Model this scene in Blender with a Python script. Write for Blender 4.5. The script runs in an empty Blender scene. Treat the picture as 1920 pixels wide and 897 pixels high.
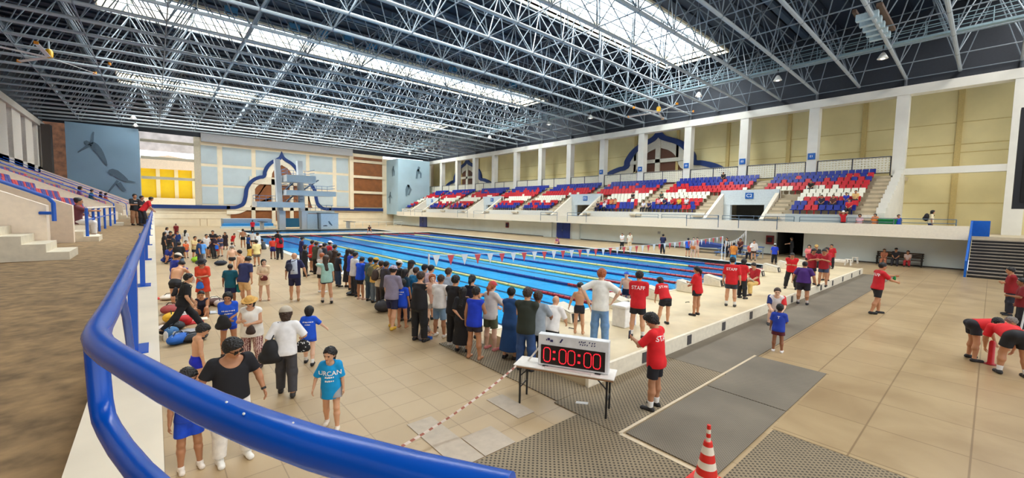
import bpy, bmesh, math, random
import numpy as np
from mathutils import Vector, Matrix
from mathutils.bvhtree import BVHTree
random.seed(7)
SC = bpy.context.scene
COL = SC.collection
PI = math.pi
# ------------------------------------------------------------------ camera model (used for placing things on the ground)
FPX, CX, CY, EYE = 777.0, 960.0, 448.5, 3.55
def _cdir(p): return np.array([p[0]-CX, -(p[1]-CY), -FPX])
_y = _cdir((290, 385.)); _x = _cdir((1860, 412.))
_x /= np.linalg.norm(_x); _y /= np.linalg.norm(_y)
_b = _x+_y; _b /= np.linalg.norm(_b); _a = _x-_y; _a -= _b*(_a@_b); _a /= np.linalg.norm(_a)
AXX = (_b+_a)/2**.5; AXY = (_b-_a)/2**.5; AXZ = np.cross(AXX, AXY)
MCW = np.array([AXX, AXY, AXZ]); CAMP = np.array([0, 0, EYE])
def at(px, py, z=0.0):
    r = MCW @ _cdir((px, py)); t = (z-EYE)/r[2]; return CAMP+t*r
def atX(px, py, X):
    r = MCW @ _cdir((px, py)); return CAMP+X/r[0]*r
def atY(px, py, Y):
    r = MCW @ _cdir((px, py)); return CAMP+Y/r[1]*r
def height_for(loc, top):
    """height of a vertical at loc whose top shows at picture row top"""
    lo, hi = 0.1, 4.0
    for _ in range(40):
        m = (lo+hi)/2
        c = MCW.T @ (np.array([loc[0], loc[1], loc[2]+m])-CAMP)
        y = CY-FPX*c[1]/-c[2]
        if y > top: lo = m
        else: hi = m
    return lo
# ------------------------------------------------------------------ materials
def lin(c):
    return tuple(((v/255)/12.92 if v/255 <= .04045 else ((v/255+.055)/1.055)**2.4) for v in c)
_mats = {}
def M(rgb, rough=.6, metal=0., noise=.06, scale=8., name=None, spec=.5, emit=0, bump=0.):
    key = (tuple(rgb), rough, metal, noise, scale, emit, bump, spec)
    if key in _mats: return _mats[key]
    m = bpy.data.materials.new(name or 'mat_%d' % len(_mats)); m.use_nodes = True
    nt = m.node_tree; b = nt.nodes['Principled BSDF']
    c = lin(rgb)
    b.inputs['Roughness'].default_value = rough; b.inputs['Metallic'].default_value = metal
    b.inputs['Specular IOR Level'].default_value = spec
    b.inputs['Base Color'].default_value = (*c, 1)
    if noise > 0:
        tc = nt.nodes.new('ShaderNodeTexCoord'); n = nt.nodes.new('ShaderNodeTexNoise'); r = nt.nodes.new('ShaderNodeValToRGB')
        n.inputs['Scale'].default_value = scale; n.inputs['Detail'].default_value = 4
        nt.links.new(tc.outputs['Object'], n.inputs['Vector']); nt.links.new(n.outputs['Fac'], r.inputs['Fac'])
        e = r.color_ramp.elements
        e[0].position = .3; e[1].position = .7
        e[0].color = (*[v*(1-noise*1.5) for v in c], 1); e[1].color = (*[min(1, v*(1+noise)) for v in c], 1)
        nt.links.new(r.outputs['Color'], b.inputs['Base Color'])
        if bump:
            bp = nt.nodes.new('ShaderNodeBump'); bp.inputs['Strength'].default_value = bump
            nt.links.new(n.outputs['Fac'], bp.inputs['Height']); nt.links.new(bp.outputs['Normal'], b.inputs['Normal'])
    if emit:
        b.inputs['Emission Color'].default_value = (*c, 1); b.inputs['Emission Strength'].default_value = emit
    _mats[key] = m
    return m
# ------------------------------------------------------------------ mesh builder
class MB:
    def __init__(s): s.v = []; s.f = []; s.mi = []; s.cur = 0
    def quad(s, a, b, c, d):
        n = len(s.v); s.v += [tuple(a), tuple(b), tuple(c), tuple(d)]; s.f.append((n, n+1, n+2, n+3)); s.mi.append(s.cur); return s
    def box(s, x0, y0, z0, x1, y1, z1):
        if x0 > x1: x0, x1 = x1, x0
        if y0 > y1: y0, y1 = y1, y0
        if z0 > z1: z0, z1 = z1, z0
        n = len(s.v)
        s.v += [(x0,y0,z0),(x1,y0,z0),(x1,y1,z0),(x0,y1,z0),(x0,y0,z1),(x1,y0,z1),(x1,y1,z1),(x0,y1,z1)]
        for f in ((0,3,2,1),(4,5,6,7),(0,1,5,4),(1,2,6,5),(2,3,7,6),(3,0,4,7)):
            s.f.append(tuple(n+i for i in f)); s.mi.append(s.cur)
        return s
    def obox(s, c, ax, ay, az):
        """box by centre and three half-axis vectors"""
        c, ax, ay, az = (np.array(t, float) for t in (c, ax, ay, az)); n = len(s.v)
        for sz in (-1, 1):
            for sx, sy in ((-1,-1),(1,-1),(1,1),(-1,1)): s.v.append(tuple(c+sx*ax+sy*ay+sz*az))
        for f in ((0,3,2,1),(4,5,6,7),(0,1,5,4),(1,2,6,5),(2,3,7,6),(3,0,4,7)):
            s.f.append(tuple(n+i for i in f)); s.mi.append(s.cur)
        return s
    def bar(s, p, q, w, h, up=(0,0,1)):
        p = np.array(p, float); q = np.array(q, float); d = q-p; L = np.linalg.norm(d); d /= L
        u = np.array(up, float); sd = np.cross(d, u)
        if np.linalg.norm(sd) < 1e-4: sd = np.cross(d, (1, 0, 0))
        sd /= np.linalg.norm(sd); u = np.cross(sd, d)
        return s.obox((p+q)/2, d*L/2, sd*w/2, u*h/2)
    def tube(s, p, q, r, n=8, r2=None, cap=True):
        p = np.array(p, float); q = np.array(q, float); d = q-p; L = np.linalg.norm(d)
        if L < 1e-9: return s
        d /= L; a = np.array((0, 0, 1.)) if abs(d[2]) < .9 else np.array((1., 0, 0))
        u = np.cross(d, a); u /= np.linalg.norm(u); w = np.cross(d, u); r2 = r if r2 is None else r2
        b = len(s.v)
        for i in range(n):
            t = 2*PI*i/n; o = u*math.cos(t)+w*math.sin(t)
            s.v.append(tuple(p+o*r)); s.v.append(tuple(q+o*r2))
        for i in range(n):
            j = (i+1) % n; s.f.append((b+2*i, b+2*j, b+2*j+1, b+2*i+1)); s.mi.append(s.cur)
        if cap:
            s.f.append(tuple(b+2*i for i in range(n))[::-1]); s.f.append(tuple(b+2*i+1 for i in range(n))); s.mi += [s.cur]*2
        return s
    def path(s, pts, r, n=10, cap=True, closed=False):
        pts = [np.array(p, float) for p in pts]; m = len(pts); b = len(s.v); prev = None
        for k in range(m):
            if closed: d = pts[(k+1) % m]-pts[k-1]
            else: d = pts[min(k+1, m-1)]-pts[max(k-1, 0)]
            d /= np.linalg.norm(d)
            if prev is None:
                a = np.array((0, 0, 1.)) if abs(d[2]) < .9 else np.array((1., 0, 0))
                u = np.cross(d, a)
            else: u = prev-d*(prev@d)
            u /= np.linalg.norm(u); prev = u; w = np.cross(d, u); rr = r[k] if isinstance(r, (list, tuple)) else r
            for i in range(n):
                t = 2*PI*i/n; s.v.append(tuple(pts[k]+(u*math.cos(t)+w*math.sin(t))*rr))
        for k in range(m if closed else m-1):
            for i in range(n):
                j = (i+1) % n; k2 = (k+1) % m
                s.f.append((b+k*n+i, b+k*n+j, b+k2*n+j, b+k2*n+i)); s.mi.append(s.cur)
        if cap and not closed:
            s.f.append(tuple(b+i for i in range(n))[::-1]); s.f.append(tuple(b+(m-1)*n+i for i in range(n))); s.mi += [s.cur]*2
        return s
    def lathe(s, c, prof, n=20, axis=None):
        """prof: list of (radius, z) around vertical through c"""
        b = len(s.v); m = len(prof)
        for r, z in prof:
            for i in range(n):
                t = 2*PI*i/n; s.v.append((c[0]+r*math.cos(t), c[1]+r*math.sin(t), c[2]+z))
        for k in range(m-1):
            for i in range(n):
                j = (i+1) % n; s.f.append((b+k*n+i, b+k*n+j, b+(k+1)*n+j, b+(k+1)*n+i)); s.mi.append(s.cur)
        s.f.append(tuple(b+i for i in range(n))[::-1]); s.f.append(tuple(b+(m-1)*n+i for i in range(n))); s.mi += [s.cur]*2
        return s
    def ball(s, c, r, n=10, m=6):
        r = (r, r, r) if not hasattr(r, '__len__') else r
        b = len(s.v); c = np.array(c, float)
        for k in range(1, m):
            a = PI*k/m
            for i in range(n):
                t = 2*PI*i/n; s.v.append((c[0]+r[0]*math.sin(a)*math.cos(t), c[1]+r[1]*math.sin(a)*math.sin(t), c[2]-r[2]*math.cos(a)))
        lo = len(s.v); s.v += [(c[0], c[1], c[2]-r[2]), (c[0], c[1], c[2]+r[2])]
        for k in range(m-2):
            for i in range(n):
                j = (i+1) % n; s.f.append((b+k*n+i, b+k*n+j, b+(k+1)*n+j, b+(k+1)*n+i)); s.mi.append(s.cur)
        for i in range(n):
            j = (i+1) % n
            s.f.append((lo, b+j, b+i)); s.f.append((lo+1, b+(m-2)*n+i, b+(m-2)*n+j)); s.mi += [s.cur]*2
        return s
    def prism(s, poly, fn, d0, d1):
        """poly: 2-D outline; fn(u,v,d) -> 3-D point"""
        n = len(poly); b = len(s.v)
        s.v += [tuple(fn(u, v, d0)) for u, v in poly]+[tuple(fn(u, v, d1)) for u, v in poly]
        s.f.append(tuple(b+i for i in range(n))[::-1]); s.f.append(tuple(b+n+i for i in range(n))); s.mi += [s.cur]*2
        for i in range(n):
            j = (i+1) % n; s.f.append((b+i, b+j, b+n+j, b+n+i)); s.mi.append(s.cur)
        return s
    def strip(s, A, B, fn, d0, d1):
        """band between outlines A and B (same length), extruded d0..d1"""
        n = len(A); b = len(s.v)
        for d in (d0, d1):
            s.v += [tuple(fn(u, v, d)) for u, v in A]+[tuple(fn(u, v, d)) for u, v in B]
        for i in range(n-1):
            for (p, q, r, t) in ((i, i+1, n+i+1, n+i), (2*n+i, 3*n+i, 3*n+i+1, 2*n+i+1), (i, 2*n+i, 2*n+i+1, i+1), (n+i, n+i+1, 3*n+i+1, 3*n+i)):
                s.f.append((b+p, b+q, b+r, b+t)); s.mi.append(s.cur)
        for i in (0, n-1):
            s.f.append((b+i, b+n+i, b+3*n+i, b+2*n+i)); s.mi.append(s.cur)
        return s
    def build(s, name, mat, parent=None, smooth=False, local=False, bevel=0):
        off = np.zeros(3)
        if parent is not None and not local:
            r = parent
            while r.parent is not None: r = r.parent
            off = np.array(r.location)
        me = bpy.data.meshes.new(name)
        v = np.array(s.v, float)-off
        me.from_pydata(v.tolist(), [], s.f)
        ms = mat if isinstance(mat, (list, tuple)) else [mat]
        for m in ms: me.materials.append(m)
        if len(ms) > 1: me.polygons.foreach_set('material_index', s.mi)
        me.update()
        bm = bmesh.new(); bm.from_mesh(me)
        bmesh.ops.recalc_face_normals(bm, faces=bm.faces); bm.to_mesh(me); bm.free()
        if smooth:
            me.shade_smooth()
            try: me.set_sharp_from_angle(angle=math.radians(40))
            except Exception: pass
        o = bpy.data.objects.new(name, me); COL.objects.link(o)
        if parent is not None: o.parent = parent
        if bevel:
            md = o.modifiers.new('bevel', 'BEVEL'); md.width = bevel; md.segments = 2; md.limit_method = 'ANGLE'
        return o
def tag(o, label=None, cat=None, group=None, kind=None):
    if label: o['label'] = label
    if cat: o['category'] = cat
    if group: o['group'] = group
    if kind: o['kind'] = kind
    return o
def thing(name, loc, label, cat, group=None, rz=0.):
    o = bpy.data.objects.new(name, None); COL.objects.link(o); o.location = tuple(float(t) for t in loc); o.rotation_euler = (0, 0, rz)
    o.empty_display_size = .2
    return tag(o, label, cat, group)
def struct(name, mb, mat, label=None, **k):
    o = mb.build(name, mat, **k); return tag(o, label, kind='structure')
def text_mesh(txt, size):
    """flat letters as (verts, faces) with the origin at the middle; x right, y up"""
    cu = bpy.data.curves.new('lettering', 'FONT'); cu.body = txt; cu.size = size; cu.align_x = 'CENTER'; cu.align_y = 'CENTER'; cu.offset = size*.012
    o = bpy.data.objects.new('lettering', cu); COL.objects.link(o)
    dg = bpy.context.evaluated_depsgraph_get(); me = o.evaluated_get(dg).to_mesh()
    V = [tuple(v.co) for v in me.vertices]; F = [tuple(p.vertices) for p in me.polygons]
    o.evaluated_get(dg).to_mesh_clear(); bpy.data.objects.remove(o); bpy.data.curves.remove(cu)
    return V, F
def letters(txt, size, origin, right, up, mat, parent, name='lettering', lift=.004):
    V, F = text_mesh(txt, size); o = np.array(origin, float); r = np.array(right, float); u = np.array(up, float); n = np.cross(r, u)
    mb = MB(); mb.v = [tuple(o+r*v[0]+u*v[1]+n*lift) for v in V]; mb.f = F; mb.mi = [0]*len(F)
    return mb.build(name, mat, parent)
def arc(c, r, a0, a1, n):
    return [(c[0]+r*math.cos(a0+(a1-a0)*i/n), c[1]+r*math.sin(a0+(a1-a0)*i/n)) for i in range(n+1)]
# ------------------------------------------------------------------ common colours
WHITE = M((228,224,212), .55, noise=.03, scale=1.2); CREAM = M((240,222,190), .6, noise=.04, scale=1.)
OLIVE = M((226,210,154), .6, noise=.06, scale=.4); BLUEP = M((0,84,190), .28, noise=.04, scale=3)
BLUED = M((18,52,120), .4, noise=.05); CONC = M((206,190,160), .75, noise=.1, scale=2.5); DARK = M((24,25,29), .6)
STEEL = M((176,186,192), .4, noise=.05, scale=2); PALEB = M((190,200,202), .85, noise=.03, scale=.8, spec=.15); BROWN = M((134,78,34), .5, noise=.14, scale=1.2)
GREYW = M((224,234,230), .5, noise=.03, scale=.6); BLACK = M((14,14,16), .5); TRIMB = M((14,48,108), .5)
WORLD, EXPO = 2.0, -0.05
SKYP = (26000, 24000, 29000, 9000)
# ================================================================== SETTING
def node_mat(name):
    m = bpy.data.materials.new(name); m.use_nodes = True; nt = m.node_tree
    return m, nt, nt.nodes['Principled BSDF']
def tile_mat(name, c1, c2, grout, w, h, rough, off=.0, mort=.012, stain=.14, rot=0.):
    m, nt, b = node_mat(name); N = nt.nodes.new; L = nt.links.new
    tc = N('ShaderNodeTexCoord'); br = N('ShaderNodeTexBrick'); br.offset = off; br.squash = 1
    mp = N('ShaderNodeMapping'); mp.inputs['Rotation'].default_value = (0, 0, rot)
    L(tc.outputs['Object'], mp.inputs['Vector']); L(mp.outputs['Vector'], br.inputs['Vector'])
    br.inputs['Color1'].default_value = (*lin(c1), 1); br.inputs['Color2'].default_value = (*lin(c2), 1); br.inputs['Mortar'].default_value = (*lin(grout), 1)
    br.inputs['Scale'].default_value = 1; br.inputs['Mortar Size'].default_value = mort; br.inputs['Brick Width'].default_value = w; br.inputs['Row Height'].default_value = h
    br.inputs['Mortar Smooth'].default_value = .3
    n = N('ShaderNodeTexNoise'); n.inputs['Scale'].default_value = .7; n.inputs['Detail'].default_value = 6; n.inputs['Distortion'].default_value = .6
    L(tc.outputs['Object'], n.inputs['Vector'])
    r = N('ShaderNodeValToRGB'); r.color_ramp.elements[0].position = .32; r.color_ramp.elements[1].position = .68
    r.color_ramp.elements[0].color = (1-stain*1.6, 1-stain*1.9, 1-stain*2.2, 1); r.color_ramp.elements[1].color = (1, 1, 1, 1)
    L(n.outputs['Fac'], r.inputs['Fac'])
    mx = N('ShaderNodeMix'); mx.data_type = 'RGBA'; mx.blend_type = 'MULTIPLY'; mx.inputs[0].default_value = 1
    L(br.outputs['Color'], mx.inputs[6]); L(r.outputs['Color'], mx.inputs[7]); L(mx.outputs[2], b.inputs['Base Color'])
    b.inputs['Roughness'].default_value = rough
    return m
FLOORM = tile_mat('deck_tiles', (186,162,126), (178,154,118), (150,128,98), .62, .62, .38, stain=.07, mort=.008)
SLABM = tile_mat('deck_slabs', (182,158,120), (172,148,112), (140,116,84), 1.3, 1.2, .34, stain=.17, mort=.014)
WALKM = M((142,114,78), .9, noise=.3, scale=7)
def mat_dots(name, c, cd, pitch):
    m, nt, b = node_mat(name); N = nt.nodes.new; L = nt.links.new
    tc = N('ShaderNodeTexCoord'); sp = N('ShaderNodeSeparateXYZ'); L(tc.outputs['Object'], sp.inputs[0])
    out = []
    for i in (0, 1):
        mu = N('ShaderNodeMath'); mu.operation = 'MULTIPLY'; mu.inputs[1].default_value = 2*PI/pitch; L(sp.outputs[i], mu.inputs[0])
        si = N('ShaderNodeMath'); si.operation = 'SINE'; L(mu.outputs[0], si.inputs[0]); out.append(si)
    p = N('ShaderNodeMath'); p.operation = 'MULTIPLY'; L(out[0].outputs[0], p.inputs[0]); L(out[1].outputs[0], p.inputs[1])
    r = N('ShaderNodeValToRGB'); r.color_ramp.elements[0].position = .28; r.color_ramp.elements[1].position = .45
    r.color_ramp.elements[0].color = (*lin(c), 1); r.color_ramp.elements[1].color = (*lin(cd), 1); L(p.outputs[0], r.inputs['Fac'])
    n = N('ShaderNodeTexNoise'); n.inputs['Scale'].default_value = .9; n.inputs['Detail'].default_value = 5; L(tc.outputs['Object'], n.inputs['Vector'])
    mr = N('ShaderNodeMapRange'); mr.inputs[1].default_value = .3; mr.inputs[2].default_value = .7; mr.inputs[3].default_value = .78; mr.inputs[4].default_value = 1.08; L(n.outputs['Fac'], mr.inputs[0])
    mx = N('ShaderNodeMix'); mx.data_type = 'RGBA'; mx.blend_type = 'MULTIPLY'; mx.inputs[0].default_value = 1
    L(r.outputs['Color'], mx.inputs[6]); L(mr.outputs[0], mx.inputs[7]); L(mx.outputs[2], b.inputs['Base Color']); b.inputs['Roughness'].default_value = .7
    return m
MATD = mat_dots('rubber_dots', (140,124,98), (58,50,38), .085); MATG = mat_dots('rubber_fine', (124,114,98), (88,81,70), .05)
# pool basin sizes
PX0, PX1, PY0, PY1 = 8.0, 33.0, 8.6, 58.6
DX0, DX1, DY0, DY1 = 9.5, 29.0, 62.6, 72.4          # diving pool
WALLR, WALLL, FARY = 50.0, -11.7, 92.0
f = MB()
for (x0, y0, x1, y1) in ((0, -10, 42.6, 5.2), (0, 5.2, PX0, FARY), (PX0, 5.2, PX1, PY0), (PX1, 5.2, 42.6, FARY), (PX0, PY1, PX1, DY0), (PX0, DY1, PX1, FARY), (PX0, DY0, DX0, DY1), (DX1, DY0, PX1, DY1)):
    f.box(x0, y0, -.3, x1, y1, 0)
struct('floor', f, FLOORM)
s = MB(); s.box(11.4, 2.2, 0, 42.6, 3.62, .006).box(7.7, -10, 0, 42.6, 2.2, .006).box(33.6, 3.62, 0, 42.6, 8.0, .006)
struct('floor_slabs', s, SLABM)
# rubber mats laid in strips
MG = 'rubber mats laid on the deck'
def rmat(x0, y0, x1, y1, m, lab):
    o = MB().box(x0, y0, .006, x1, y1, .018).build('rubber_mat', m); tag(o, lab, 'mat', MG); return o
rmat(5.53, 3.74, 9.5, 5.12, MATD, 'perforated grey rubber mat under the timer table beside the start platform')
rmat(5.62, 5.13, 6.53, 9.4, MATD, 'perforated rubber mat strip the front row of spectators stand on')
rmat(0.6, .2, 5.515, 4.55, MATD, 'perforated grey rubber mat in the foreground below the blue rail')
rmat(9.52, 3.66, 33.5, 5.13, MATG, 'long smooth grey mat running along the front of the start platform')
rmat(5.66, 2.24, 8.55, 3.66, MATG, 'square grey mat beside the traffic cone')
rmat(8.58, 2.24, 11.38, 3.66, MATG, 'square grey mat in front of the boy in blue')
rmat(5.5, -2.4, 7.66, 2.16, MATD, 'dark perforated mat at the bottom edge right of the cone')
o = MB().box(3.05, 4.58, .002, 3.5, 6.1, .012).box(3.52, 4.58, .002, 4.1, 5.2, .012).build('floor_patch', M((176,160,140), .5)); tag(o, kind='structure')
o = MB().box(4.62, 5.1, .002, 5.0, 6.0, .012).build('floor_patch', M((176,160,140), .5)); tag(o, kind='structure')
# painted/metal edge lines
struct('trim_1', MB().box(5.56, 3.685, .004, 11.4, 3.735, .022).box(5.52, .2, .004, 5.59, 3.7, .022), M((206,188,158), .5))
# ---------------- pools
def pool_mat():
    m, nt, b = node_mat('pool_tiles'); N = nt.nodes.new; L = nt.links.new
    tc = N('ShaderNodeTexCoord'); n = N('ShaderNodeTexNoise'); n.inputs['Scale'].default_value = .5; n.inputs['Detail'].default_value = 3
    L(tc.outputs['Object'], n.inputs['Vector']); r = N('ShaderNodeValToRGB')
    r.color_ramp.elements[0].color = (*lin((0,146,206)), 1); r.color_ramp.elements[1].color = (*lin((14,178,226)), 1)
    L(n.outputs['Fac'], r.inputs['Fac']); L(r.outputs['Color'], b.inputs['Base Color']); b.inputs['Roughness'].default_value = .5
    return m
POOLT = pool_mat()
def basin(name, x0, y0, x1, y1, d, zt):
    b = MB(); b.box(x0-.3, y0-.3, -d-.3, x1+.3, y1+.3, -d).box(x0-.3, y0, -d, x0, y1, zt).box(x1, y0, -d, x1+.3, y1, zt).box(x0-.3, y0-.3, -d, x1+.3, y0, zt).box(x0-.3, y1, -d, x1+.3, y1+.3, zt)
    return struct(name, b, POOLT)
basin('floor_pool_basin', PX0, PY0, PX1, PY1, 1.6, -.31); basin('floor_diving_basin', DX0, DY0, DX1, DY1, 2.5, -.31)
l = MB()
for k in range(10):
    x = PX0+1.25+2.5*k; l.box(x-.14, PY0+1.6, -1.6, x+.14, PY1-1.6, -1.592).box(x-.5, PY1-1.85, -1.6, x+.5, PY1-1.6, -1.592).box(x-.5, PY0+1.6, -1.6, x+.5, PY0+1.85, -1.592)
struct('floor_lane_stripes', l, M((6,30,84), .5))
e = MB()
for (x0, y0, x1, y1) in ((PX0-.45, PY0-.4, PX0, PY1+.4), (PX1, PY0-.4, PX1+.45, PY1+.4), (PX0, PY1, PX1, PY1+.4)):
    e.box(x0, y0, -.31, x1, y1, .03)
struct('trim_2', e, M((226,226,214), .4, noise=.03))
e = MB()
for (x0, y0, x1, y1) in ((DX0-.4, DY0-.4, DX0, DY1+.4), (DX1, DY0-.4, DX1+.4, DY1+.4), (DX0, DY0-.4, DX1, DY0), (DX0, DY1, DX1, DY1+.4)):
    e.box(x0, y0, -.31, x1, y1, .03)
struct('trim_3', e, M((226,226,214), .4, noise=.03))
def water_mat():
    m = bpy.data.materials.new('water'); m.use_nodes = True; nt = m.node_tree; nt.nodes.clear(); N = nt.nodes.new; L = nt.links.new
    out = N('ShaderNodeOutputMaterial'); mix = N('ShaderNodeMixShader'); tr = N('ShaderNodeBsdfTransparent'); gl = N('ShaderNodeBsdfGlossy'); fr = N('ShaderNodeFresnel'); bp = N('ShaderNodeBump')
    tr.inputs['Color'].default_value = (.62, .9, .97, 1); gl.inputs['Roughness'].default_value = .04; gl.inputs['Color'].default_value = (.8, .93, 1, 1); fr.inputs['IOR'].default_value = 1.28
    tc = N('ShaderNodeTexCoord'); n = N('ShaderNodeTexNoise'); n.inputs['Scale'].default_value = 1.7; n.inputs['Detail'].default_value = 3; n.inputs['Distortion'].default_value = .8
    mp = N('ShaderNodeMapping'); mp.inputs['Scale'].default_value = (1.3, .8, 1); L(tc.outputs['Object'], mp.inputs[0]); L(mp.outputs[0], n.inputs['Vector'])
    L(n.outputs['Fac'], bp.inputs['Height']); bp.inputs['Strength'].default_value = .35; bp.inputs['Distance'].default_value = .12
    for t in (gl, fr): L(bp.outputs['Normal'], t.inputs['Normal'])
    mr = N('ShaderNodeMath'); mr.operation = 'MULTIPLY'; mr.inputs[1].default_value = .5; L(fr.outputs[0], mr.inputs[0])
    L(mr.outputs[0], mix.inputs[0]); L(tr.outputs[0], mix.inputs[1]); L(gl.outputs[0], mix.inputs[2]); L(mix.outputs[0], out.inputs[0])
    return m
WATER = water_mat()
def water(name, x0, y0, x1, y1, z):
    g = MB(); g.quad((x0, y0, z), (x1, y0, z), (x1, y1, z), (x0, y1, z)); return struct(name, g, WATER)
water('water_main_pool', PX0, PY0, PX1, PY1, -.06); water('water_diving_pool', DX0, DY0, DX1, DY1, -.06)
# ---------------- start platform
p = MB(); p.box(6.6, 5.2, 0, 33.5, PY0, .34)
struct('floor_start_platform', p, M((218,200,164), .5, noise=.07, scale=1.5))
struct('trim_4', MB().box(6.55, 5.14, 0, 33.55, 5.22, .36).box(6.58, PY0-.02, -.31, 33.4, PY0+.1, .36), M((240,230,208), .4))
for k in range(12):
    px = 8.62+2.18*k; q = MB().box(px-.11, 5.125, .06, px+.11, 5.142, .31).build('vent_panel', M((74,72,74), .4))
    tag(q, 'small dark rectangular vent set in the front face of the start platform', 'vent', 'dark vents along the start platform')
# ---------------- walls
OUTR = 53.2
w = MB()
# under-balcony wall, with tunnel opening (Y 10.2-12.4) and recess
TY0, TY1 = 10.6, 12.7
w.box(42.5, 1.0, 0, 42.8, TY0, 2.3).box(42.5, TY1, 0, 42.8, 40.4, 2.3).box(42.5, 42.0, 0, 42.8, 61, 2.3).box(42.5, 61, 0, 42.8, FARY, 2.3).box(42.2, 40.4, 0, 42.8, 42.0, 2.3).box(42.2, 35.4, 0, 42.8, 36.6, 2.3)
struct('wall_right', w, GREYW)
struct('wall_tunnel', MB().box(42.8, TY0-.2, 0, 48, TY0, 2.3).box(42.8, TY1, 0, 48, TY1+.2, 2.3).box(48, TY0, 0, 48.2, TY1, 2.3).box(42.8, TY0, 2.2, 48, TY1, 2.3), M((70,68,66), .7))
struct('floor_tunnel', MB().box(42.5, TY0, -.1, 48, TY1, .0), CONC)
struct('baseboard_right', MB().box(42.44, 13, 0, 42.5, 35.3, .09).box(42.44, 42, 0, 42.5, 90, .09).box(42.44, 1, 0, 42.5, TY0, .09), M((60,58,54), .6))
w = MB()
w.box(OUTR, -14, 0, OUTR+.3, FARY, 15.2)
struct('wall_right_outer', w, OLIVE)
g = MB()
for z in (9.3, 10.0, 11.9, 4.9):
    g.box(OUTR-.03, -14, z, OUTR, FARY-20, z+.05)
for y in np.arange(2.4, 80, 6.4): g.box(OUTR-.22, y-.18, 2.4, OUTR, y+.18, 15)
struct('trim_5', g, M((196,172,108), .6))
# columns and beams on the right
def columns(xa, xb, side, ys, z0s):
    c = MB()
    for y, z0 in zip(ys, z0s): c.box(xa, y-.42, z0, xb, y+.42, 14.25)
    return c
YS = [5.75+6.4*k for k in range(14)]; ZS = [2.37]+[7.3]*13
for y, z0 in zip([-.95]+YS, [2.37]+ZS):
    struct('wall_column', MB().box(49.6, y-(.42 if y > 0 else .5), z0, 50.5, y+(.42 if y > 0 else .5), 14.3), WHITE)
struct('wall_beam_right', MB().box(49.55, -14, 14.2, 50.6, FARY, 14.95), WHITE)
struct('wall_upper_right', MB().box(50.2, -14, 14.95, 50.6, FARY, 21.2), M((46,50,58), .7))
struct('wall_beam_low', MB().box(49.66, -.46, 7.31, 50.4, 5.4, 7.85), WHITE)
struct('floor_upper_walk', MB().box(49.6, 5.4, 7.0, OUTR, FARY, 7.3).box(41.9, -6.5, 2.12, OUTR, 5.3, 2.37), CONC)
# left side
for k in range(15):
    y = 5.75+6.4*k
    struct('wall_column', MB().box(-12.5, y-3.6, 7.3, -11.75, y+.5, 14.3), M((226,214,198), .6))
struct('wall_beam_left', MB().box(-12.4, -14, 14.2, -11.5, FARY, 14.95), M((200,190,176), .6))
struct('wall_left_outer', MB().box(-15.2, -14, 0, -15, FARY, 15.2), M((58,50,44), .8))
struct('wall_left_low', MB().box(-12.1, -14, 7.2, -11.75, FARY, 8.6), M((206,196,184), .6))
struct('wall_near_sunblock', MB().box(-15, -14.2, 11, OUTR, -14, 21.2), M((60,64,70), .7))  # unseen wall above the open end, added to keep sun streaks out
struct('wall_upper_left', MB().box(-12.4, -14, 14.95, -12.0, FARY, 21.2), M((40,43,50), .7))
# ---------------- far wall
FX = lambda u, v, d: (u, d, v)
struct('wall_far', MB().box(5.85, FARY, 0, 33, FARY+.4, 16.4).box(33, FARY, 0, 40, FARY+.4, 15.6).box(-1.4, FARY, 0, 5.85, FARY+.4, 3.4).box(40, FARY, 0, OUTR, FARY+.4, 15).box(-15, FARY, 0, -1.4, FARY+.4, 4), CREAM)
struct('wall_upper_far', MB().box(-15, FARY-.1, 15.6, OUTR, FARY+.1, 21.2), M((40,43,50), .7))
struct('trim_6', MB().box(6.6, FARY-.6, 14.9, 33, FARY, 16.3), M((172,170,170), .6))
# pale panels between cream ribs
pn = MB(); C0 = 19.3
cols = [(6.55, 8.9), (9.7, 14.2), (14.9, 23.7), (24.4, 28.9), (29.7, 32.2)]
for (a, b_) in cols:
    for (z0, z1) in ((3.95, 7.0), (7.4, 10.6), (11.1, 14.3)):
        pn.box(a, FARY-.05, z0, b_, FARY, z1)
struct('wall_far_panels', pn, PALEB)
# lower ribs/grooves of the far wall
g = MB()
for z in (1.25, 2.2): g.box(-1.2, FARY-.03, z, 10, FARY, z+.07).box(29, FARY-.03, z, 39.8, FARY, z+.07)
for x in (6.1, 7.1, 9.9): g.box(x, FARY-.06, 0, x+.12, FARY, 1.25)
struct('trim_7', g, M((206,180,142), .6))
# ornamental arch: outline of the left half as (distance from the axis, height)
half = [(9.2,3.68),(8.0,3.7),(7.3,3.95),(6.8,4.4),(6.5,5.6),(6.3,7.0),(5.7,8.2),(4.9,9.0),(3.9,9.5),(3.35,9.65),(3.25,10.4),(2.7,11.6),(1.9,12.5),(1.0,13.05),(.45,13.5),(0,14.5)]
def smooth(pts, n=4):
    out = []
    P = [pts[0]]+list(pts)+[pts[-1]]
    for i in range(1, len(P)-2):
        p0, p1, p2, p3 = (np.array(q, float) for q in P[i-1:i+3])
        for k in range(n):
            t = k/n; out.append(tuple(.5*((2*p1)+(-p0+p2)*t+(2*p0-5*p1+4*p2-p3)*t*t+(-p0+3*p1-3*p2+p3)*t**3)))
    out.append(tuple(pts[-1])); return out
def inset(pts, d):
    out = []
    for i, p in enumerate(pts):
        a = np.array(pts[max(i-1, 0)]); b_ = np.array(pts[min(i+1, len(pts)-1)]); t = b_-a; t = t/np.linalg.norm(t)
        n = np.array((-t[1], t[0]))*-1
        q = np.array(p)-n*d*1.0
        out.append((max(q[0], 0.0), q[1]))
    return out
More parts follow.
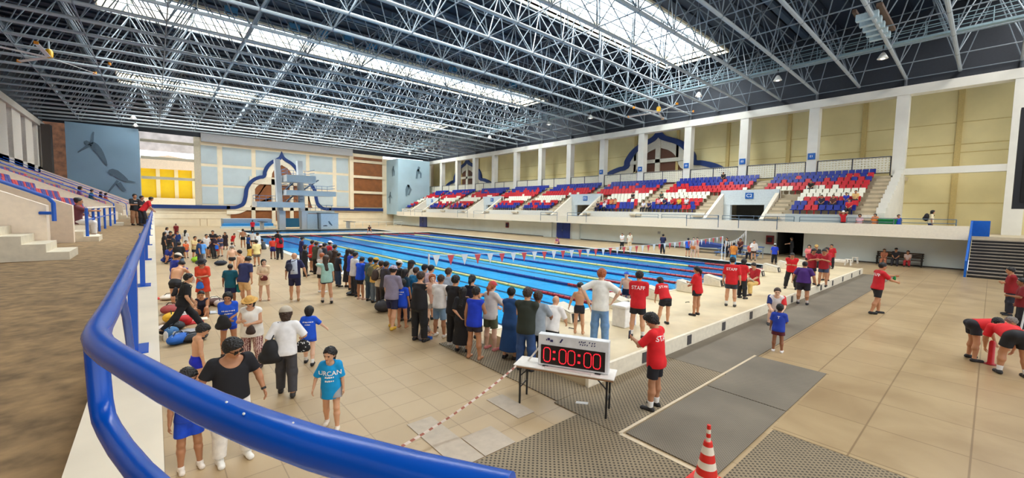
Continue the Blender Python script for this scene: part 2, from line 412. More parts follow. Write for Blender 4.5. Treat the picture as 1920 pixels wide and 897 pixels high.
def arch(xf, mats, names, base=0.6, ext=None):
    """xf(u,v,d) maps half-outline to the wall; u signed distance from axis"""
    S = smooth(half)
    A = S; B = inset(S, .62); Cc = inset(S, 1.55)
    for side in (-1, 1):
        f = lambda u, v, d, side=side: xf(side*u, v, d)
        a = MB().strip(A, B, f, 0, .35); struct(names[0], a, mats[0])
        c = MB().strip(B, Cc, f, 0, .22); struct(names[1], c, mats[1])
    inner = [q for q in Cc if q[1] > base]
    poly = [(-u, v) for u, v in inner if u > 0]+[(u, v) for u, v in reversed(inner) if u >= 0]
    poly = [(-8.6, .9)]+[(-8.6, 2.4)]+poly+[(8.6, 2.4), (8.6, .9)]
    # keep the outline simple
    fill = MB(); fill.prism(poly, lambda u, v, d: xf(u, v, d), .02, .1)
    struct(names[2], fill, mats[2])
def far_xf(u, v, d): return (C0+u, FARY-d, v)
arch(far_xf, (TRIMB, M((244,232,208), .6), BROWN), ('trim_8', 'trim_9', 'wall_far_louvre'))
struct('trim_10', MB().box(-1.4, FARY-.35, 3.05, C0-8.7, FARY, 3.68).box(C0+8.7, FARY-.35, 3.05, 39.9, FARY, 3.68), TRIMB)
rib = MB().box(C0-9, FARY-.3, 2.9, C0+9, FARY-.1, 3.5).box(C0-5.5, FARY-.3, 7.9, C0+5.5, FARY-.1, 9.3)
for x in (-5.0, -1.6, 1.6, 4.3): rib.box(C0+x-.32, FARY-.3, .2, C0+x+.32, FARY-.1, 8.0 if abs(x) > 2 else 9)
struct('trim_11', rib, M((226,212,186), .6))
# brown louvre bays right of the arch
b_ = MB().box(33.2, FARY-.1, 3.9, 39.8, FARY, 14.9); struct('wall_far_brown', b_, BROWN)
b_ = MB().box(32.4, FARY-.4, 3.4, 33.2, FARY, 15.6)
for z in (6.9, 10.3, 13.7): b_.box(33.2, FARY-.35, z, 40.2, FARY, z+.55)
struct('trim_12', b_, CREAM)
# mural boxes in the corners
MUR = M((112,138,156), .6, noise=.05, scale=.3); MURD = M((72,92,106), .6); MURR = M((168,194,204), .55, noise=.05, scale=.3)
struct('wall_mural_left', MB().box(-9.15, 86, 2.3, -1.45, FARY, 15.1), MUR)
struct('wall_mural_right', MB().box(40.9, 86, 2.4, 48.7, FARY, 14.7), MURR)
def decal(name, poly, fn, mat): return struct(name, MB().prism(poly, fn, 0, .03), mat)
# divers painted on the left box: outlines taken from the wall, metres
def body_outline(pts, wid):
    L, R = [], []
    for i, p in enumerate(pts):
        a = np.array(pts[max(i-1, 0)]); b2 = np.array(pts[min(i+1, len(pts)-1)]); t = (b2-a)/np.linalg.norm(b2-a); n = np.array((-t[1], t[0]))
        L.append(tuple(np.array(p)+n*wid[i])); R.append(tuple(np.array(p)-n*wid[i]))
    return L+R[::-1]
def px86(p): q = atY(p[0], p[1], 85.95); return (q[0], q[2])
for pts, wd in (([(171.8,268),(177,273.5),(183.3,281),(188.5,288),(192.8,295.5),(197,303),(200.5,310.5)], (.30,.44,.44,.36,.28,.2,.07)), ([(171.5,270),(173.2,262),(174.3,255),(175.6,247.5)], (.17,.14,.1,.07)), ([(170.5,271),(161,276),(153,281),(146,286)], (.19,.15,.1,.07)), ([(158.6,267.6),(161,267),(164.5,269),(168,270.5)], (.16,.3,.28,.2)),
                ([(203,321),(209,322.5),(216.7,324.5),(225,330.5),(232,335.5),(238.5,339)], (.2,.5,.48,.44,.36,.2)), ([(238,339),(246,340.5),(254,342)], (.13,.09,.05)), ([(221,339),(214,347),(206.4,356),(202,362)], (.17,.13,.11,.06)), ([(221.8,343),(228,351),(234.6,358.5)], (.3,.24,.16))):
    decal('wall_mural_figure', body_outline([px86(p) for p in pts], wd), lambda u, v, d: (u, 85.96-d, v), MURD)
for pts, wd in (([(781,335),(783,322),(786,313)], (.2,.3,.25)), ([(783,318),(789,326),(789,334)], (.25,.2,.15)), ([(762,368),(763,356),(766,347)], (.15,.35,.3)), ([(765,347),(770,356),(766,366)], (.25,.25,.2))):
    decal('wall_mural_figure', body_outline([px86(p) for p in pts], wd), lambda u, v, d: (u, 85.96-d, v), M((98,122,134), .6))
def pxs(p): q = atX(p[0], p[1], 40.85); return (q[1], q[2])
for pts, wd in (([(736,331),(736,320),(738,312)], (.15,.35,.2)), ([(737,315),(739,322),(739,330)], (.2,.3,.15)), ([(731,382),(731,370),(732,360)], (.15,.3,.2)), ([(728,371),(732,366),(735,372)], (.1,.15,.1))):
    decal('wall_mural_figure', body_outline([pxs(p) for p in pts], wd), lambda u, v, d: (40.86-d, u, v), M((98,122,134), .6))
# window in the far left: frame, bars, glass-less opening with the stand outside
wf = MB().box(5.6, FARY-.2, 3.4, 6.5, FARY+.5, 15.6)
for z in (7.9, 11.2, 14.0): wf.box(-1.4, FARY, z, 5.7, FARY+.3, z+.45)
struct('window_1', wf, M((196,184,160), .6))
ob = thing('stadium_building', (2, 108, 3), 'sunlit yellow building with pale columns seen through the far left opening', 'building')
MB().box(-6, 108, 0, 12, 110, 11.6).build('wall', M((252,206,24), .7, noise=.08, scale=.5), ob)
for x in (-2.2, .8, 3.6, 6.4): MB().box(x-.3, 107.6, 0, x+.3, 108, 12).build('column', M((250,226,170), .6), ob)
MB().prism([(-8, 11.4), (2.5, 13.4), (14, 11.6), (14, 10.8), (-8, 10.6)], lambda u, v, d: (u, d, v), 107.2, 110).build('roof', M((244,220,190), .6), ob)
MB().box(-6, 106.8, 3.2, 12, 107, 5).build('railing_wall', M((236,216,180), .6), ob)
cl = MB().box(-14, 112, 14.6, 22, 112.5, 19.4); tag(cl.build('stadium_canopy', M((214,208,208), .7, noise=.2, scale=.5)), 'pale grey stand roof seen through the upper left opening', 'roof')
tag(MB().box(-16, 111.5, 19.3, 22, 112, 30).build('brick_gable', M((104,58,38), .8, noise=.5, scale=1.5)), 'dark reddish brick gable showing at the top of the far left opening', 'wall')
tag(MB().box(-22, 100, 0, -9.4, 100.4, 22).build('brick_annex', M((110,70,44), .8, noise=.4, scale=1.2)), 'brown brick annex glimpsed left of the diver mural', 'wall')
struct('wall_far_left_post', MB().box(-11.5, 86.4, 4, -10.6, 88, 14.5), M((70,62,56), .7))

# the same arch half hidden behind the columns of the right stand
def right_xf(yc, dz):
    return lambda u, v, d: (OUTR-d, yc-u*1.62, v+dz)
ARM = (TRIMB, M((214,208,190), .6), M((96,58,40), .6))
for yc in (30.8, 77.0):
    arch(right_xf(yc, .9), ARM, ('trim_13', 'trim_14', 'wall_right_louvre'), base=3.6)
    struct('trim_15', MB().box(OUTR-.3, yc-.35, 8, OUTR-.1, yc+.35, 14.6).box(OUTR-.3, yc-4.6, 10.6, OUTR-.1, yc+4.6, 11.1), M((214,208,190), .6))
# ================================================================== ROOF
ZB, ZT = 16.2, 20.5
XN = [50.0-4.45*k for k in range(15)]              # bottom nodes across the hall
YN = [-13.5+3.2*k for k in range(34)]              # bottom chord lines
YN = [y for y in YN if y < 91.6]
YN = [5.7+3.2*k for k in range(-6, 27)]
XT = [x-2.225 for x in XN[:-1]]; YT = [y+1.6 for y in YN[:-1]]
SKY = [(20.1-.4, 26.5+.3), (46.9, 53.7), (75.7, 82.7)]; SX0, SX1 = -3.2, 47.2; FILL_OPENING = (-7.2, -.2)  # last pair: unseen roof opening added behind the camera for fill light
DECKM = M((30,42,58), .6, noise=.2, scale=.25)
d = MB(); ylast = -14
for (a, b_) in [FILL_OPENING]+SKY+[(FARY, FARY)]:
    d.box(-15.2, ylast, 21.2, OUTR+.3, a, 21.4)
    if b_ > a: d.box(-15.2, a, 21.2, SX0, b_, 21.4).box(SX1, a, 21.2, OUTR+.3, b_, 21.4)
    ylast = b_
ceil = struct('ceiling', d, DECKM)
rb = MB()
for y in np.arange(-12, 91, 1.6):
    if any(a-.2 < y < b_+.2 for a, b_ in [FILL_OPENING]+SKY): continue
    rb.box(-12, y-.06, 21.02, OUTR, y+.06, 21.2)
struct('ceiling_purlins', rb, M((26,36,50), .6))
def glaze():
    m = bpy.data.materials.new('skylight_sheet'); m.use_nodes = True; nt = m.node_tree; nt.nodes.clear(); N = nt.nodes.new; L = nt.links.new
    o = N('ShaderNodeOutputMaterial'); mx = N('ShaderNodeMixShader'); a = N('ShaderNodeBsdfTransparent'); b = N('ShaderNodeBsdfTranslucent')
    a.inputs[0].default_value = (.93, .97, 1, 1); b.inputs[0].default_value = (.85, .9, .95, 1); mx.inputs[0].default_value = .12
    L(a.outputs[0], mx.inputs[1]); L(b.outputs[0], mx.inputs[2]); L(mx.outputs[0], o.inputs[0]); return m
GLZ = glaze(); CURB = M((246,232,200), .6, noise=.03)
for i, (a, b_) in enumerate(SKY):
    t = thing('skylight', (22, (a+b_)/2, 21.2), ('long skylight nearest the camera, top right of the roof', 'long middle skylight stretching across the roof from the top left', 'farthest and lowest of the three long skylights')[i], 'skylight', 'roof skylights')
    MB().box(SX0-.15, a-.15, 21.0, SX1+.15, a, 22.6).box(SX0-.15, b_, 21.0, SX1+.15, b_+.15, 22.6).box(SX0-.15, a, 21.0, SX0, b_, 22.6).box(SX1, a, 21.0, SX1+.15, b_, 22.6).build('curb', CURB, t)
    bb = MB()
    for y in np.arange(a+.6, b_, .9): bb.box(SX0, y-.06, 22.3, SX1, y+.06, 22.5)
    for x in np.arange(SX0+2.2, SX1, 4.45): bb.box(x-.09, a, 22.3, x+.09, b_, 22.5)
    bb.build('glazing_bars', M((150,165,178), .4), t)
    MB().box(SX0, a, 22.55, SX1, b_, 22.58).build('glazing', GLZ, t)
SFM = M((120,130,138), .4, noise=.04, scale=3); NODEM = M((126,134,140), .4)
rf = thing('roof_space_frame', (19.2, 40, ZB), 'white tubular space frame carrying the dark roof over the whole hall', 'roof truss')
def zb(x): u = abs(x-19)/31; return ZB-.55*u**2.2
for j, y in enumerate(YN):
    m = MB()
    for i in range(len(XN)-1): m.tube((XN[i], y, zb(XN[i])), (XN[i+1], y, zb(XN[i+1])), .125, 8, cap=False)
    m.build('bottom_chord', M((166,174,178), .4, noise=.04, scale=3), rf, smooth=True)
m = MB()
for j in range(len(YN)-1):
    m = MB()
    for x in XN: m.tube((x, YN[j], zb(x)), (x, YN[j+1], zb(x)), .04, 6, cap=False)
    m.build('cross_chord', SFM, rf, smooth=True)
for j, y in enumerate(YT):
    m = MB()
    for i in range(len(XT)-1): m.tube((XT[i], y, ZT), (XT[i+1], y, ZT), .05, 6, cap=False)
    if j < len(YT)-1:
        for x in XT: m.tube((x, y, ZT), (x, YT[j+1], ZT), .04, 5, cap=False)
    for x in XT: m.tube((x, y, ZT), (x, y, 21.1), .04, 5, cap=False)
    m.build('top_chord', SFM, rf, smooth=True)
    w = MB()
    for i, x in enumerate(XT):
        for xx in (XN[i], XN[i+1]):
            for yy in (YN[j], YN[j+1]): w.tube((x, y, ZT), (xx, yy, zb(xx)), .042, 6, cap=False)
    w.build('web_members', SFM, rf, smooth=True)
nd = MB()
for y in YN:
    for x in XN: nd.ball((x, y, zb(x)), .14, 8, 5)
nd.build('node_balls', NODEM, rf, smooth=True)
# end posts on the walls
for k, y in enumerate(YN):
    pass
sp = MB()
for y in YN[::2]:
    sp.tube((50, y, 14.95), (50, y, zb(50)), .12, 8).tube((XN[-1], y, 14.95), (XN[-1], y, zb(50)), .12, 8)
sp.build('bearing_posts', M((90,94,100), .5), rf)
# catwalks along the eaves
CATM = M((126,150,158), .5, noise=.08)
def catwalk(x, lab):
    t = thing('catwalk', (x, 40, 16.5), lab, 'catwalk', 'maintenance catwalks under the roof')
    MB().box(x-.45, -12, 16.45, x+.45, 90, 16.6).build('deck', CATM, t)
    r = MB()
    for s in (-.45, .45):
        for z in (17.1, 17.55): r.tube((x+s, -12, z), (x+s, 90, z), .03, 6)
        for y in np.arange(-12, 90, 1.6): r.tube((x+s, y, 16.5), (x+s, y, 17.55), .025, 5)
    r.build('railing', CATM, t)
catwalk(42.6, 'grey maintenance catwalk under the roof along the right side')
# sloping ducts / rafters seen against the roof deck on the right
for k, y in enumerate((13.0, 33.0, 39.5, 62.0)):
    o = MB().bar((-10, y, 20.95), (49, y, 20.95), .45, .3).build('roof_beam', M((66,84,102), .5)); tag(o, kind='structure')
# lamps
def bay_lamp(loc, lab):
    t = thing('high_bay_lamp', loc, lab, 'lamp', 'white high-bay lamps under the roof')
    x, y, z = loc
    MB().lathe((x, y, z), [(.34, 0), (.3, .08), (.16, .34), (.1, .42)], 14).build('shade', M((240,240,232), .4), t, smooth=True)
    MB().tube((x, y, z+.4), (x, y, z+.95), .05, 8).build('stem', DARK, t)
    MB().ball((x, y, z+.02), (.16, .16, .1), 10, 6).build('bulb', M((255,250,236), .4, emit=1.5, noise=0), t, smooth=True)
for (px, py) in ((1310,181),(1458,151),(1655,110),(1107,222),(1029,234),(918,259),(800,284),(768,290),(250,222),(254,237)):
    q = at(px, py, 15.4); c = atX(px, py, q[0]) if q[0] < 49 else atX(px, py, 47.5)
    if q[1] > 88: c = atY(px, py, 88)
    bay_lamp(tuple(c), 'white bell-shaped lamp hanging under the dark roof')
def ceiling_fan(px, py, lab, rot):
    c = at(px, py, 15.2); t = thing('ceiling_fan', tuple(c), lab, 'ceiling fan', 'huge ceiling fans')
    x, y, z = c
    MB().tube((x, y, z+.2), (x, y, 16.4), .06, 8).build('downrod', STEEL, t)
    MB().lathe((x, y, z-.35), [(.12, 0), (.22, .1), (.24, .5), (.14, .65)], 14).build('motor', M((226,170,30), .4), t, smooth=True)
    for k in range(5):
        a = rot+k*2*PI/5; dx, dy = math.cos(a), math.sin(a)
        MB().obox((x+dx*1.9, y+dy*1.9, z-.32), (dx*1.75, dy*1.75, 0), (-dy*.12, dx*.12, 0.03), (0, 0, .015)).build('blade', M((214,214,208), .4), t)
        MB().obox((x+dx*3.68, y+dy*3.68, z-.3), (dx*.05, dy*.05, 0), (-dy*.12, dx*.12, 0), (0, 0, .1)).build('winglet', M((236,150,30), .4), t)
ceiling_fan(1235, 205, 'large five-blade ceiling fan with yellow motor above the right stand', .4)
ceiling_fan(92, 100, 'large five-blade ceiling fan with yellow motor, upper left of the roof', .9)
# loudspeakers hung from the truss
t = thing('speaker_cluster', tuple(atX(1650, 45, 36.5)), 'hanging cluster of grey horn speakers on a brown frame, top right of the roof', 'loudspeaker')
c = atX(1650, 45, 36.5)
MB().bar(c+np.array((-2.6, -.3, .3)), c+np.array((2.6, -.3, .3)), .3, .2).bar(c+np.array((-2.6, .9, .3)), c+np.array((2.6, .9, .3)), .2, .2).build('frame', M((92,72,58), .6), t)
for k in range(5): 
    MB().obox(c+np.array((-2.2+1.1*k, .3, -.1)), (.18, 0, 0), (0, .55, 0), (0, 0, .2)).build('horn', M((170,190,196), .4), t)
for s in (-2, 2): MB().tube(c+np.array((s, .3, .3)), c+np.array((s, .3, 4.2)), .04, 6).build('hanger', STEEL, t)
# blue floodlights on the middle skylight truss
for (px, py) in ((433,20),(551,51),(604,63),(653,73),(697,88),(790,111),(850,131),(962,160)):
    c = at(px, py, 20.0); t = thing('floodlight', tuple(c), 'blue-housed floodlight fixed to the truss below the middle skylight', 'floodlight', 'blue floodlights under the middle skylight')
    x, y, z = c
    MB().obox((x, y, z), (.45, 0, 0), (0, .32, .1), (0, -.08, .3)).build('housing', M((20,110,150), .4), t, bevel=.05)
    MB().obox((x, y-.1, z-.32), (.38, 0, 0), (0, .26, .0), (0, 0, .03)).build('lens', M((40,50,60), .2), t)
    MB().tube((x, y, z+.2), (x, y, ZT), .05, 6).build('bracket', DARK, t)
# ================================================================== STANDS
R0, ROW, NR = 41.6, .8, 10
def zr(i): return 3.7+.38*i          # tread height of row i
SEND = 85.4
VOM = [16.1+20.8*k for k in range(4)]; VH = 2.7
gs = thing('grandstand', (45, 40, 2.37), 'stepped concrete grandstand along the right side of the hall', 'grandstand')
m = MB()
for i in range(NR):
    segs = []; y = 5.9
    if i < 5:
        for v in VOM: segs.append((y, v-VH)); y = v+VH
    segs.append((y, SEND))
    z0 = 2.37 if i == 0 else zr(i-1)
    for a, b in segs:
        m.box(R0+ROW*i, a, z0, 49.6, b, zr(i))
m.build('terrace', M((178,164,138), .8, noise=.1, scale=1.5), gs)
MB().box(R0-.12, 13.4-1.6, 2.37, R0, 6.9, 3.72).build('front_panel', PALEB, gs)
fw = MB()
ys = [5.9]+[t for v in VOM for t in (v-VH, v+VH)]+[SEND]
for a, b in zip(ys[0::2], ys[1::2]): fw.box(R0-.1, a, 2.37, R0, b, 3.74)
fw.build('front_wall', M((226,222,212), .6), gs)
AIS = []          # aisles (y0, y1, first row, last row)
for k in range(-1, 4):
    yc = VOM[0]+20.8*k
    AIS += [(yc+9.7, yc+11.2, 0, 9), (yc-3.9, yc-2.75, 0, 4), (yc+2.75, yc+3.9, 0, 4), (yc-.5, yc+.5, 5, 9)]
AIS.append((5.95, 7.0, 0, 9))
STEPM = M((212,196,166), .8, noise=.08, scale=2); far = MB()
for a, b, i0, i1 in AIS:
    if b > SEND or a < 5.9: continue
    for i in range(i0, i1+1):
        st = MB() if a < 50 else far
        st.box(R0+ROW*i-.36, a+.05, zr(i)-.38, R0+ROW*i, b-.05, zr(i)-.19)
        if a < 50: st.build('aisle_step', STEPM, gs)
o = far.build('far_aisle_steps', STEPM, gs); o['kind'] = 'stuff'
# end wall with the stepped top
prof = [(R0-.1, 2.37), (R0-.1, 3.9)]
for i in range(NR): prof += [(R0+ROW*i+.35, zr(i)+.2), (R0+ROW*i+.35, zr(i)+.62)]
prof += [(49.7, zr(9)+.7), (49.7, 2.37)]
MB().prism(prof, lambda u, v, d: (u, d, v), 5.35, 5.9).build('end_wall', WHITE, gs)
# vomitories: each a white entrance box with sloping cheek walls
def sign(txt, o, right, up, w, h, name, lab, size, grp):
    t = thing(name, tuple(o), lab, 'sign', grp)
    o = np.array(o, float); r = np.array(right, float); u = np.array(up, float); n = np.cross(r, u)
    MB().obox(o+n*.03, r*w/2, u*h/2, n*.03).build('board', M((16,92,170), .4), t, bevel=.02)
    letters(txt, size, o+n*.065, r, u, M((240,244,248), .5, noise=0), t); return t
for k, v in enumerate(VOM):
    t = thing('vomitory', (43.6, v, 2.37), 'white stand entrance box with sloping side walls, ' + ('nearest, under the C2 sign', 'second along from the near end', 'third along from the near end', 'farthest, by the corner mural')[k], 'entrance', 'stand entrances')
    for s in (-1, 1):
        MB().prism([(R0-.6, 2.37), (R0-.6, 3.15), (45.56, 6.1), (45.56, 2.37)], lambda u, w_, d: (u, d, w_), v+s*(VH-.02), v+s*(VH-.34)).build('cheek_wall', M((238,226,206), .6), t)
    MB().box(45.0, v-VH+.02, 4.6, 45.25, v+VH-.02, 6.1).build('lintel', M((206,214,216), .55), t)
    MB().box(45.05, v-VH+.35, 2.37, 45.5, v-VH+1.25, 4.6).build('jamb', M((206,214,216), .55), t); MB().box(45.05, v+VH-1.0, 2.37, 45.5, v+VH-.35, 4.6).build('jamb', M((206,214,216), .55), t)
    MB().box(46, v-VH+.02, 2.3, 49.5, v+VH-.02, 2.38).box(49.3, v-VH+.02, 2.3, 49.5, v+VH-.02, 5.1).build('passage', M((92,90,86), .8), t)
    r = MB()
    for z in (3.15, 3.5): r.tube((R0-1.1, v-VH-1.3, z), (R0-1.1, v-.9, z), .03, 6).tube((R0-1.1, v+.9, z), (R0-1.1, v+VH+1.3, z), .03, 6)
    for y in (v-VH-1.3, v-.9, v+.9, v+VH+1.3): r.tube((R0-1.1, y, 2.37), (R0-1.1, y, 3.5), .03, 6)
    r.build('barrier_rail', M((70,96,120), .4), t)
    sign(('C2', 'D2', 'E2', 'F2')[k], (44.98, v-.1, 5.5), (0, -1, 0), (0, 0, 1), .75, .6, 'entrance_sign', 'blue %s sign on the white lintel of a stand entrance' % ('C2', 'D2', 'E2', 'F2')[k], .45, 'stand entrance signs')
for k, tx in enumerate(('E1', 'E2', 'E3', 'E4', 'E5')):
    sign(tx, (49.58, YS[1+k], 9.5), (0, -1, 0), (0, 0, 1), .62, .62, 'section_sign', 'blue square %s sign on a white column above the seats' % tx, .3, 'blue column signs')
# balcony in front of the stand
struct('floor_balcony', MB().box(40.6, 1.0, 2.16, 42.5, SEND+.5, 2.37), CONC)
struct('wall_parapet_right', MB().box(40.5, 1.0, 2.16, 40.7, SEND+.5, 3.08), M((238,228,208), .6, noise=.03))
r = MB()
for y0 in np.arange(1.6, 26, 3.1):
    for z in (3.22, 3.5): r.tube((40.62, y0, z), (40.62, y0+2.7, z), .03, 6)
    for y in (y0, y0+2.7): r.tube((40.62, y, 3.0), (40.62, y, 3.5), .03, 6)
tag(r.build('balcony_rail', M((96,116,128), .4)), 'low grey metal rail along the right balcony parapet', 'railing')
# railings with white lattice between the columns at the top of the stand
for k in range(13):
    y0, y1 = YS[k]+.5, YS[k+1]-.5
    t = thing('lattice_railing', (49.8, (y0+y1)/2, 7.4), 'blue-framed railing with white lattice panels between columns at the stand top', 'railing', 'lattice railings along the stand top')
    fr = MB(); z0, z1 = 7.55, 9.0; ym = (y0+y1)/2
    for z in (z0, z1): fr.bar((49.75, y0, z), (49.75, y1, z), .06, .06)
    for y in (y0, ym, y1): fr.bar((49.75, y, 7.3), (49.75, y, z1), .07, .07)
    fr.build('frame', M((12,18,46), .4), t)
    la = MB()
    for y in np.arange(y0+.22, y1, .24): la.box(49.78, y-.075, z0, 49.8, y+.075, z1)
    for z in np.arange(z0+.12, z1, .22): la.box(49.76, y0, z-.065, 49.78, y1, z+.065)
    la.build('lattice', M((236,230,208), .5), t)
# ------------------------------------------------------------------ seats
SEATC = {'b': M((14,40,140), .4, noise=.03), 'r': M((196,18,34), .4, noise=.03), 'w': M((240,236,218), .45, noise=.03)}
def seat_mb():
    s = MB()
    s.prism([(-.06, .36), (-.06, .42), (-.40, .45), (-.44, .43), (-.43, .37), (-.38, .38)], lambda u, v, d: (u, d, v), -.215, .215)      # pan, rolled lip
    s.prism([(-.07, .38), (.0, .40), (.075, .80), (.05, .84), (.02, .82)], lambda u, v, d: (u, d, v), -.215, .215)                       # curved back
    s.box(-.25, -.04, 0, -.18, .04, .38).box(-.3, -.14, 0, -.12, .14, .03)                                                                # pedestal
    return s
proto = {}
def seat_mesh(c):
    if c not in proto:
        o = seat_mb().build('stadium_chair', SEATC[c]); md = o.modifiers.new('b', 'BEVEL'); md.width = .02; md.segments = 1
        dg = bpy.context.evaluated_depsgraph_get(); me = bpy.data.meshes.new_from_object(o.evaluated_get(dg)); bpy.data.objects.remove(o); proto[c] = me
    return proto[c]
def seat_colour(i, rnd):
    base = 'bbrrwwrrbbb'[i] if i < 11 else 'b'
    if i == 0: return 'r' if rnd < .12 else 'b'
    if i == 1: return 'r' if rnd < .45 else 'b'
    if i == 2: return 'r' if rnd < .8 else 'w'
    if i == 3: return 'w'
    if i == 4: return 'w'
    if i == 5: return 'r' if rnd < .8 else 'w'
    if i == 6: return 'r'
    if i == 7: return 'b' if rnd < .55 else 'r'
    if i == 8: return 'b' if rnd < .85 else 'r'
    return 'b'
rs = random.Random(3)
blocks = []
for k in range(-1, 4):
    yc = VOM[0]+20.8*k
    blocks += [(yc+4.0, yc+9.6, 0, 4), (yc+11.3, yc+16.8, 0, 4), (yc+.6, yc+9.6, 5, 9), (yc+11.3, yc+20.2, 5, 9)]
slots = []
for a, b, i0, i1 in blocks:
    if b < 7.2: continue
    a = max(a, 7.15); b = min(b, SEND-.5)
    for i in range(i0, i1+1):
        n = int((b-a)/.5)
        for q in range(n): slots.append((a+.25+q*.5, i, seat_colour(i, rs.random())))
slots.sort(key=lambda s: s[0])
BL = [(7, 12, 'first block from the near end'), (12, 16.4, 'block beside the C2 entrance'), (16.4, 26.3, 'second block along'), (26.3, 90, 'third block along')]
CN = {'b': 'blue', 'r': 'red', 'w': 'white'}
def where(y, i):
    if i < 5: return 'lower rows, ' + ('first block from the near end' if y < 13 else 'second block from the near end' if y < 26 else 'third block from the near end')
    return 'upper rows, ' + ('first block from the near end' if y < 16.2 else 'second block from the near end' if y < 26.3 else 'third block from the near end')
occupied = set()
NIND = 296
for n, (y, i, c) in enumerate(slots[:NIND]):
    o = bpy.data.objects.new('stadium_chair', seat_mesh(c)); COL.objects.link(o)
    o.location = (R0+ROW*i+.7, y, zr(i)+.004); o.rotation_euler = (0, 0, 0)
    w_ = where(y, i)
    tag(o, '%s moulded plastic seat in the right stand, %s' % (CN[c], w_), 'seat', '%s seats, %s' % (CN[c], w_))
rest = MB(); tmpl = seat_mb()
for (y, i, c) in slots[NIND:]:
    b = len(rest.v); ox, oy, oz = R0+ROW*i+.7, y, zr(i)
    rest.v += [(x+ox, yy+oy, z+oz) for x, yy, z in tmpl.v]; rest.f += [tuple(b+t for t in f) for f in tmpl.f]; rest.mi += ['brw'.index(c)]*len(tmpl.f)
o = rest.build('stadium_seating', [SEATC['b'], SEATC['r'], SEATC['w']])
tag(o, 'blue, red and white seats of the far blocks of the right stand', 'seats', None, 'stuff')
# ------------------------------------------------------------------ left stand, walkway and parapet
def zl(i): return 2.97+.365*i
L0, RL, NL = -2.2, .8, 12
gl = thing('side_grandstand', (-5, 40, 2.37), 'cream concrete grandstand on the left with blue handrails', 'grandstand')
m = MB()
lb = [(15.2, 18.3), (19.6, 30), (34, 46), (50, 62), (66, 84)]
for a, b in [(19.75, 31.9), (34.5, 45.9), (49, 61.9), (65, 84.8)]:
    for i in range(NL):
        m.box(-11.65, a, 2.37 if i == 0 else zl(i-1), L0-RL*i, b, zl(i))
m.build('terrace', M((232,216,192), .7, noise=.06), gl)
def cheek(y0, y1, x0, z0, x1, z1, name='cheek_wall', mat=None):
    return MB().prism([(x0, 2.37), (x0, z0), (x1, z1), (x1, 2.37)], lambda u, v, d: (u, d, v), y0, y1).build(name, mat or M((246,226,202), .6, noise=.04), gl)
cheek(14.0, 14.35, -1.85, 3.5, -11.5, 7.9)
cheek(18.2, 18.5, -1.87, 3.5, -11.5, 7.9)
for y in (33.2, 47.5, 63.5): cheek(y, y+.3, -1.95, 3.5, -11.5, 7.85)
cheek(84.9, 85.2, -1.95, 3.85, -11.5, 8.2)
# flights of steps onto the stand
def flight(y0, y1, x0, n, tread, rise, lab_mat):
    s = MB()
    for i in range(n): s.box(x0-tread*(i+1), y0, 2.37, x0-tread*i, y1, 2.37+rise*(i+1))
    return s
fl = flight(12.7, 13.98, -1.38, 12, .33, .17, None); fl.build('step_flight', M((226,214,190), .7, noise=.06), gl)
for y in (18.5, 32.0, 46.0, 62.0): flight(y, y+1.2, -1.35, 4, .34, .16, None).build('step_flight', M((226,214,190), .7, noise=.06), gl)
# handrails of the left stand
def rail_thing(pts, lab, posts=(), r=.04, name='handrail'):
    t = thing(name, tuple(pts[0]), lab, 'handrail', None)
    MB().path(pts, r, 8).build('rail', BLUEP, t, smooth=True)
    for p, q in posts: MB().tube(p, q, r*.9, 8).build('post', BLUEP, t, smooth=True)
    return t
rail_thing([(-9.5, 13.9, 7.35), (-2.1, 13.9, 3.83), (-1.8, 13.9, 3.68), (-1.72, 13.9, 3.56), (-1.72, 13.9, 3.15)], 'blue handrail sloping down the nearest cream cheek wall on the left', [((-1.72, 13.9, 3.33), (-1.95, 14.0, 3.33))], .04)
t = thing('guard_railing', (-1.9, 20, 2.7), 'blue guard railing in front of the seated woman on the left stand', 'railing')
y0_, y1_ = 18.7, 31
gr = MB().path([(-1.62, y0_, 3.42), (-1.62, y1_, 3.42)], .035, 8); gr.build('top_rail', M((226,214,200), .4), t)
MB().tube((-1.62, y0_, 3.05), (-1.62, y1_, 3.05), .025, 6).build('mid_rail', BLUEP, t)
for y in (18.7, 20.6, 22.5, 25, 28, 31): MB().tube((-1.62, y, 2.5), (-1.62, y, 3.42), .04, 8).build('post', BLUEP, t)
for (y, lab) in ((33.1, 'dark blue handrail sloping down the second cheek wall of the left stand'), (47.4, 'dark blue handrail sloping down the third cheek wall of the left stand'), (63.4, 'dark blue handrail sloping down the farthest cheek wall of the left stand')):
    rail_thing([(-11, y, 8.0), (-1.95, y, 3.75), (-1.75, y, 3.6), (-1.7, y, 2.4)], lab, [], .03)
# seats on the left stand (only slivers show above the cheek walls)
rest = MB()
for a, b in [(19.8, 31.8), (34.7, 45.8), (49.2, 61.8), (65.2, 84.8)]:
    for i in range(NL):
        for y in np.arange(a+.3, b-.2, .5):
            n0 = len(rest.v); ox, oz = L0-RL*i-.65, zl(i)
            rest.v += [(-x+ox, yy+y, z+oz) for x, yy, z in tmpl.v]; rest.f += [tuple(n0+q for q in f) for f in tmpl.f]
            rest.mi += [1 if (i*7+int(y*3)) % 5 in (0, 1) else 0]*len(tmpl.f)
tag(rest.build('side_seating', [SEATC['b'], SEATC['r']]), 'blue and red seats showing above the cream walls of the left stand', 'seats', None, 'stuff')
# walkway floor with its coping
struct('floor_walkway', MB().box(-11.8, -4, 2.0, -.02, 86, 2.37), WALKM)
struct('wall_parapet_left', MB().box(-.3, -4, 0, 0, 86, 2.5), M((236,222,198), .55, noise=.05, scale=2))
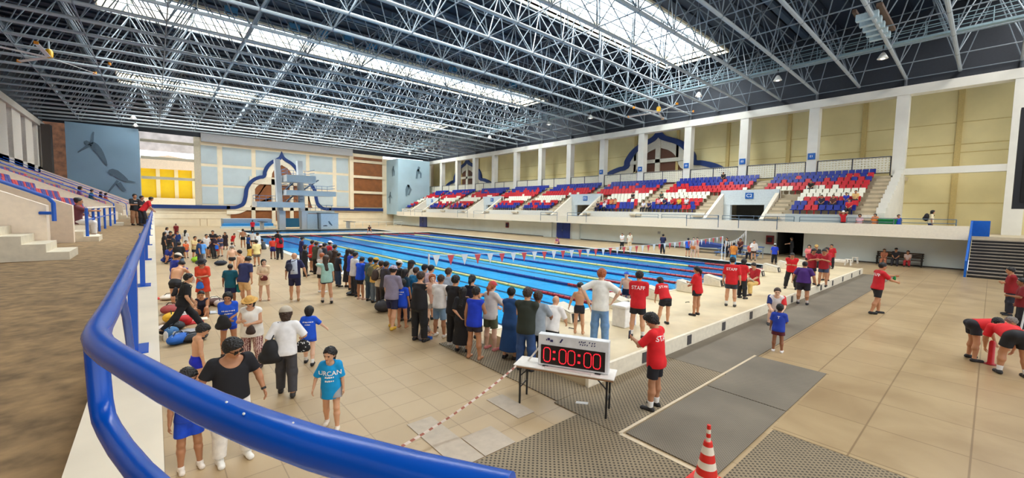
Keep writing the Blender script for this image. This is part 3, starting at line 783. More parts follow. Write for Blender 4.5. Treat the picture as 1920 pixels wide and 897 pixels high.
# ================================================================== RAIL IN FRONT OF THE CAMERA
t = thing('blue_guard_rail', (-.12, 5, 2.5), 'thick blue painted tubular guard rail sweeping across the foreground', 'railing')
def bend(a, b, c, r, n=10):
    """rounded corner at b"""
    a, b, c = (np.array(q, float) for q in (a, b, c)); u = (a-b)/np.linalg.norm(a-b); w = (c-b)/np.linalg.norm(c-b)
    p, q = b+u*r, b+w*r
    return [tuple((1-s)**2*p+2*s*(1-s)*b+s*s*q) for s in [i/n for i in range(n+1)]]
A1, A2 = (-.138, 1.58, 3.2), (.335, .33, 3.2)
top = [(-.06, 86, 3.2), (-.09, 12, 3.2), (-.105, 5, 3.2), (-.115, 2.6, 3.2), (-.123, 1.85, 3.2), (-.128, 1.65, 3.2), (-.126, 1.53, 3.2), (-.112, 1.43, 3.2), (-.085, 1.325, 3.2), (-.04, 1.18, 3.2), (.015, 1.005, 3.2), (.068, .855, 3.2), (.115, .74, 3.2), (.17, .62, 3.2), (.25, .475, 3.2), (.318, .365, 3.2)]
TOPA = np.array(top)
BLUER = M((0,80,186), .26, noise=.05, scale=5, bump=.02)
MB().path(top, .0295, 20).build('top_rail', BLUER, t, smooth=True)
low = [(-.125, 1.5, 3.2), (-.122, 1.49, 3.1), (-.119, 1.475, 3.04), (-.113, 1.45, 3.005), (-.1, 1.40, 2.99), (-.075, 1.29, 2.985), (-.04, 1.15, 2.985), (.0, 1.02, 2.985), (.06, .86, 2.985), (.16, .64, 2.985)]
MB().path(low, .024, 16).build('lower_rail', BLUER, t, smooth=True)
for y in (4.0, 7.2, 10.6, 14.5, 19, 24, 30, 37, 45, 54, 64, 75):
    MB().bar((-.14, y, 2.48), (-.13, y, 3.18), .05, .16, up=(0, 1, 0)).build('post', BLUER, t)
    MB().box(-.2, y-.13, 2.5, -.06, y+.13, 2.51).build('base_plate', BLUER, t)
b = MB().path([(-.13, 3.4, 2.6), (-.13, 3.0, 2.95), (-.135, 2.6, 3.18)], .018, 10); b.build('brace', BLUER, t, smooth=True)
chip = MB()
for (s, o) in ((.40, .0), (.49, -.01), (.60, .006)):
    p = np.array([np.interp(s, np.linspace(0, 1, 7), TOPA[-7:, q]) for q in range(3)])
    chip.ball(p+np.array((-.006+o, -.004, .0282)), (.0022, .0042, .0016), 8, 5)
chip.build('paint_chips', M((226,226,220), .6, noise=0), t)
# ================================================================== TABLE, CLOCK, CONE, TAPE
tl, tr = np.array((4.93, 5.61, .74)), np.array((5.79, 4.01, .74)); ux = (tr-tl)/np.linalg.norm(tr-tl); uy = np.array((-ux[1], ux[0], 0)); L = np.linalg.norm(tr-tl); W = .5; uz = np.array((0, 0, 1.))
t = thing('folding_table', (5.4, 4.8, 0), 'white-topped folding table with black metal legs carrying the timing clock', 'table')
def tp(u, v, z): return tl+ux*u+uy*v+uz*(z-.74)
MB().obox(tp(L/2, W/2, .725), ux*L/2, uy*W/2, uz*.012).build('tabletop', M((236,230,222), .4), t, bevel=.006)
MB().obox(tp(L/2, W/2, .70), ux*L/2*.99, uy*W/2*.99, uz*.013).build('edge_band', M((150,110,76), .5), t)
for u in (.12, L-.12):
    for v in (.05, W-.05):
        MB().tube(tp(u, v, .69), tp(u+.0, v, 0), .019, 8).build('leg', BLACK, t)
    MB().tube(tp(u, .05, .3), tp(u, W-.05, .3), .012, 6).tube(tp(u, W/2, .66), tp(u+(.25 if u < 1 else -.25), W/2, .69), .012, 6).build('leg_brace', BLACK, t)
    MB().tube(tp(u, .05, .52), tp(u+(.16 if u < 1 else -.16), .05, .68), .012, 6).build('hinge_strut', BLACK, t)
# clock
cw, ch, cd = 1.28, .58, .16
co = tp(.42, .16, .742); 
c = thing('timing_clock', tuple(co), 'white digital race clock showing 0:00:00 in red on the folding table', 'clock')
def cp(u, v, z): return co+ux*u+uy*v+uz*z
MB().obox(cp(cw/2, cd/2, ch/2), ux*cw/2, uy*cd/2, uz*ch/2).build('case', M((226,226,228), .4), c, bevel=.012)
MB().obox(cp(cw/2, -.004, .215), ux*(cw/2-.06), uy*.006, uz*.175).build('display', M((26,12,16), .3), c)
RED = M((255,36,54), .4, emit=1.1, noise=0)
SEG = {'0': 'abcdef'}
def digit(u, z, w, h, nm):
    mb = MB(); th = .014
    pts = [(.22*w, 0), (.78*w, 0), (w, .15*h), (w, .85*h), (.78*w, h), (.22*w, h), (0, .85*h), (0, .15*h)]
    for i in range(8):
        a, b_ = pts[i], pts[(i+1) % 8]
        n_ = np.array(b_)-np.array(a); ln = np.linalg.norm(n_); n_ = n_/ln; g = .006
        a = np.array(a)+n_*g; b_ = np.array(b_)-n_*g
        mb.bar(cp(u+a[0], -.014, z+a[1]), cp(u+b_[0], -.014, z+b_[1]), .012, th, up=tuple(np.cross(ux*n_[0]+uz*n_[1], uy)))
    mb.build(nm, RED, c)
for u in (.115, .405, .565, .855, 1.015): digit(u, .085, .125, .26, 'digit')
for u in (.31, .765):
    MB().obox(cp(u, -.014, .28), ux*.022, uy*.006, uz*.018).obox(cp(u, -.014, .15), ux*.022, uy*.006, uz*.018).build('colon', RED, c)
INK = M((30,30,90), .5, noise=0)
mk = MB().obox(cp(.20, -.003, .50), ux*.022, uy*.004, uz*.022).obox(cp(.255, -.003, .475), ux*.026, uy*.004, uz*.02).obox(cp(.16, -.003, .485), ux*.008, uy*.004, uz*.014)
mk.prism([(.40, .46), (.43, .46), (.47, .53), (.44, .53)], lambda u, v, d: cp(u, d, v), -.007, .0); mk.build('emblem', INK, c)
mk = MB()
for i, (u, z) in enumerate(((.76,.515),(.80,.525),(.83,.515),(.86,.525),(.94,.525),(.99,.52),(1.03,.525),(.78,.475),(.82,.47),(.86,.48),(.90,.475),(.98,.475),(1.03,.48))):
    mk.prism([(u-.012, z-.012), (u+.004, z-.014), (u+.014, z+.01), (u-.002, z+.014)], lambda u_, v, d: cp(u_, d, v), -.006, 0)
mk.build('lettering', INK, c)
MB().bar(cp(-.22, .12, .0), cp(.0, .1, .3), .03, .03).build('side_strut', M((236,232,226), .5), c)
ft = MB()
for u in (.15, 1.1): ft.obox(cp(u, cd/2, -.001), ux*.05, uy*.12, uz*.006)
ft.build('foot', BLACK, c)
kb = MB().obox(tp(1.0, .07, .745), ux*.42, uy*.04, uz*.008); tag(kb.build('power_strip', M((220,214,206), .5)), 'pale cable strip lying along the front edge of the table', 'cable')
# tape from rail to table
tm, nt_, b_ = node_mat('barrier_tape'); 
tc = nt_.nodes.new('ShaderNodeTexCoord'); wv = nt_.nodes.new('ShaderNodeTexWave'); wv.inputs['Scale'].default_value = 3.2; wv.bands_direction = 'DIAGONAL'
rr = nt_.nodes.new('ShaderNodeValToRGB'); rr.color_ramp.interpolation = 'CONSTANT'; rr.color_ramp.elements[0].color = (*lin((240,226,216)), 1); rr.color_ramp.elements[1].position = .62; rr.color_ramp.elements[1].color = (*lin((176,110,96)), 1)
nt_.links.new(tc.outputs['Object'], wv.inputs['Vector']); nt_.links.new(wv.outputs['Fac'], rr.inputs['Fac']); nt_.links.new(rr.outputs['Color'], b_.inputs['Base Color'])
pa = np.array((4.95, 5.55, .72)); pb = at(752, 838, .12); pts = []
tpm = MB(); N_ = 24; prev = None
for i in range(N_+1):
    s = i/N_; p = pa*(1-s)+np.array(pb)*s; p[2] -= .16*4*s*(1-s)*.5; tw = .35*math.sin(s*7); o = np.array((0, .0, .022))*math.cos(tw)+np.array((.018, .012, 0))*math.sin(tw)
    cur = (p-o, p+o)
    if prev: tpm.quad(prev[0], cur[0], cur[1], prev[1])
    prev = cur
o = tpm.build('barrier_tape', tm); md = o.modifiers.new('s', 'SOLIDIFY'); md.thickness = .002
tag(o, 'red and white barrier tape stretched from the table towards the rail', 'tape')
tb = at(1103, 762, .0)
w = MB().tube(tb+np.array((.02, .03, .018)), tb+np.array((-.12, .2, .018)), .018, 8).tube(tb+np.array((.06, .05, .018)), tb+np.array((-.08, .22, .018)), .018, 8)
tag(w.build('white_tube', M((240,240,238), .4), smooth=True), 'white plastic tubes lying on the mat under the table', 'tube')
# traffic cone
cb = (5.46, 2.28, 0)
c = thing('traffic_cone', cb, 'red and white striped traffic cone at the bottom edge of the picture', 'traffic cone')
prof = [(.155, .03), (.135, .12), (.117, .21), (.1, .30), (.082, .40), (.062, .5), (.05, .56)]
RC, WC = M((224,36,26), .4, noise=.04), M((240,226,206), .4, noise=.04)
for i in range(6): MB().lathe(cb, [(prof[i][0], prof[i][1]), (prof[i+1][0], prof[i+1][1])], 24).build('stripe', (RC if i % 2 == 1 else WC) if i < 5 else RC, c, smooth=True)
MB().obox((cb[0], cb[1], .016), (.2, 0, 0), (0, .2, 0), (0, 0, .016)).build('base', RC, c, bevel=.01)
z = .56
for i in range(4): MB().lathe(cb, [(.03-.0015*i, z), (.03-.0015*(i+1), z+.055)], 16).build('top_band', WC if i % 2 == 0 else RC, c, smooth=True); z += .055
tag(MB().lathe((5.13, 2.32, 0), [(.05, 0), (.05, .02), (.02, .03)], 16).build('floor_marker', M((240,200,50), .5)), 'small yellow disc on the deck left of the cone', 'marker')
# ================================================================== POOL FURNITURE
LR = {'y': ((214,206,120), (176,190,150)), 'b': ((18,60,140), (40,110,180))}
def lane_rope(x, kind, lab):
    t = thing('lane_rope', (x, PY0, 0), lab, 'lane rope', 'floating lane ropes')
    cols = {'y': M((214,206,128), .45, noise=.05), 'b': M((14,50,128), .45), 'r': M((176,34,40), .45)}
    y = PY0; segs = {'r': MB(), 'm': MB(), 's': MB()}
    for seg, y0, y1 in (('r', PY0+.1, PY0+5), ('m', PY0+5, PY1-5), ('s', PY1-5, PY1-.1)):
        m = segs[seg]; yy = y0; step = .32 if seg != 'm' else .8
        while yy < y1-.05:
            e = min(yy+step, y1)
            m.tube((x, yy+.03, -.03), (x, e-.01, -.03), .075, 8); yy = e
    segs['r'].build('end_floats', cols['r'], t); segs['s'].build('end_floats', cols['r'], t); segs['m'].build('middle_floats', cols[kind], t)
    MB().tube((x, PY0, -.03), (x, PY1, -.03), .012, 5).build('cable', STEEL, t)
for k, (kind) in enumerate('bybybybyb'):
    n = ('nearest the crowd', 'second from the crowd side', 'third from the crowd side', 'fourth from the crowd side', 'in the middle of the pool', 'fourth from the far side', 'third from the far side', 'second from the far side', 'nearest the right stand')[k]
    lane_rope(PX0+2.5*(k+1), kind, '%s lane rope with red end sections, %s' % ('yellow' if kind == 'y' else 'dark blue', n))
def flag_line(y, x0, z0, x1, z1, n, lab, sag=.25):
    t = thing('pennant_line', (x0, y, 0), lab, 'bunting', 'backstroke pennant lines')
    P = []
    for i in range(2*n+1):
        s = i/(2*n); P.append((x0+(x1-x0)*s, y, z0+(z1-z0)*s-sag*4*s*(1-s)))
    MB().path(P, .012, 6).build('string', M((236,238,238), .5), t)
    for i in range(n):
        s = (i+.5)/n; a = np.array((x0+(x1-x0)*s, y, z0+(z1-z0)*s-sag*4*s*(1-s)))
        MB().prism([(-.16, 0), (.16, 0), (.06, -.26), (0, -.42), (-.06, -.26)], lambda u, v, d, a=a: (a[0]+u, a[1]+d, a[2]+v), -.004, .004).build('pennant', M((238,240,238), .6, noise=.02) if i % 2 == 0 else M((222,84,86), .6, noise=.02), t)
    for (x, z) in ((x0, z0), (x1, z1)):
        MB().tube((x, y, 0), (x, y, z+.05), .035, 8).lathe((x, y, 0), [(.16, 0), (.16, .04), (.05, .06)], 12).build('pole', M((236,238,238), .4), t)
flag_line(13.72, PX0-.25, 1.85, PX1+.6, 1.85, 40, 'red and white pennants strung on a line across the near end of the pool', .22)
# a second string slung off to the right, towards the wall
p0 = (33.9, 13.6, 1.5)
t = thing('pennant_line', p0, 'white pennants slung from the pool edge towards the blue bench on the right', 'bunting', 'backstroke pennant lines')
p1 = (40.2, 14.4, 2.2)
MB().path([tuple(np.array(p0)*(1-s)+np.array(p1)*s-np.array((0, 0, .35*4*s*(1-s)))) for s in np.linspace(0, 1, 13)], .012, 6).build('string', M((236,238,238), .5), t)
for i in range(11):
    s = (i+.5)/11; a = np.array(p0)*(1-s)+np.array(p1)*s-np.array((0, 0, .35*4*s*(1-s)))
    MB().prism([(-.16, 0), (.16, 0), (0, -.42)], lambda u, v, d, a=a: (a[0]+u, a[1]+d, a[2]+v), -.004, .004).build('pennant', M((238,240,238), .6, noise=.02), t)
MB().tube((33.9, 13.6, 0), (33.9, 13.6, 1.55), .035, 8).build('pole', M((236,238,238), .4), t)
MB().tube((40.2, 14.4, 0), (40.2, 14.4, 2.25), .035, 8).build('pole', M((236,238,238), .4), t)
# starting blocks
def start_block(x, n):
    t = thing('starting_block', (x, PY0-.45, .34), 'white starting block with a black number plate, ' + n, 'starting block', 'starting blocks')
    MB().prism([(-.42, 0), (-.36, .30), (.36, .44), (.36, 0)], lambda u, v, d: (x+d, PY0-.45+u, .34+v), -.27, .27).build('body', M((238,228,206), .45), t, bevel=.03)
    MB().prism([(-.37, .31), (.35, .45), (.35, .462), (-.37, .322)], lambda u, v, d: (x+d, PY0-.45+u, .34+v), -.25, .25).build('tread', M((216,208,190), .7), t)
    MB().prism([(-.432, .03), (-.372, .28), (-.36, .28), (-.42, .03)], lambda u, v, d: (x+d, PY0-.45+u, .34+v), -.2, .2).build('number_plate', M((22,22,24), .4), t)
    MB().prism([(-.437, .08), (-.395, .24), (-.385, .24), (-.427, .08)], lambda u, v, d: (x+d*1.0, PY0-.45+u, .34+v), -.03, .05).build('number_mark', M((236,232,222), .5), t)
    MB().tube((x-.2, PY0-.02, .45), (x-.2, PY0-.02, .62), .014, 6).tube((x+.2, PY0-.02, .45), (x+.2, PY0-.02, .62), .014, 6).tube((x-.2, PY0-.02, .62), (x+.2, PY0-.02, .62), .014, 6).build('grab_bar', STEEL, t)
for k in range(10):
    start_block(PX0+1.25+2.5*k, ('nearest the folding table', 'second from the table', 'third from the table', 'fourth from the table', 'fifth from the table', 'fifth from the right wall', 'fourth from the right wall', 'third from the right wall', 'second from the right wall', 'nearest the right wall')[k])
# white box and bottle by the man in jeans
q = at(1176, 612, .34)
t = thing('equipment_box', tuple(q), 'white plastic box with a blue label standing on the platform beside the man in jeans', 'box')
MB().obox((q[0], q[1]+.1, .62), (.3, 0, 0), (0, .22, 0), (0, 0, .28)).build('body', M((240,240,238), .4), t, bevel=.03)
MB().obox((q[0], q[1]+.1, .93), (.33, 0, 0), (0, .25, 0), (0, 0, .035)).build('lid', M((236,236,234), .4), t, bevel=.02)
MB().obox((q[0]+.1, q[1]-.125, .5), (.09, 0, 0), (0, .006, 0), (0, 0, .13)).build('label_panel', M((60,130,190), .5), t)
# diving tower ------------------------------------------------------
PALEW = M((214,218,220), .6, noise=.03); PALEC = M((196,212,220), .6)
t = thing('diving_tower', (17, 76, 0), 'tall pale diving tower with two pillars and staggered platforms by the far wall', 'diving tower')
Y0 = 75.6
for xb, nm in ((15.6, 'pillar'), (18.9, 'pillar')):
    MB().prism([(.02, 0), (.78, 0), (.34, 11.3), (-.4, 11.3)], lambda u, v, d, xb=xb: (xb-.3+u, d, v), Y0, Y0+1.1).build(nm, PALEW, t)
    MB().box(xb-.4, Y0-.9, 0, xb+.5, Y0+.2, 3.0).build('buttress', PALEW, t)
def plat(x0, x1, z, h, y0, y1, nm='platform'):
    MB().box(x0, y0, z-h, x1, y1, z).build(nm, PALEW, t)
    MB().box(x0, y0-.02, z-h-.02, x1, y0+.05, z-.05).build('platform_face', PALEC, t)
    r = MB()
    for zz in (.5, 1.0): r.tube((x0+.1, y1-.1, z+zz), (x1-.1, y1-.1, z+zz), .04, 6).tube((x0+.1, y0+.1, z+zz), (x0+.1, y1-.1, z+zz), .04, 6).tube((x1-.1, y0+.4, z+zz), (x1-.1, y1-.1, z+zz), .04, 6)
    for x in np.arange(x0+.1, x1, .9): r.tube((x, y1-.1, z), (x, y1-.1, z+1), .035, 6)
    r.build('platform_rail', M((80,110,150), .4), t)
plat(16.0, 20.3, 8.75, 1.1, Y0-2.6, Y0+1.6); plat(16.0, 23.6, 6.35, .8, Y0-2.2, Y0+1.6); plat(11.9, 18.6, 4.4, .85, Y0-2.2, Y0+1.6); plat(19.4, 24.2, 3.05, .4, Y0+.6, Y0+1.6)
for x0, z0, x1, z1 in ((16.9, 4.5, 18.6, 6.2), (19.4, 6.5, 22, 8.4), (16.8, 6.5, 18.4, 8.2)):
    MB().bar((x0, Y0+2.2, z0), (x1, Y0+2.2, z1), .8, .16).build('stair', M((70,86,104), .5), t)
MB().box(19.3, Y0-1.0, 0, 20.9, Y0+1.5, 2.55).build('base_block', M((196,214,224), .5), t)
t = thing('pool_hut', (22.5, 74, 0), 'white hut with a small diver figure on its wall beside the diving tower', 'hut')
MB().box(21.1, 73.3, 0, 23.9, 75.6, 2.62).build('wall', M((206,220,228), .5), t)
MB().box(21.05, 73.25, 2.62, 23.95, 75.65, 2.72).build('roof_edge', M((120,130,134), .5), t)
MB().prism(body_outline([(22.3, 1.35), (22.5, 1.0), (22.85, .6)], (.1, .15, .08)), lambda u, v, d: (u, 73.3-d, v), 0, .02).build('diver_figure', M((88,108,124), .5), t)
MB().prism(body_outline([(21.4, .55), (21.8, .6), (22.1, .57)], (.05, .1, .05)), lambda u, v, d: (u, 73.3-d, v), 0, .02).build('swimmer_figure', M((60,72,82), .5), t)
t = thing('poolside_structure', (10, 83, 0), 'low grey and blue tiled ledge in front of the brown louvres at the far end', 'ledge')
MB().box(8.6, 82.6, 0, 15.6, 86, 1.5).build('ledge', M((150,162,172), .6), t); MB().box(8.3, 81.4, 0, 15.6, 82.6, .75).build('lower_step', M((30,120,176), .4), t); MB().box(8.0, 80.5, 0, 15.8, 81.4, .3).build('coping', M((200,222,232), .4), t)
MB().box(17.6, 83.4, 0, 23.0, 83.8, 1.6).build('tiled_panel', M((16,86,124), .4), t)
# springboards
for (x, lab) in ((12.9, 'dark springboard on a pale stand left of the diving tower'), (26.4, 'dark springboard on a pale stand right of the hut')):
    t = thing('springboard', (x, 76, 0), lab, 'springboard', 'springboards')
    MB().box(x-.3, 72.8, 1.2, x+.3, 77.4, 1.27).build('board', M((48,60,74), .4), t); MB().box(x-.25, 75.4, 0, x+.25, 76.0, 1.2).build('fulcrum_stand', PALEW, t)
r = MB(); z = 1.0
for x in np.arange(27.4, 39.5, 1.6): r.tube((x, 79.8, 0), (x, 79.8, z), .045, 6)
r.tube((27.4, 79.8, z), (39, 79.8, z), .045, 6)
tag(r.build('poolside_railing', M((222,222,216), .4)), 'low white railing on the far deck in front of the cream wall', 'railing')
# right side: doors, hose boxes, bench, bin
def door(y0, y1, lab):
    t = thing('blue_door', (42.48, (y0+y1)/2, 0), lab, 'door')
    MB().box(42.36, y0, .02, 42.47, y1, 2.1).build('leaf', M((16,52,140), .4), t); MB().box(42.33, (y0+y1)/2-.015, .05, 42.36, (y0+y1)/2+.015, 2.08).build('centre_gap', M((8,26,70), .5), t)
    MB().tube((42.3, (y0+y1)/2+.1, .95), (42.3, (y0+y1)/2+.1, 1.2), .02, 6).build('handle', STEEL, t)
door(37.2, 39.6, 'blue double door in the wall under the right balcony'); door(76, 79, 'dark blue doorway far down the wall under the right balcony')
def hose(y, lab):
    t = thing('fire_hose_box', (42.4, y, 1.2), lab, 'fire hose box', 'fire hose boxes')
    MB().box(42.3, y-.3, .95, 42.47, y+.3, 1.75).build('cabinet', M((120,20,24), .5), t); MB().box(42.28, y-.2, 1.15, 42.3, y+.2, 1.6).build('glass_front', M((30,24,24), .2), t)
hose(13.15, 'dark red fire hose box beside the dark tunnel'); hose(50.3, 'red fire hose box on the wall far down the right side')
tag(MB().box(42.4, 24.0, 1.3, 42.5, 24.3, 1.6).box(42.2, 24.1, 1.45, 42.4, 24.2, 1.55).build('wall_lamp', STEEL), 'small grey lamp on the wall under the balcony', 'lamp')
def bench_of(px, py, n, lab):
    q = at(px, py); q[0] = 42.08; t = thing('wooden_bench', (q[0], q[1], 0), lab, 'bench'); x, y = q[0], q[1]
    for k in range(4): MB().box(x-.25+.11*k, y-1.3, .43, x-.17+.11*k, y+1.3, .47).build('seat_slat', M((74,56,42), .6), t)
    for k in range(3): MB().box(x+.24, y-1.3, .6+.14*k, x+.28, y+1.3, .7+.14*k).build('back_slat', M((74,56,42), .6), t)
    for yy in (-1.25, 1.2):
        MB().box(x-.26, y+yy, 0, x-.2, y+yy+.06, .66).build('leg', BLACK, t); MB().box(x+.22, y+yy, 0, x+.28, y+yy+.06, .95).build('leg', BLACK, t)
        MB().box(x-.28, y+yy, .63, x+.28, y+yy+.06, .67).build('armrest', BLACK, t)
    return q
BENCH = bench_of(1687, 497, 2, 'dark slatted bench against the wall by the stairs')
q = atX(1665, 413, 41.1); x, y = 41.1, q[1]
t = thing('wheelie_bin', (x, y, 2.37), 'green wheeled rubbish bin standing on the right balcony', 'bin')
MB().prism([(-.42, .06), (.42, .06), (.5, 1.0), (-.5, 1.0)], lambda u, v, d: (x+d, y+u, 2.37+v), -.3, .3).build('body', M((8,120,62), .5), t); MB().obox((x, y, 3.41), (.32, 0, 0), (0, .55, 0), (0, 0, .05)).build('lid', M((8,132,68), .5), t, bevel=.03)
for s in (-.3, .3): MB().tube((x+.3, y+s-.05, 2.47), (x+.3, y+s+.05, 2.47), .1, 12).build('wheel', BLACK, t)
# stairs up to the balcony at the right
t = thing('staircase', (40, 0, 0), 'dark metal staircase with blue side panels climbing to the right balcony', 'staircase')
SX, SXE, SY0, SY1 = 37.6, 42.4, -2.6, .85; NS = 13
for i in range(NS):
    x0 = SX+(SXE-SX)*i/NS; z0 = 2.37*(i+1)/NS
    MB().box(x0, SY0, z0-.05, x0+(SXE-SX)/NS+.04, SY1, z0).build('tread', M((150,138,122), .7), t)
    MB().box(x0+.02, SY0, z0-.18, x0+.04, SY1, z0-.05).build('riser', M((30,28,28), .7), t)
for y in (SY0+.9, SY0+2.1): MB().bar((SX, y, .02), (SXE, y, 2.3), .1, .1).build('stringer', BLACK, t)
for y in (SY0-.08, SY1+.08):
    MB().prism([(SX-.15, 0), (SX-.15, 1.0), (SX+.1, 1.05), (SXE-.2, 3.4), (SXE+.3, 3.4), (SXE+.3, 2.2), (SX+.2, 0)], lambda u, v, d: (u, d, v), y-.05, y+.05).build('side_panel', M((0,92,186), .4), t)
MB().box(SXE-.1, SY1+.14, 2.39, SXE+1.6, SY1+.02, 3.45).box(SXE+.32, SY1-.75, 2.39, SXE+.42, SY1+.02, 3.45).build('top_panel', M((0,92,186), .4), t)
struct('wall_stair', MB().box(42.78, -6.5, 0, 42.95, .85, 2.12), M((52,50,48), .8))
# dark frame, poles and black board at the right edge
q = at(1913, 640)
t = thing('black_panel', (q[0], q[1]-.5, 0), 'tall black board standing at the right edge behind the staff', 'panel')
e0 = at(1908, 600)
d_ = np.array((e0[0], e0[1], 0)); dv = np.array((.1, -1.0, 0))
MB().obox(d_+dv*.9+np.array((.6, 0, 1.4)), (.04, 0, 0), (0, .85, 0), (0, 0, 1.4)).build('board', M((16,17,20), .5), t)
for k, pxx in enumerate((1904, 1911)):
    g0 = at(pxx, 620+10*k); MB().tube((g0[0], g0[1], 0), (g0[0]+.5, g0[1]-.25, 2.6), .025, 8).build('pole', M((200,204,206), .4), t)
c = atX(1913, 300, 30); t = thing('scoreboard', (30, c[1], 6), 'black scoreboard casing cut off by the right edge of the picture', 'scoreboard')
za = atX(1913, 392, 30)[2]; zb_ = atX(1913, 205, 30)[2]
MB().box(29.6, c[1]-3, za, 30.4, c[1]+.12, zb_).build('casing', M((30,32,38), .5), t); MB().box(29.55, c[1]-2.9, za+.3, 29.6, c[1]-.1, zb_-.3).build('face', M((14,15,18), .4), t)
MB().tube((30, c[1]-.6, zb_), (30, c[1]-.6, 16), .05, 6).build('hanger', STEEL, t)
MB().tube((30, c[1]-.6, 0), (30, c[1]-.6, za), .07, 8).build('mast', M((40,44,60), .5), t)
# white plastic chairs and stools
def stool(px, py, lab):
    q = at(px, py); t = thing('plastic_stool', (q[0], q[1], 0), lab, 'stool', 'white plastic stools'); x, y = q[0], q[1]; W_ = M((238,232,218), .4)
    MB().lathe((x, y, .42), [(.2, 0), (.21, .02), (.2, .05)], 14).build('seat', W_, t)
    for k in range(4):
        a = PI/4+k*PI/2; MB().bar((x+math.cos(a)*.24, y+math.sin(a)*.24, 0), (x+math.cos(a)*.16, y+math.sin(a)*.16, .43), .06, .03).build('leg', W_, t)
stool(1590, 498, 'white plastic stool on the deck past the platform end'); stool(1603, 494, 'white plastic stool farther back beside the wall')
q = at(1572, 492); tag(MB().obox((q[0], q[1], .12), (.5, .1, 0), (-.1, .6, 0), (0, 0, .12)).build('foam_block', M((240,232,216), .5), bevel=.05), 'white block lying on the deck behind the red staff', 'block')
def tarp(px, py, lab):
    q = at(px, py); t = thing('blue_cover', (q[0], q[1], 0), lab, 'cover'); x, y = q[0], q[1]
    MB().prism([(-1.7, .62), (-.9, 1.05), (.2, .95), (1.5, .8), (1.9, .6), (0, .52)], lambda u, v, d: (x+d, y-u, v), -.7, .7).build('sheet', M((28,58,128), .5), t)
    for s in (-1.5, 1.5): MB().box(x-.5, y+s-.04, 0, x-.42, y+s+.04, .62).box(x+.42, y+s-.04, 0, x+.5, y+s+.04, .62).build('leg', STEEL, t)
tarp(1325, 474, 'dark blue sheet thrown over a table beside the right wall')
q = at(1385, 482); x, y = q[0], q[1]
t = thing('bleacher', (x, y, 0), 'small blue bleacher bench against the wall with people sitting on it', 'bench')
for k in range(3): MB().box(x-.9+.6*k, y-1.7, .35+.3*k-.05, x-.45+.6*k, y+1.7, .35+.3*k).build('seat_plank', M((30,96,176), .4), t)
for s in (-1.6, 0, 1.6): MB().bar((x-.9, y+s, .0), (x+.9, y+s, .9), .06, .06).box(x+.7, y+s-.03, 0, x+.76, y+s+.03, .95).box(x-.7, y+s-.03, 0, x-.64, y+s+.03, .3).build('frame', STEEL, t)
BLEACH = (x, y)
# bags and bundles left on the deck
def bag(px, py, sz, col, lab, name='sports_bag', cat='bag', grp=None):
    q = at(px, py); sx, sy, sh = sz; q[0] = max(q[0], .04+max(sx, sy)); t = thing(name, (q[0], q[1], 0), lab, cat, grp, random.uniform(0, 3))
    MB().ball((0, 0, sh*.5), (sx, sy, sh*.52), 14, 8).build('body', M(col, .7, noise=.12, scale=6), t, local=True, smooth=True)
    MB().path([(-sx*.6, 0, sh*.85), (-sx*.3, 0, sh*1.2), (sx*.3, 0, sh*1.2), (sx*.6, 0, sh*.85)], .012, 6).build('handle', BLACK, t, local=True)
    MB().path([(-sx*.7, .0, sh*.88), (0, .0, sh*1.03), (sx*.7, 0, sh*.88)], .008, 5).build('zip', STEEL, t, local=True)
for px, py, sz, col, lab in ((312,648,(.33,.2,.26),(24,96,190),'shiny blue bag on the deck at the foot of the parapet wall'), (345,610,(.22,.2,.3),(206,30,40),'round red bag in the heap of belongings on the left'),
    (330,618,(.3,.2,.24),(30,30,34),'black bag beside the round red bag'), (362,640,(.34,.22,.2),(26,26,30),'flat black bag in front of the heap of belongings'), (313,606,(.26,.22,.3),(226,178,40),'yellow bag against the parapet wall'),
    (322,634,(.2,.16,.3),(70,120,170),'pale blue cool bag in the heap of belongings'), (402,572,(.3,.2,.25),(92,60,50),'brown bag behind the woman sitting on the deck'), (412,574,(.2,.18,.22),(224,206,196),'cream bag beside the brown bag'),
    (414,498,(.34,.2,.3),(28,34,48),'dark sports bag with a pale stripe on the deck by the teal-shirted person'), (368,492,(.3,.26,.36),(150,200,40),'lime green bag on the deck in the left group'), (722,584,(.4,.26,.42),(56,54,58),'dark grey bag on the deck at the feet of the crowd'),
    (662,553,(.3,.2,.16),(20,20,24),'small black bag beside the crowd on the left'), (345,593,(.4,.3,.2),(216,210,206),'pale towel bundle behind the walking man in black'), (310,590,(.3,.3,.3),(150,60,60),'maroon bundle against the parapet wall'), (318,562,(.3,.26,.2),(236,226,216),'white bundle beside the bare-backed man'),
    (328,486,(.34,.28,.3),(20,40,120),'navy blue bag in the left-hand group of bags'), (312,492,(.34,.28,.3),(30,60,150),'blue bag against the parapet wall in the left group'), (1288,585,(.26,.22,.3),(26,150,190),'teal bag beside a starting block on the platform'), (1072,640,(.3,.24,.3),(18,28,60),'navy bag on the deck behind the clock'), (1404,545,(.2,.16,.16),(226,224,222),'pale folded cloth on the platform by the sitting staff member')):
    bag(px, py, sz, col, lab)
rs2 = random.Random(11)
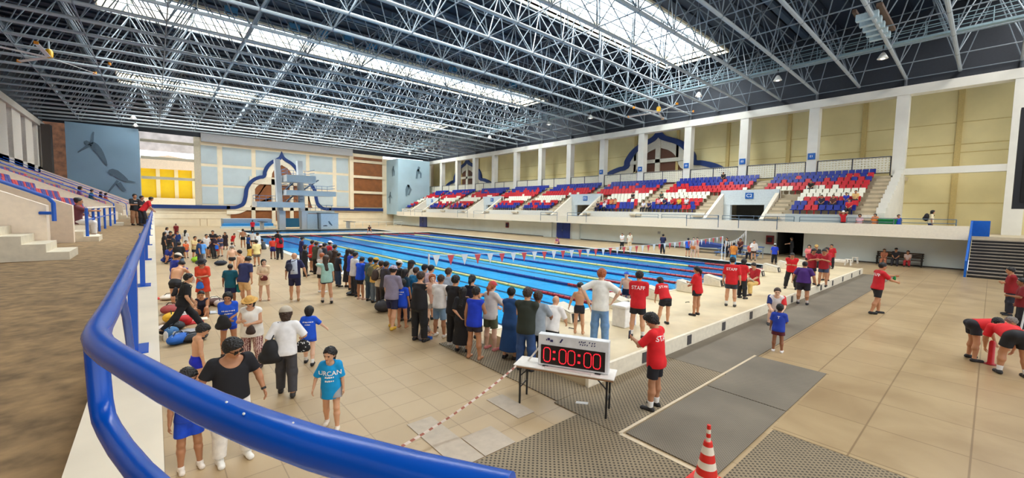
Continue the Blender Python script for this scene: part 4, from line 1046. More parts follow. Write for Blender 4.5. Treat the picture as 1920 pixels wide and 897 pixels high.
for k, (px, py) in enumerate(((326,600),(338,628),(352,622),(366,606),(374,600),(356,588),(304,616),(372,628),(392,588),(306,560),(398,560),(350,640))):
    q = at(px, py); c = ((226,214,206),(40,42,50),(190,190,194),(200,60,60),(230,220,200),(110,140,170))[k % 6]
    m = MB(); n = 7
    for a in range(n):
        for b_ in range(n): m.v.append((q[0]+(a-3)*.07+rs2.uniform(-.02, .02), q[1]+(b_-3)*.06+rs2.uniform(-.02, .02), .03+.09*rs2.random()*(1-max(abs(a-3), abs(b_-3))/3)))
    for a in range(n-1):
        for b_ in range(n-1): m.f.append((a*n+b_, (a+1)*n+b_, (a+1)*n+b_+1, a*n+b_+1)); m.mi.append(0)
    o = m.build('crumpled_towel', M(c, .9, noise=.1), smooth=True); o.modifiers.new('s', 'SOLIDIFY').thickness = .03
    tag(o, 'crumpled %s cloth among the belongings on the deck at the left' % ('cream', 'dark', 'grey', 'red', 'off-white', 'blue')[k % 6], 'towel', 'clothes and towels heaped on the left deck')
for px, py, c, lab in ((328,640,(206,214,220),'clear water bottle standing by the bags on the left'), (311,640,(230,226,220),'white bottle at the foot of the parapet wall')):
    q = at(px, py); t = thing('water_bottle', (q[0], q[1], 0), lab, 'bottle')
    MB().lathe((q[0], q[1], 0), [(.045, 0), (.05, .02), (.05, .2), (.02, .25), (.02, .27)], 14).build('body', M(c, .2), t, smooth=True); MB().lathe((q[0], q[1], .27), [(.024, 0), (.024, .03)], 12).build('cap', M((40,110,190), .4), t)
# ================================================================== PEOPLE
# A body is grown as one smooth surface from tapered limbs blended together; clothes are grown the same way, a little larger.
def surface_nets(D, org, v):
    ins = D < 0
    nx, ny, nz = D.shape
    c = np.zeros((nx-1, ny-1, nz-1), np.uint8)
    for dx in (0, 1):
        for dy in (0, 1):
            for dz in (0, 1): c += ins[dx:nx-1+dx, dy:ny-1+dy, dz:nz-1+dz]
    act = (c > 0) & (c < 8)
    idx = np.argwhere(act)
    if len(idx) == 0: return None
    vid = -np.ones(act.shape, np.int64); vid[act] = np.arange(len(idx))
    i, j, k = idx.T
    cor = {}
    for dx in (0, 1):
        for dy in (0, 1):
            for dz in (0, 1): cor[dx, dy, dz] = D[i+dx, j+dy, k+dz]
    acc = np.zeros((len(idx), 3)); cnt = np.zeros(len(idx))
    for a in cor:
        for ax in range(3):
            if a[ax] == 1: continue
            b = list(a); b[ax] = 1; b = tuple(b)
            da, db = cor[a], cor[b]; m = (da < 0) != (db < 0)
            t = np.where(m, da/np.where(m, da-db, 1), 0)
            p = np.tile(np.array(a, float), (len(idx), 1)); p[:, ax] += t
            acc += p*m[:, None]; cnt += m
    V = org+(idx+acc/cnt[:, None])*v
    F = []
    for ax in range(3):
        o1, o2 = [q for q in range(3) if q != ax]
        sl0 = [slice(None)]*3; sl1 = [slice(None)]*3; sl0[ax] = slice(0, -1); sl1[ax] = slice(1, None)
        ch = ins[tuple(sl0)] != ins[tuple(sl1)]
        e = np.argwhere(ch)
        ok = (e[:, o1] > 0) & (e[:, o2] > 0) & (e[:, o1] < D.shape[o1]-1) & (e[:, o2] < D.shape[o2]-1)
        e = e[ok]
        def g(d1, d2):
            q = e.copy(); q[:, o1] += d1; q[:, o2] += d2; return vid[q[:, 0], q[:, 1], q[:, 2]]
        F.append(np.stack([g(-1, -1), g(0, -1), g(0, 0), g(-1, 0)], 1))
    return V, np.concatenate(F)
from mathutils.noise import noise as noise3
class Sdf:
    """list of blended solids; cone(a,b,ra,rb), ell(c,axes,radii)"""
    def __init__(s): s.p = []; s.sub = []
    def cone(s, a, b, ra, rb, k=.02, f=None, fs=1., cut=None):
        s.p.append(('c', np.array(a, float), np.array(b, float), ra, rb, k, None if f is None else np.array(f, float), fs, cut)); return s
    def ell(s, c, ax, r, k=.02, cut=None):
        s.p.append(('e', np.array(c, float), np.array(ax, float), np.array(r, float), 0, k, None, 1., cut)); return s
    def mesh(s, v, cuts=(), grow=0.):
        lo = np.full(3, 1e9); hi = -lo; bb = []
        for q in s.p:
            if q[0] == 'c':
                r = max(q[3], q[4])+grow; a, b = np.minimum(q[1], q[2])-r, np.maximum(q[1], q[2])+r
            else:
                e = np.sqrt(((q[2]*(q[3]+grow)[:, None])**2).sum(0)); a, b = q[1]-e, q[1]+e
            m = q[5]+2.5*v; bb.append((a-m, b+m)); lo = np.minimum(lo, a); hi = np.maximum(hi, b)
        lo = lo-3*v; n = np.ceil((hi+3*v-lo)/v).astype(int)+1
        D = np.full(n, 1., np.float32)
        for q, (a, b) in zip(s.p, bb):
            i0 = np.clip(np.floor((a-lo)/v).astype(int), 0, n-1); i1 = np.clip(np.ceil((b-lo)/v).astype(int)+1, 1, n)
            X = (lo[0]+np.arange(i0[0], i1[0])*v)[:, None, None]; Y = (lo[1]+np.arange(i0[1], i1[1])*v)[None, :, None]; Z = (lo[2]+np.arange(i0[2], i1[2])*v)[None, None, :]
            if q[0] == 'c':
                A, B, ra, rb, f, fs = q[1], q[2], q[3]+grow, q[4]+grow, q[6], q[7]
                px, py, pz = X-A[0], Y-A[1], Z-A[2]; d = B-A
                if f is not None:
                    t = (px*f[0]+py*f[1]+pz*f[2])*(1/fs-1); px, py, pz = px+f[0]*t, py+f[1]*t, pz+f[2]*t
                    d = d+f*(d@f)*(1/fs-1)
                h = np.clip((px*d[0]+py*d[1]+pz*d[2])/max(d@d, 1e-9), 0, 1)
                dd = np.sqrt((px-h*d[0])**2+(py-h*d[1])**2+(pz-h*d[2])**2)-(ra+(rb-ra)*h)
                if f is not None: dd = dd*(fs+1)/2
            else:
                r = q[3]+grow; px, py, pz = X-q[1][0], Y-q[1][1], Z-q[1][2]; ax = q[2]
                e = np.sqrt(sum(((px*ax[m][0]+py*ax[m][1]+pz*ax[m][2])/r[m])**2 for m in range(3))); dd = (e-1)*r.min()
            for (cp, cn) in (q[8] or ()):
                dd = np.maximum(dd, (X-cp[0])*cn[0]+(Y-cp[1])*cn[1]+(Z-cp[2])*cn[2])
            sub = D[i0[0]:i1[0], i0[1]:i1[1], i0[2]:i1[2]]; k = q[5]
            h = np.clip(.5+.5*(sub-dd)/k, 0, 1)
            sub[...] = dd*h+sub*(1-h)-k*h*(1-h)
        for (cp, cn) in cuts:
            X = (lo[0]+np.arange(n[0])*v)[:, None, None]; Y = (lo[1]+np.arange(n[1])*v)[None, :, None]; Z = (lo[2]+np.arange(n[2])*v)[None, None, :]
            D = np.maximum(D, (X-cp[0])*cn[0]+(Y-cp[1])*cn[1]+(Z-cp[2])*cn[2])
        for (c, r) in s.sub:
            X = (lo[0]+np.arange(n[0])*v)[:, None, None]; Y = (lo[1]+np.arange(n[1])*v)[None, :, None]; Z = (lo[2]+np.arange(n[2])*v)[None, None, :]
            D = np.maximum(D, r-np.sqrt((X-c[0])**2+(Y-c[1])**2+(Z-c[2])**2))
        return surface_nets(D, lo, v)
def MM(c, *a, **k): return c if isinstance(c, bpy.types.Material) else M(c, *a, **k)
def sdf_obj(name, sd, v, mat, parent, cuts=(), grow=0., rough=0.):
    r = sd.mesh(v, cuts, grow)
    if r is None: return None
    me = bpy.data.meshes.new(name); me.from_pydata(r[0].tolist(), [], r[1].tolist()); me.materials.append(mat); me.update()
    bm = bmesh.new(); bm.from_mesh(me); bmesh.ops.recalc_face_normals(bm, faces=bm.faces)
    if rough:
        bm.normal_update()
        for q in bm.verts:
            p = q.co*(.55/rough); q.co += q.normal*rough*(noise3(p)+.6*noise3(p*2.3))
    bm.to_mesh(me); bm.free(); me.shade_smooth()
    o = bpy.data.objects.new(name, me); COL.objects.link(o); o.parent = parent; return o
SKIN = {'a': (214,160,124), 'b': (188,132,96), 'c': (150,98,70), 'd': (232,188,160), 'e': (120,78,56)}
HAIR = {'k': (22,18,18), 'n': (62,42,30), 'g': (120,112,104), 'o': (168,88,44), 'y': (196,160,104)}
def rotv(v, ax, a):
    c, s_ = math.cos(a), math.sin(a); ax = np.array(ax, float); v = np.array(v, float)
    return v*c+np.cross(ax, v)*s_+ax*(ax@v)*(1-c)
HANDS = {'down': (.055, .03, -.295), 'out': (.11, .03, -.27), 'hip': (.07, -.01, -.19), 'hipback': (.05, -.06, -.19), 'front': (-.05, .17, -.14), 'phone': (-.05, .2, -.09), 'fold': (-.17, .12, -.13), 'belly': (-.08, .13, -.2),
         'face': (-.05, .13, .05), 'eyes': (-.06, .12, .1), 'behind': (-.08, -.08, -.24), 'fwd': (0, .28, -.04), 'reach': (-.02, .25, -.14), 'lap': (-.05, .16, -.22), 'up': (.05, .08, .24), 'side': (.2, .08, -.18), 'swingf': (.04, .14, -.26), 'swingb': (.06, -.12, -.26), 'rail': (.03, .22, -.17), 'knee': (-.01, .25, -.2), 'head': (.03, .06, .12)}
STRIPED = None
POSES = {  # hip flex, abduction, knee flex for left and right leg, trunk lean
    'stand': ((2, 4, 2), (2, 4, 2), 2), 'stand2': ((6, 6, 10), (0, 5, 0), 3), 'walk': ((24, 2, 8), (-16, 2, 22), 5), 'stride': ((34, 2, 6), (-30, 2, 14), 8), 'step': ((14, 3, 10), (-8, 3, 12), 4),
    'sit': ((84, 6, 84), (84, 6, 84), 4), 'floor': ((88, 30, 110), (88, 30, 112), 12), 'hug': ((122, 8, 118), (120, 8, 120), 14), 'kneel': ((80, 12, 150), (104, 10, 104), 18), 'bend': ((12, 8, 16), (2, 8, 8), 80),
    'lean': ((14, 6, 6), (10, 6, 4), 28), 'wide': ((4, 10, 4), (2, 10, 4), 4), 'squat': ((110, 18, 128), (110, 18, 128), 24)}
def marks(n, H):
    """a line of small print too fine to read"""
    V, F = [], []; r = random.Random(n); x = -.011*n*H
    for k in range(n):
        w = .019*H*r.uniform(.6, 1.); h0, h1 = -.011*H*r.uniform(.6, 1), .011*H*r.uniform(.6, 1); b = len(V); sl = .004*H*r.uniform(-1, 1)
        V += [(x, h0, 0), (x+w, h0, 0), (x+w+sl, h1, 0), (x+sl, h1, 0)]; F.append((b, b+1, b+2, b+3)); x += .022*H
    return V, F
def stripes():
    m, nt, b = node_mat('patterned_cloth'); tc = nt.nodes.new('ShaderNodeTexCoord'); w = nt.nodes.new('ShaderNodeTexWave'); w.wave_type = 'BANDS'; w.bands_direction = 'X'; w.inputs['Scale'].default_value = 9; w.inputs['Distortion'].default_value = 5; w.inputs['Detail Scale'].default_value = 4
    r = nt.nodes.new('ShaderNodeValToRGB'); r.color_ramp.elements[0].position = .4; r.color_ramp.elements[1].position = .6; r.color_ramp.elements[0].color = (*lin((120,56,62)), 1); r.color_ramp.elements[1].color = (*lin((226,200,190)), 1)
    nt.links.new(tc.outputs['Object'], w.inputs['Vector']); nt.links.new(w.outputs['Fac'], r.inputs['Fac']); nt.links.new(r.outputs['Color'], b.inputs['Base Color']); b.inputs['Roughness'].default_value = .8; return m
def person(px, py, top, rel, label, pose='stand', h=None, z=0., skin='a', hair='k', hs='short', top_='tee', tc=(200,30,40), bot='shorts', bc=(24,26,40), shoes=(30,30,34), sock=None, L='down', R='down', look=0, nod=8, b=1., fem=False, kid=0., lean=None,
           back=None, front=None, scoop=.05, txc=(250,244,240), cap=None, hat=None, name='person', grp=None, loc=None, sleeve=.42, hem=.06, extra=None, turn=0, detail=None, botlen=None, hd=None):
    g = np.array(loc, float) if loc is not None else np.array(at(px, py, z) if py is not None else at(px, top, z+h), float)
    g[2] = z
    depth = max(1.5, -(MCW.T @ (g-CAMP))[2])
    H = h or min(max(height_for(g, top), .8), 2.05)
    v = min(max(depth*.00105, .0085), .024) if detail is None else detail
    pl, pr, ln = POSES[pose]
    if lean is not None: ln = lean
    bearing = math.atan2(g[0], g[1])                     # towards this person, from +Y clockwise
    if hd is not None: rel = hd-math.degrees(bearing)
    heading = bearing+math.radians(rel)
    t = thing(name, g, label, 'person', grp, -heading)
    k0 = kid; hk = 1+.32*k0                               # head size for children
    # trunk frame
    a = math.radians(ln); u = np.array((0, math.sin(a), math.cos(a))); f = np.array((0, math.cos(a), -math.sin(a))); s = np.array((1., 0, 0))
    if turn: tr = math.radians(turn); s2, f2 = rotv(s, u, -tr), rotv(f, u, -tr)
    else: s2, f2 = s, f
    hl = 1-.07*k0
    TH, SHN = .242*hl, .238*hl
    P0 = np.zeros(3); hipw = (.05 if not fem else .054)*min(b, 1.15)
    legs = []
    for sd, (hf, ab, kn) in ((-1, pl), (1, pr)):
        hj = P0+s*sd*hipw-u*.012 if pose not in ('bend',) else P0+s*sd*hipw
        A, B_ = math.radians(hf), math.radians(ab); d = np.array((sd*math.sin(B_), math.sin(A)*math.cos(B_), -math.cos(A)*math.cos(B_)))
        kj = hj+d*TH; A2 = math.radians(hf-kn); d2 = np.array((sd*math.sin(B_)*.6, math.sin(A2), -math.cos(A2))); d2 /= np.linalg.norm(d2)
        if pose in ('floor',): d2 = np.array((-sd*.86, .18, -.35)); d2 /= np.linalg.norm(d2)
        an = kj+d2*SHN; legs.append((hj, kj, an, d, d2))
    SH = P0+u*.292; wd = (.108 if not fem else .096)*(1-.06*k0)*(b if b < 1.1 else 1.06*b/1.1)
    NB = P0+u*.312; hd = 1*hk
    Rh = .0655*hk*(1.02 if not fem else 1)
    nd = math.radians(nod)+a*.55; yw = math.radians(look)
    hz = np.array((0, math.sin(nd), math.cos(nd))); hy = np.array((0, math.cos(nd), -math.sin(nd))); hx = s.copy()
    if look: hy, hx = rotv(hy, hz, -yw), rotv(hx, hz, -yw)
    HC = NB+u*.035+hz*(Rh*.98)+hy*.012
    UA, FA = .16*(1-.04*k0), .142*(1-.04*k0); arms = []
    for sd, tg in ((-1, L), (1, R)):
        sj = SH+s2*sd*wd*.94-u*.012
        if tg == 'hang': T = sj+np.array((sd*.02, .05, -.29))
        else:
            tv = HANDS[tg] if isinstance(tg, str) else tg
            T = sj+s2*sd*tv[0]+f2*tv[1]+u*tv[2]
        dv = T-sj; dl = min(np.linalg.norm(dv), (UA+FA)*.995); dv = dv/np.linalg.norm(dv)
        pole = s2*sd*.6-f2*.7-u*.35 if tg not in ('hip', 'hipback') else s2*sd*1.2-f2*.3
        if tg == 'behind': pole = s2*sd*.9-f2*.2
        ca = (UA*UA+dl*dl-FA*FA)/(2*UA*dl); ca = max(-1, min(1, ca)); pv = pole-dv*(pole@dv); pv /= np.linalg.norm(pv)
        ej = sj+dv*UA*ca+pv*UA*math.sqrt(1-ca*ca); wj = sj+dv*dl
        arms.append((sj, ej, wj))
    # put the feet (or the seat) on the ground
    if pose in ('floor', 'hug'): off = -(P0[2]-.062*b)
    elif pose == 'kneel': off = -min(min(l[1][2] for l in legs)-.035, min(l[2][2] for l in legs)-.04)
    else: off = -min(l[2][2] for l in legs)+.043
    O = np.array((0, 0, off))
    if pose == 'sit': O = O+np.array((0, -.05, 0))
    if pose == 'bend': O = O+np.array((0, -.06, 0))
    def W(p): return (p+O)*H
    lg = [[W(q) for q in l[:3]]+list(l[3:]) for l in legs]; ar = [[W(q) for q in l] for l in arms]
    p0, sh, nb, hc = W(P0), W(SH), W(NB), W(HC); h_ = H; rb_ = b
    AX = np.array((s, f, u)); AX2 = np.array((s2, f2, u)); HX = np.array((hx, hy, hz)); rh = Rh*H
    def trunk(S, e=0., loose=0., short=False):
        S.ell(p0+u*.004*h_, AX, np.array(((.086 if not fem else .092)*rb_, .066*rb_, .075))*h_+e, k=.03*h_)
        S.ell(p0+u*.10*h_, AX, np.array(((.079 if not fem else .07)*rb_, .058*rb_*(1.12 if rb_ > 1.1 else 1), .1))*h_+e+loose, k=.04*h_)
        S.ell(p0+u*.21*h_, AX2, np.array(((.097 if not fem else .084)*min(rb_, 1.15), .064*rb_, .09))*h_+e+loose*.4, k=.04*h_)
        for q in (-1, 1): S.cone(sh+u*.012*h_, sh+s2*q*wd*.86*h_-u*.014*h_, .031*h_+e, .031*h_+e, k=.03*h_)
        if fem and not k0:
            for q in (-1, 1): S.ell(p0+u*.205*h_+f2*.05*h_+s2*q*.036*h_, AX2, np.array((.034, .034, .034))*h_+e, k=.03*h_)
        return S
    tap = 1/(1+.0) 
    lr = [(.05*rb_ if not fem else .053*rb_), .034*(.5+.5*rb_), .036*(.5+.5*rb_), .021]
    def thigh(S, l, e=0., fr=1., e2=None, cut=True):
        hj, kj = l[0], l[1]; end = hj+(kj-hj)*fr; e2 = e if e2 is None else e2
        d = (kj-hj)/np.linalg.norm(kj-hj)
        S.cone(hj, hj+(kj-hj)*(fr if fr < 1 else 1), lr[0]*h_+e, (lr[0]+(lr[1]-lr[0])*fr)*h_+e2, k=.02*h_, cut=[(end, d)] if (fr < 1 and cut) else None)
    def foot(S, l, e=0.):
        kj, an = l[1], l[2]; fw = np.array((0, 1., 0)); tilt = 0
        if pose in ('kneel',) : fw = np.array((0, .5, -.6)) if l is lg[0] else fw
        if pose == 'floor': fw = np.array(l[4])*np.array((.6, 1, 0))+np.array((0, .5, 0))
        if pose in ('stride', 'walk') and l is lg[1]: fw = np.array((0, .8, -.45))
        fw = fw/np.linalg.norm(fw); so = np.cross(fw, (1, 0, 0)); 
        hl_ = an-fw*.022*h_-np.array((0, 0, .02*h_)); tt = an+fw*.085*h_-np.array((0, 0, .026*h_))
        S.cone(hl_, tt, .021*h_+e, .0165*h_+e, k=.02*h_); S.cone(tt+(1 if l is lg[1] else -1)*s*.008*h_, tt-fw*.03*h_, .015*h_+e, .017*h_+e, k=.015*h_)
        S.cone(an, an-np.array((0, 0, .018*h_)), .023*h_+e, .024*h_+e, k=.015*h_)
    # ---- body
    S = trunk(Sdf())
    S.cone(nb-u*.01*h_, hc-hz*rh*.35-hy*rh*.1, .033*h_*(.6+.4*rb_)*(.85 if fem else 1), .029*h_*(.6+.4*rb_)*(.85 if fem else 1), k=.02*h_)
    S.ell(hc+hz*.16*rh-hy*.06*rh, HX, np.array((.74, .9, .84))*rh, k=.02*h_); S.ell(hc-hz*.42*rh+hy*.2*rh, HX, np.array((.55, .6, .57))*rh, k=.025*h_)
    if v < .02:
        S.cone(hc+hy*.84*rh+hz*.05*rh, hc+hy*.99*rh-hz*.2*rh, .08*rh, .14*rh, k=.08*rh)
        S.cone(hc+hy*.8*rh+hz*.28*rh-hx*.3*rh, hc+hy*.8*rh+hz*.28*rh+hx*.3*rh, .1*rh, .1*rh, k=.12*rh)
        S.ell(hc+hy*.8*rh-hz*.47*rh, HX, np.array((.27, .1, .1))*rh, k=.08*rh); S.ell(hc+hy*.72*rh-hz*.85*rh, HX, np.array((.26, .2, .16))*rh, k=.12*rh)
    for q in (-1, 1): S.ell(hc+hx*q*.76*rh-hz*.05*rh-hy*.05*rh, HX, np.array((.1, .22, .3))*rh, k=.06*rh)
    for l in lg:
        thigh(S, l); kj, an = l[1], l[2]
        S.cone(kj, kj+(an-kj)*.33-l[4]*0+np.array((0, -.012*h_, 0))*(1 if pose not in ('floor',) else 0), lr[1]*h_, lr[2]*h_, k=.015*h_); S.cone(kj+(an-kj)*.33, an, lr[2]*h_, lr[3]*h_, k=.015*h_); foot(S, l)
    glu = p0-f*.036*h_-u*.03*h_
    for q in (-1, 1): S.ell(glu+s*q*.036*h_, AX, np.array((.045, .042, .048))*h_*rb_, k=.03*h_)
    ua_ = [.031*(.4+.6*rb_), .024*(.4+.6*rb_), .0235*(.4+.6*rb_), .0155] if not fem else [.027*rb_, .021*rb_, .02*rb_, .014]
    for q, (sj, ej, wj) in zip((-1, 1), ar):
        S.cone(sj, ej, ua_[0]*h_, ua_[1]*h_, k=.018*h_); S.cone(ej, ej+(wj-ej)*.3, ua_[1]*h_, ua_[2]*h_, k=.012*h_); S.cone(ej+(wj-ej)*.3, wj, ua_[2]*h_, ua_[3]*h_, k=.012*h_)
        d = (wj-ej)/np.linalg.norm(wj-ej)
        tgn = L if q < 0 else R
        pn = np.cross(d, s2 if abs(d@u) > .6 else u); pn = pn/np.linalg.norm(pn)           # palm normal
        if abs(d@u) > .6: sidev = np.cross(pn, d)
        else: sidev = np.cross(pn, d)
        if abs(d@u) > .6: pn, sidev = sidev, pn
        sidev = sidev/np.linalg.norm(sidev)
        if sidev@f2 < 0: sidev = -sidev                                                       # thumb side points forward
        if pn@s2*q > 0: pn = -pn                                                              # palm faces the body
        pm = wj+d*.045*h_; ps = .46*.052*h_
        S.cone(wj+d*.01*h_, pm, .0185*h_, .021*h_, k=.01*h_, f=pn, fs=.5)
        if v < .0135:
            for i_, (o_, ln_) in enumerate(((.75, .04), (.27, .045), (-.24, .042), (-.72, .033))):
                b0 = pm+sidev*o_*.019*h_+d*.006*h_; b1 = b0+(d*.92+pn*.36+sidev*o_*.08)*ln_*.52*h_; b2 = b1+(d*.62+pn*.78)*ln_*.5*h_
                S.cone(b0, b1, .0056*h_, .0052*h_, k=.003*h_); S.cone(b1, b2, .0052*h_, .0044*h_, k=.003*h_)
            t0 = wj+d*.018*h_+sidev*.014*h_; t1 = t0+(d*.6+sidev*.75+pn*.2)*.022*h_; t2 = t1+(d*.9+pn*.4+sidev*.15)*.02*h_
            S.cone(t0, t1, .0075*h_, .0062*h_, k=.006*h_); S.cone(t1, t2, .0062*h_, .0052*h_, k=.004*h_)
        else:
            for o_ in (.7, .23, -.23, -.7):
                S.cone(pm+sidev*o_*.019*h_, pm+sidev*o_*.021*h_+d*.03*h_+pn*.018*h_, .0068*h_, .006*h_, k=.005*h_)
            t0 = wj+d*.02*h_+sidev*.014*h_; S.cone(t0, t0+(d*.7+sidev*.6)*.03*h_, .0075*h_, .006*h_, k=.006*h_)
    sdf_obj('body', S, v, M(SKIN[skin], .5, noise=.05, scale=5), t)
    e0 = max(.009, .42*v)
    # ---- lower garment
    waist = (p0+u*.062*h_, u)
    if bot in ('shorts', 'trunks', 'brief', 'pants', 'capri'):
        fr = botlen or {'shorts': .62, 'trunks': .4, 'brief': .13, 'pants': 1., 'capri': 1.}[bot]; G = Sdf(); e = e0 if bot in ('brief', 'trunks') else e0+.009
        G.ell(p0+u*.004*h_, AX, np.array(((.086 if not fem else .092)*rb_, .066*rb_, .075))*h_+e, k=.03*h_)
        G.ell(p0+u*.05*h_, AX, np.array(((.08 if not fem else .074)*rb_, .06*rb_, .06))*h_+e, k=.03*h_)
        for q in (-1, 1): G.ell(glu+s*q*.036*h_, AX, np.array((.045, .042, .048))*h_*rb_+e*.8, k=.03*h_)
        for l in lg:
            thigh(G, l, e, fr, e+(.014 if bot in ('shorts', 'pants', 'capri') else 0))
            if bot == 'pants' or bot == 'capri':
                kj, an = l[1], l[2]; q2 = .93 if bot == 'pants' else .6
                dd_ = (an-kj)/np.linalg.norm(an-kj)
                G.ell(kj, AX, np.array((lr[1],)*3)*h_+e+.014, k=.02*h_); G.cone(kj, kj+(an-kj)*q2, lr[1]*h_+e+.014, .036*h_+e, k=.02*h_, cut=[(kj+(an-kj)*q2, dd_)])
        sdf_obj({'shorts': 'shorts', 'trunks': 'swim_trunks', 'brief': 'swim_briefs', 'pants': 'trousers', 'capri': 'trousers'}[bot], G, v, MM(bc, .75, noise=.08, scale=14), t, cuts=[waist])
    if bot in ('skirt', 'longskirt'):
        n_ = .16 if bot == 'skirt' else .40; G = Sdf(); e = e0+.014; dn = np.array((0, 0, -1.))
        G.ell(p0+u*.004*h_, AX, np.array((.09*rb_, .068*rb_, .075))*h_+e, k=.03*h_)
        mid = (lg[0][1]+lg[1][1])/2; dn = mid-p0; dn /= np.linalg.norm(dn)
        G.cone(p0+u*.04*h_, p0+dn*n_*h_, .078*h_*rb_+e, (.115 if bot == 'skirt' else .125)*h_+e, k=.03*h_, f=f, fs=.8, cut=[(p0+dn*n_*h_, dn)])
        sdf_obj('skirt', G, v, M(bc, .75, noise=.08, scale=10), t, cuts=[waist])
    # ---- upper garment
    shirt = None
    if top_ in ('tee', 'tank', 'long', 'dress', 'loose', 'swimsuit'):
        G = Sdf(); e = e0+(.0 if top_ == 'swimsuit' else .009)+(.0 if top_ != 'loose' else .012); low = p0-u*hem*h_
        trunk(G, e, .012 if top_ not in ('swimsuit', 'tank') else 0.)
        if hem > 0:
            for q in (-1, 1): G.ell(glu+s*q*.036*h_, AX, np.array((.045, .042, .048))*h_*rb_+e+.008, k=.04*h_)
        if scoop: G.sub.append((nb+u*.032*h_+f2*(.035+scoop*.3)*h_, (.012+scoop)*h_))
        if top_ == 'swimsuit':
            pass
        elif top_ == 'dress':
            mid = (lg[0][1]+lg[1][1])/2; dn = mid-p0; dn /= np.linalg.norm(dn); hm = max(hem, .16)
            G.cone(p0+u*.06*h_, p0+dn*hm*h_, .08*h_*rb_+e, (.1+.12*hm)*h_+e, k=.04*h_, f=f, fs=.78, cut=[(p0+dn*hm*h_, dn)])
            low = None
        else:
            wH = (.088 if not fem else .092) if top_ != 'loose' else .1
            if hem > .04: wH += .004
            if pose in ('sit', 'floor', 'hug', 'kneel', 'squat'): wH *= .96
            G.cone(p0+u*.12*h_, p0-u*hem*h_, (wH-.004)*h_*rb_+e, (wH+.009)*h_*rb_+e, k=.03*h_, f=f, fs=.8)
        if top_ in ('tee', 'long', 'dress', 'loose') and sleeve > 0:
            for (sj, ej, wj) in ar:
                if top_ != 'long':
                    en = sj+(ej-sj)*min(1, sleeve*2.0); dd_ = (ej-sj)/np.linalg.norm(ej-sj)
                    G.cone(sj-dd_*.005*h_, en, ua_[0]*h_+e+.004, ua_[1]*h_+e+.010, k=.022*h_, cut=[(en, dd_)])
                else:
                    dd_ = (wj-ej)/np.linalg.norm(wj-ej); en = ej+(wj-ej)*.93
                    G.cone(sj, ej, ua_[0]*h_+e+.003, ua_[1]*h_+e+.006, k=.02*h_); G.cone(ej, en, ua_[1]*h_+e+.006, .018*h_+e+.004, k=.012*h_, cut=[(en, dd_)])
        cuts = [(nb+u*(.022 if top_ not in ('tank', 'swimsuit') else .002)*h_, u)]
        if low is not None: cuts.append((low, -u) if top_ != 'swimsuit' else (p0-u*.05*h_, -u))
        if top_ in ('tank', 'swimsuit'):
            pass
        shirt = sdf_obj({'tee': 'shirt', 'tank': 'tank_top', 'long': 'long_sleeved_top', 'dress': 'dress', 'loose': 'blouse', 'swimsuit': 'swimsuit'}[top_], G, v, M(tc, .8, noise=.07, scale=9), t, cuts=cuts)
    # ---- shoes
    if shoes is not None:
        for l in lg:
            G = Sdf(); foot(G, l, max(.008, .35*v)); sdf_obj('shoe', G, min(v, .016), M(shoes, .6, noise=.06, scale=20), t, cuts=[(l[2]+np.array((0, 0, .012*h_)), np.array((0, 0, 1.)))] if pose not in ('kneel', 'floor') else ())
    if sock is not None:
        for l in lg:
            G = Sdf(); dd_ = (l[1]-l[2])/np.linalg.norm(l[1]-l[2]); G.cone(l[2], l[2]+dd_*.07*h_, .0225*h_+.006, .028*h_+.006, k=.01, cut=[(l[2]+dd_*.07*h_, dd_)]); sdf_obj('sock', G, min(v, .016), M(sock, .9), t)
    # ---- hair and hats
    hm_ = M(HAIR[hair], .55, noise=.2, scale=25) if isinstance(hair, str) else M(hair, .55, noise=.15, scale=25)
    eh = max(.1*rh, .3*v)
    if hs != 'bald':
        G = Sdf(); fr_n = hy*.8-hz*.6; fr_n /= np.linalg.norm(fr_n)
        G.ell(hc+hz*.2*rh-hy*.1*rh, HX, np.array((.76, .92, .88))*rh+eh*(1.15 if hs not in ('curly', 'bob', 'quiff') else 1.9), k=.02, cut=[(hc+hy*.32*rh+hz*.18*rh, fr_n)])
        if hs in ('bob', 'long', 'pony', 'bun', 'curly'):
            pass
        if hs == 'quiff':
            G.ell(hc+hz*.95*rh+hy*.25*rh, HX, np.array((.6, .65, .3))*rh, k=.06)
        if hs == 'fringe': G.ell(hc+hz*.55*rh+hy*.45*rh, HX, np.array((.6, .4, .28))*rh, k=.04)
        if hs in ('bob', 'curly'): G.cone(hc-hy*.2*rh, hc-hz*.75*rh-hy*.3*rh, .85*rh, .72*rh, k=.05, cut=[(hc+hy*.22*rh, hy)])
        if hs == 'long':
            G.cone(hc-hy*.3*rh, hc-hz*.9*rh-hy*.45*rh, .8*rh, .7*rh, k=.05, cut=[(hc+hy*.1*rh, hy)])
            G.cone(hc-hz*.9*rh-hy*.5*rh, sh-u*.10*h_-f*.075*h_, .68*rh, .5*rh, k=.04, f=f, fs=.45)
        if hs == 'pony':
            G.cone(hc+hz*.25*rh-hy*.95*rh, hc-hz*.5*rh-hy*1.3*rh, .28*rh, .34*rh, k=.04); G.cone(hc-hz*.5*rh-hy*1.3*rh, hc-hz*2.0*rh-hy*1.15*rh, .34*rh, .14*rh, k=.05)
        if hs == 'bun': G.ell(hc+hz*.62*rh-hy*.85*rh, HX, np.array((.38, .38, .38))*rh, k=.04)
        sdf_obj('hair', G, min(v, .016) if v > .0135 else v*.75, hm_, t, rough=.1*rh if v < .0135 else 0.)
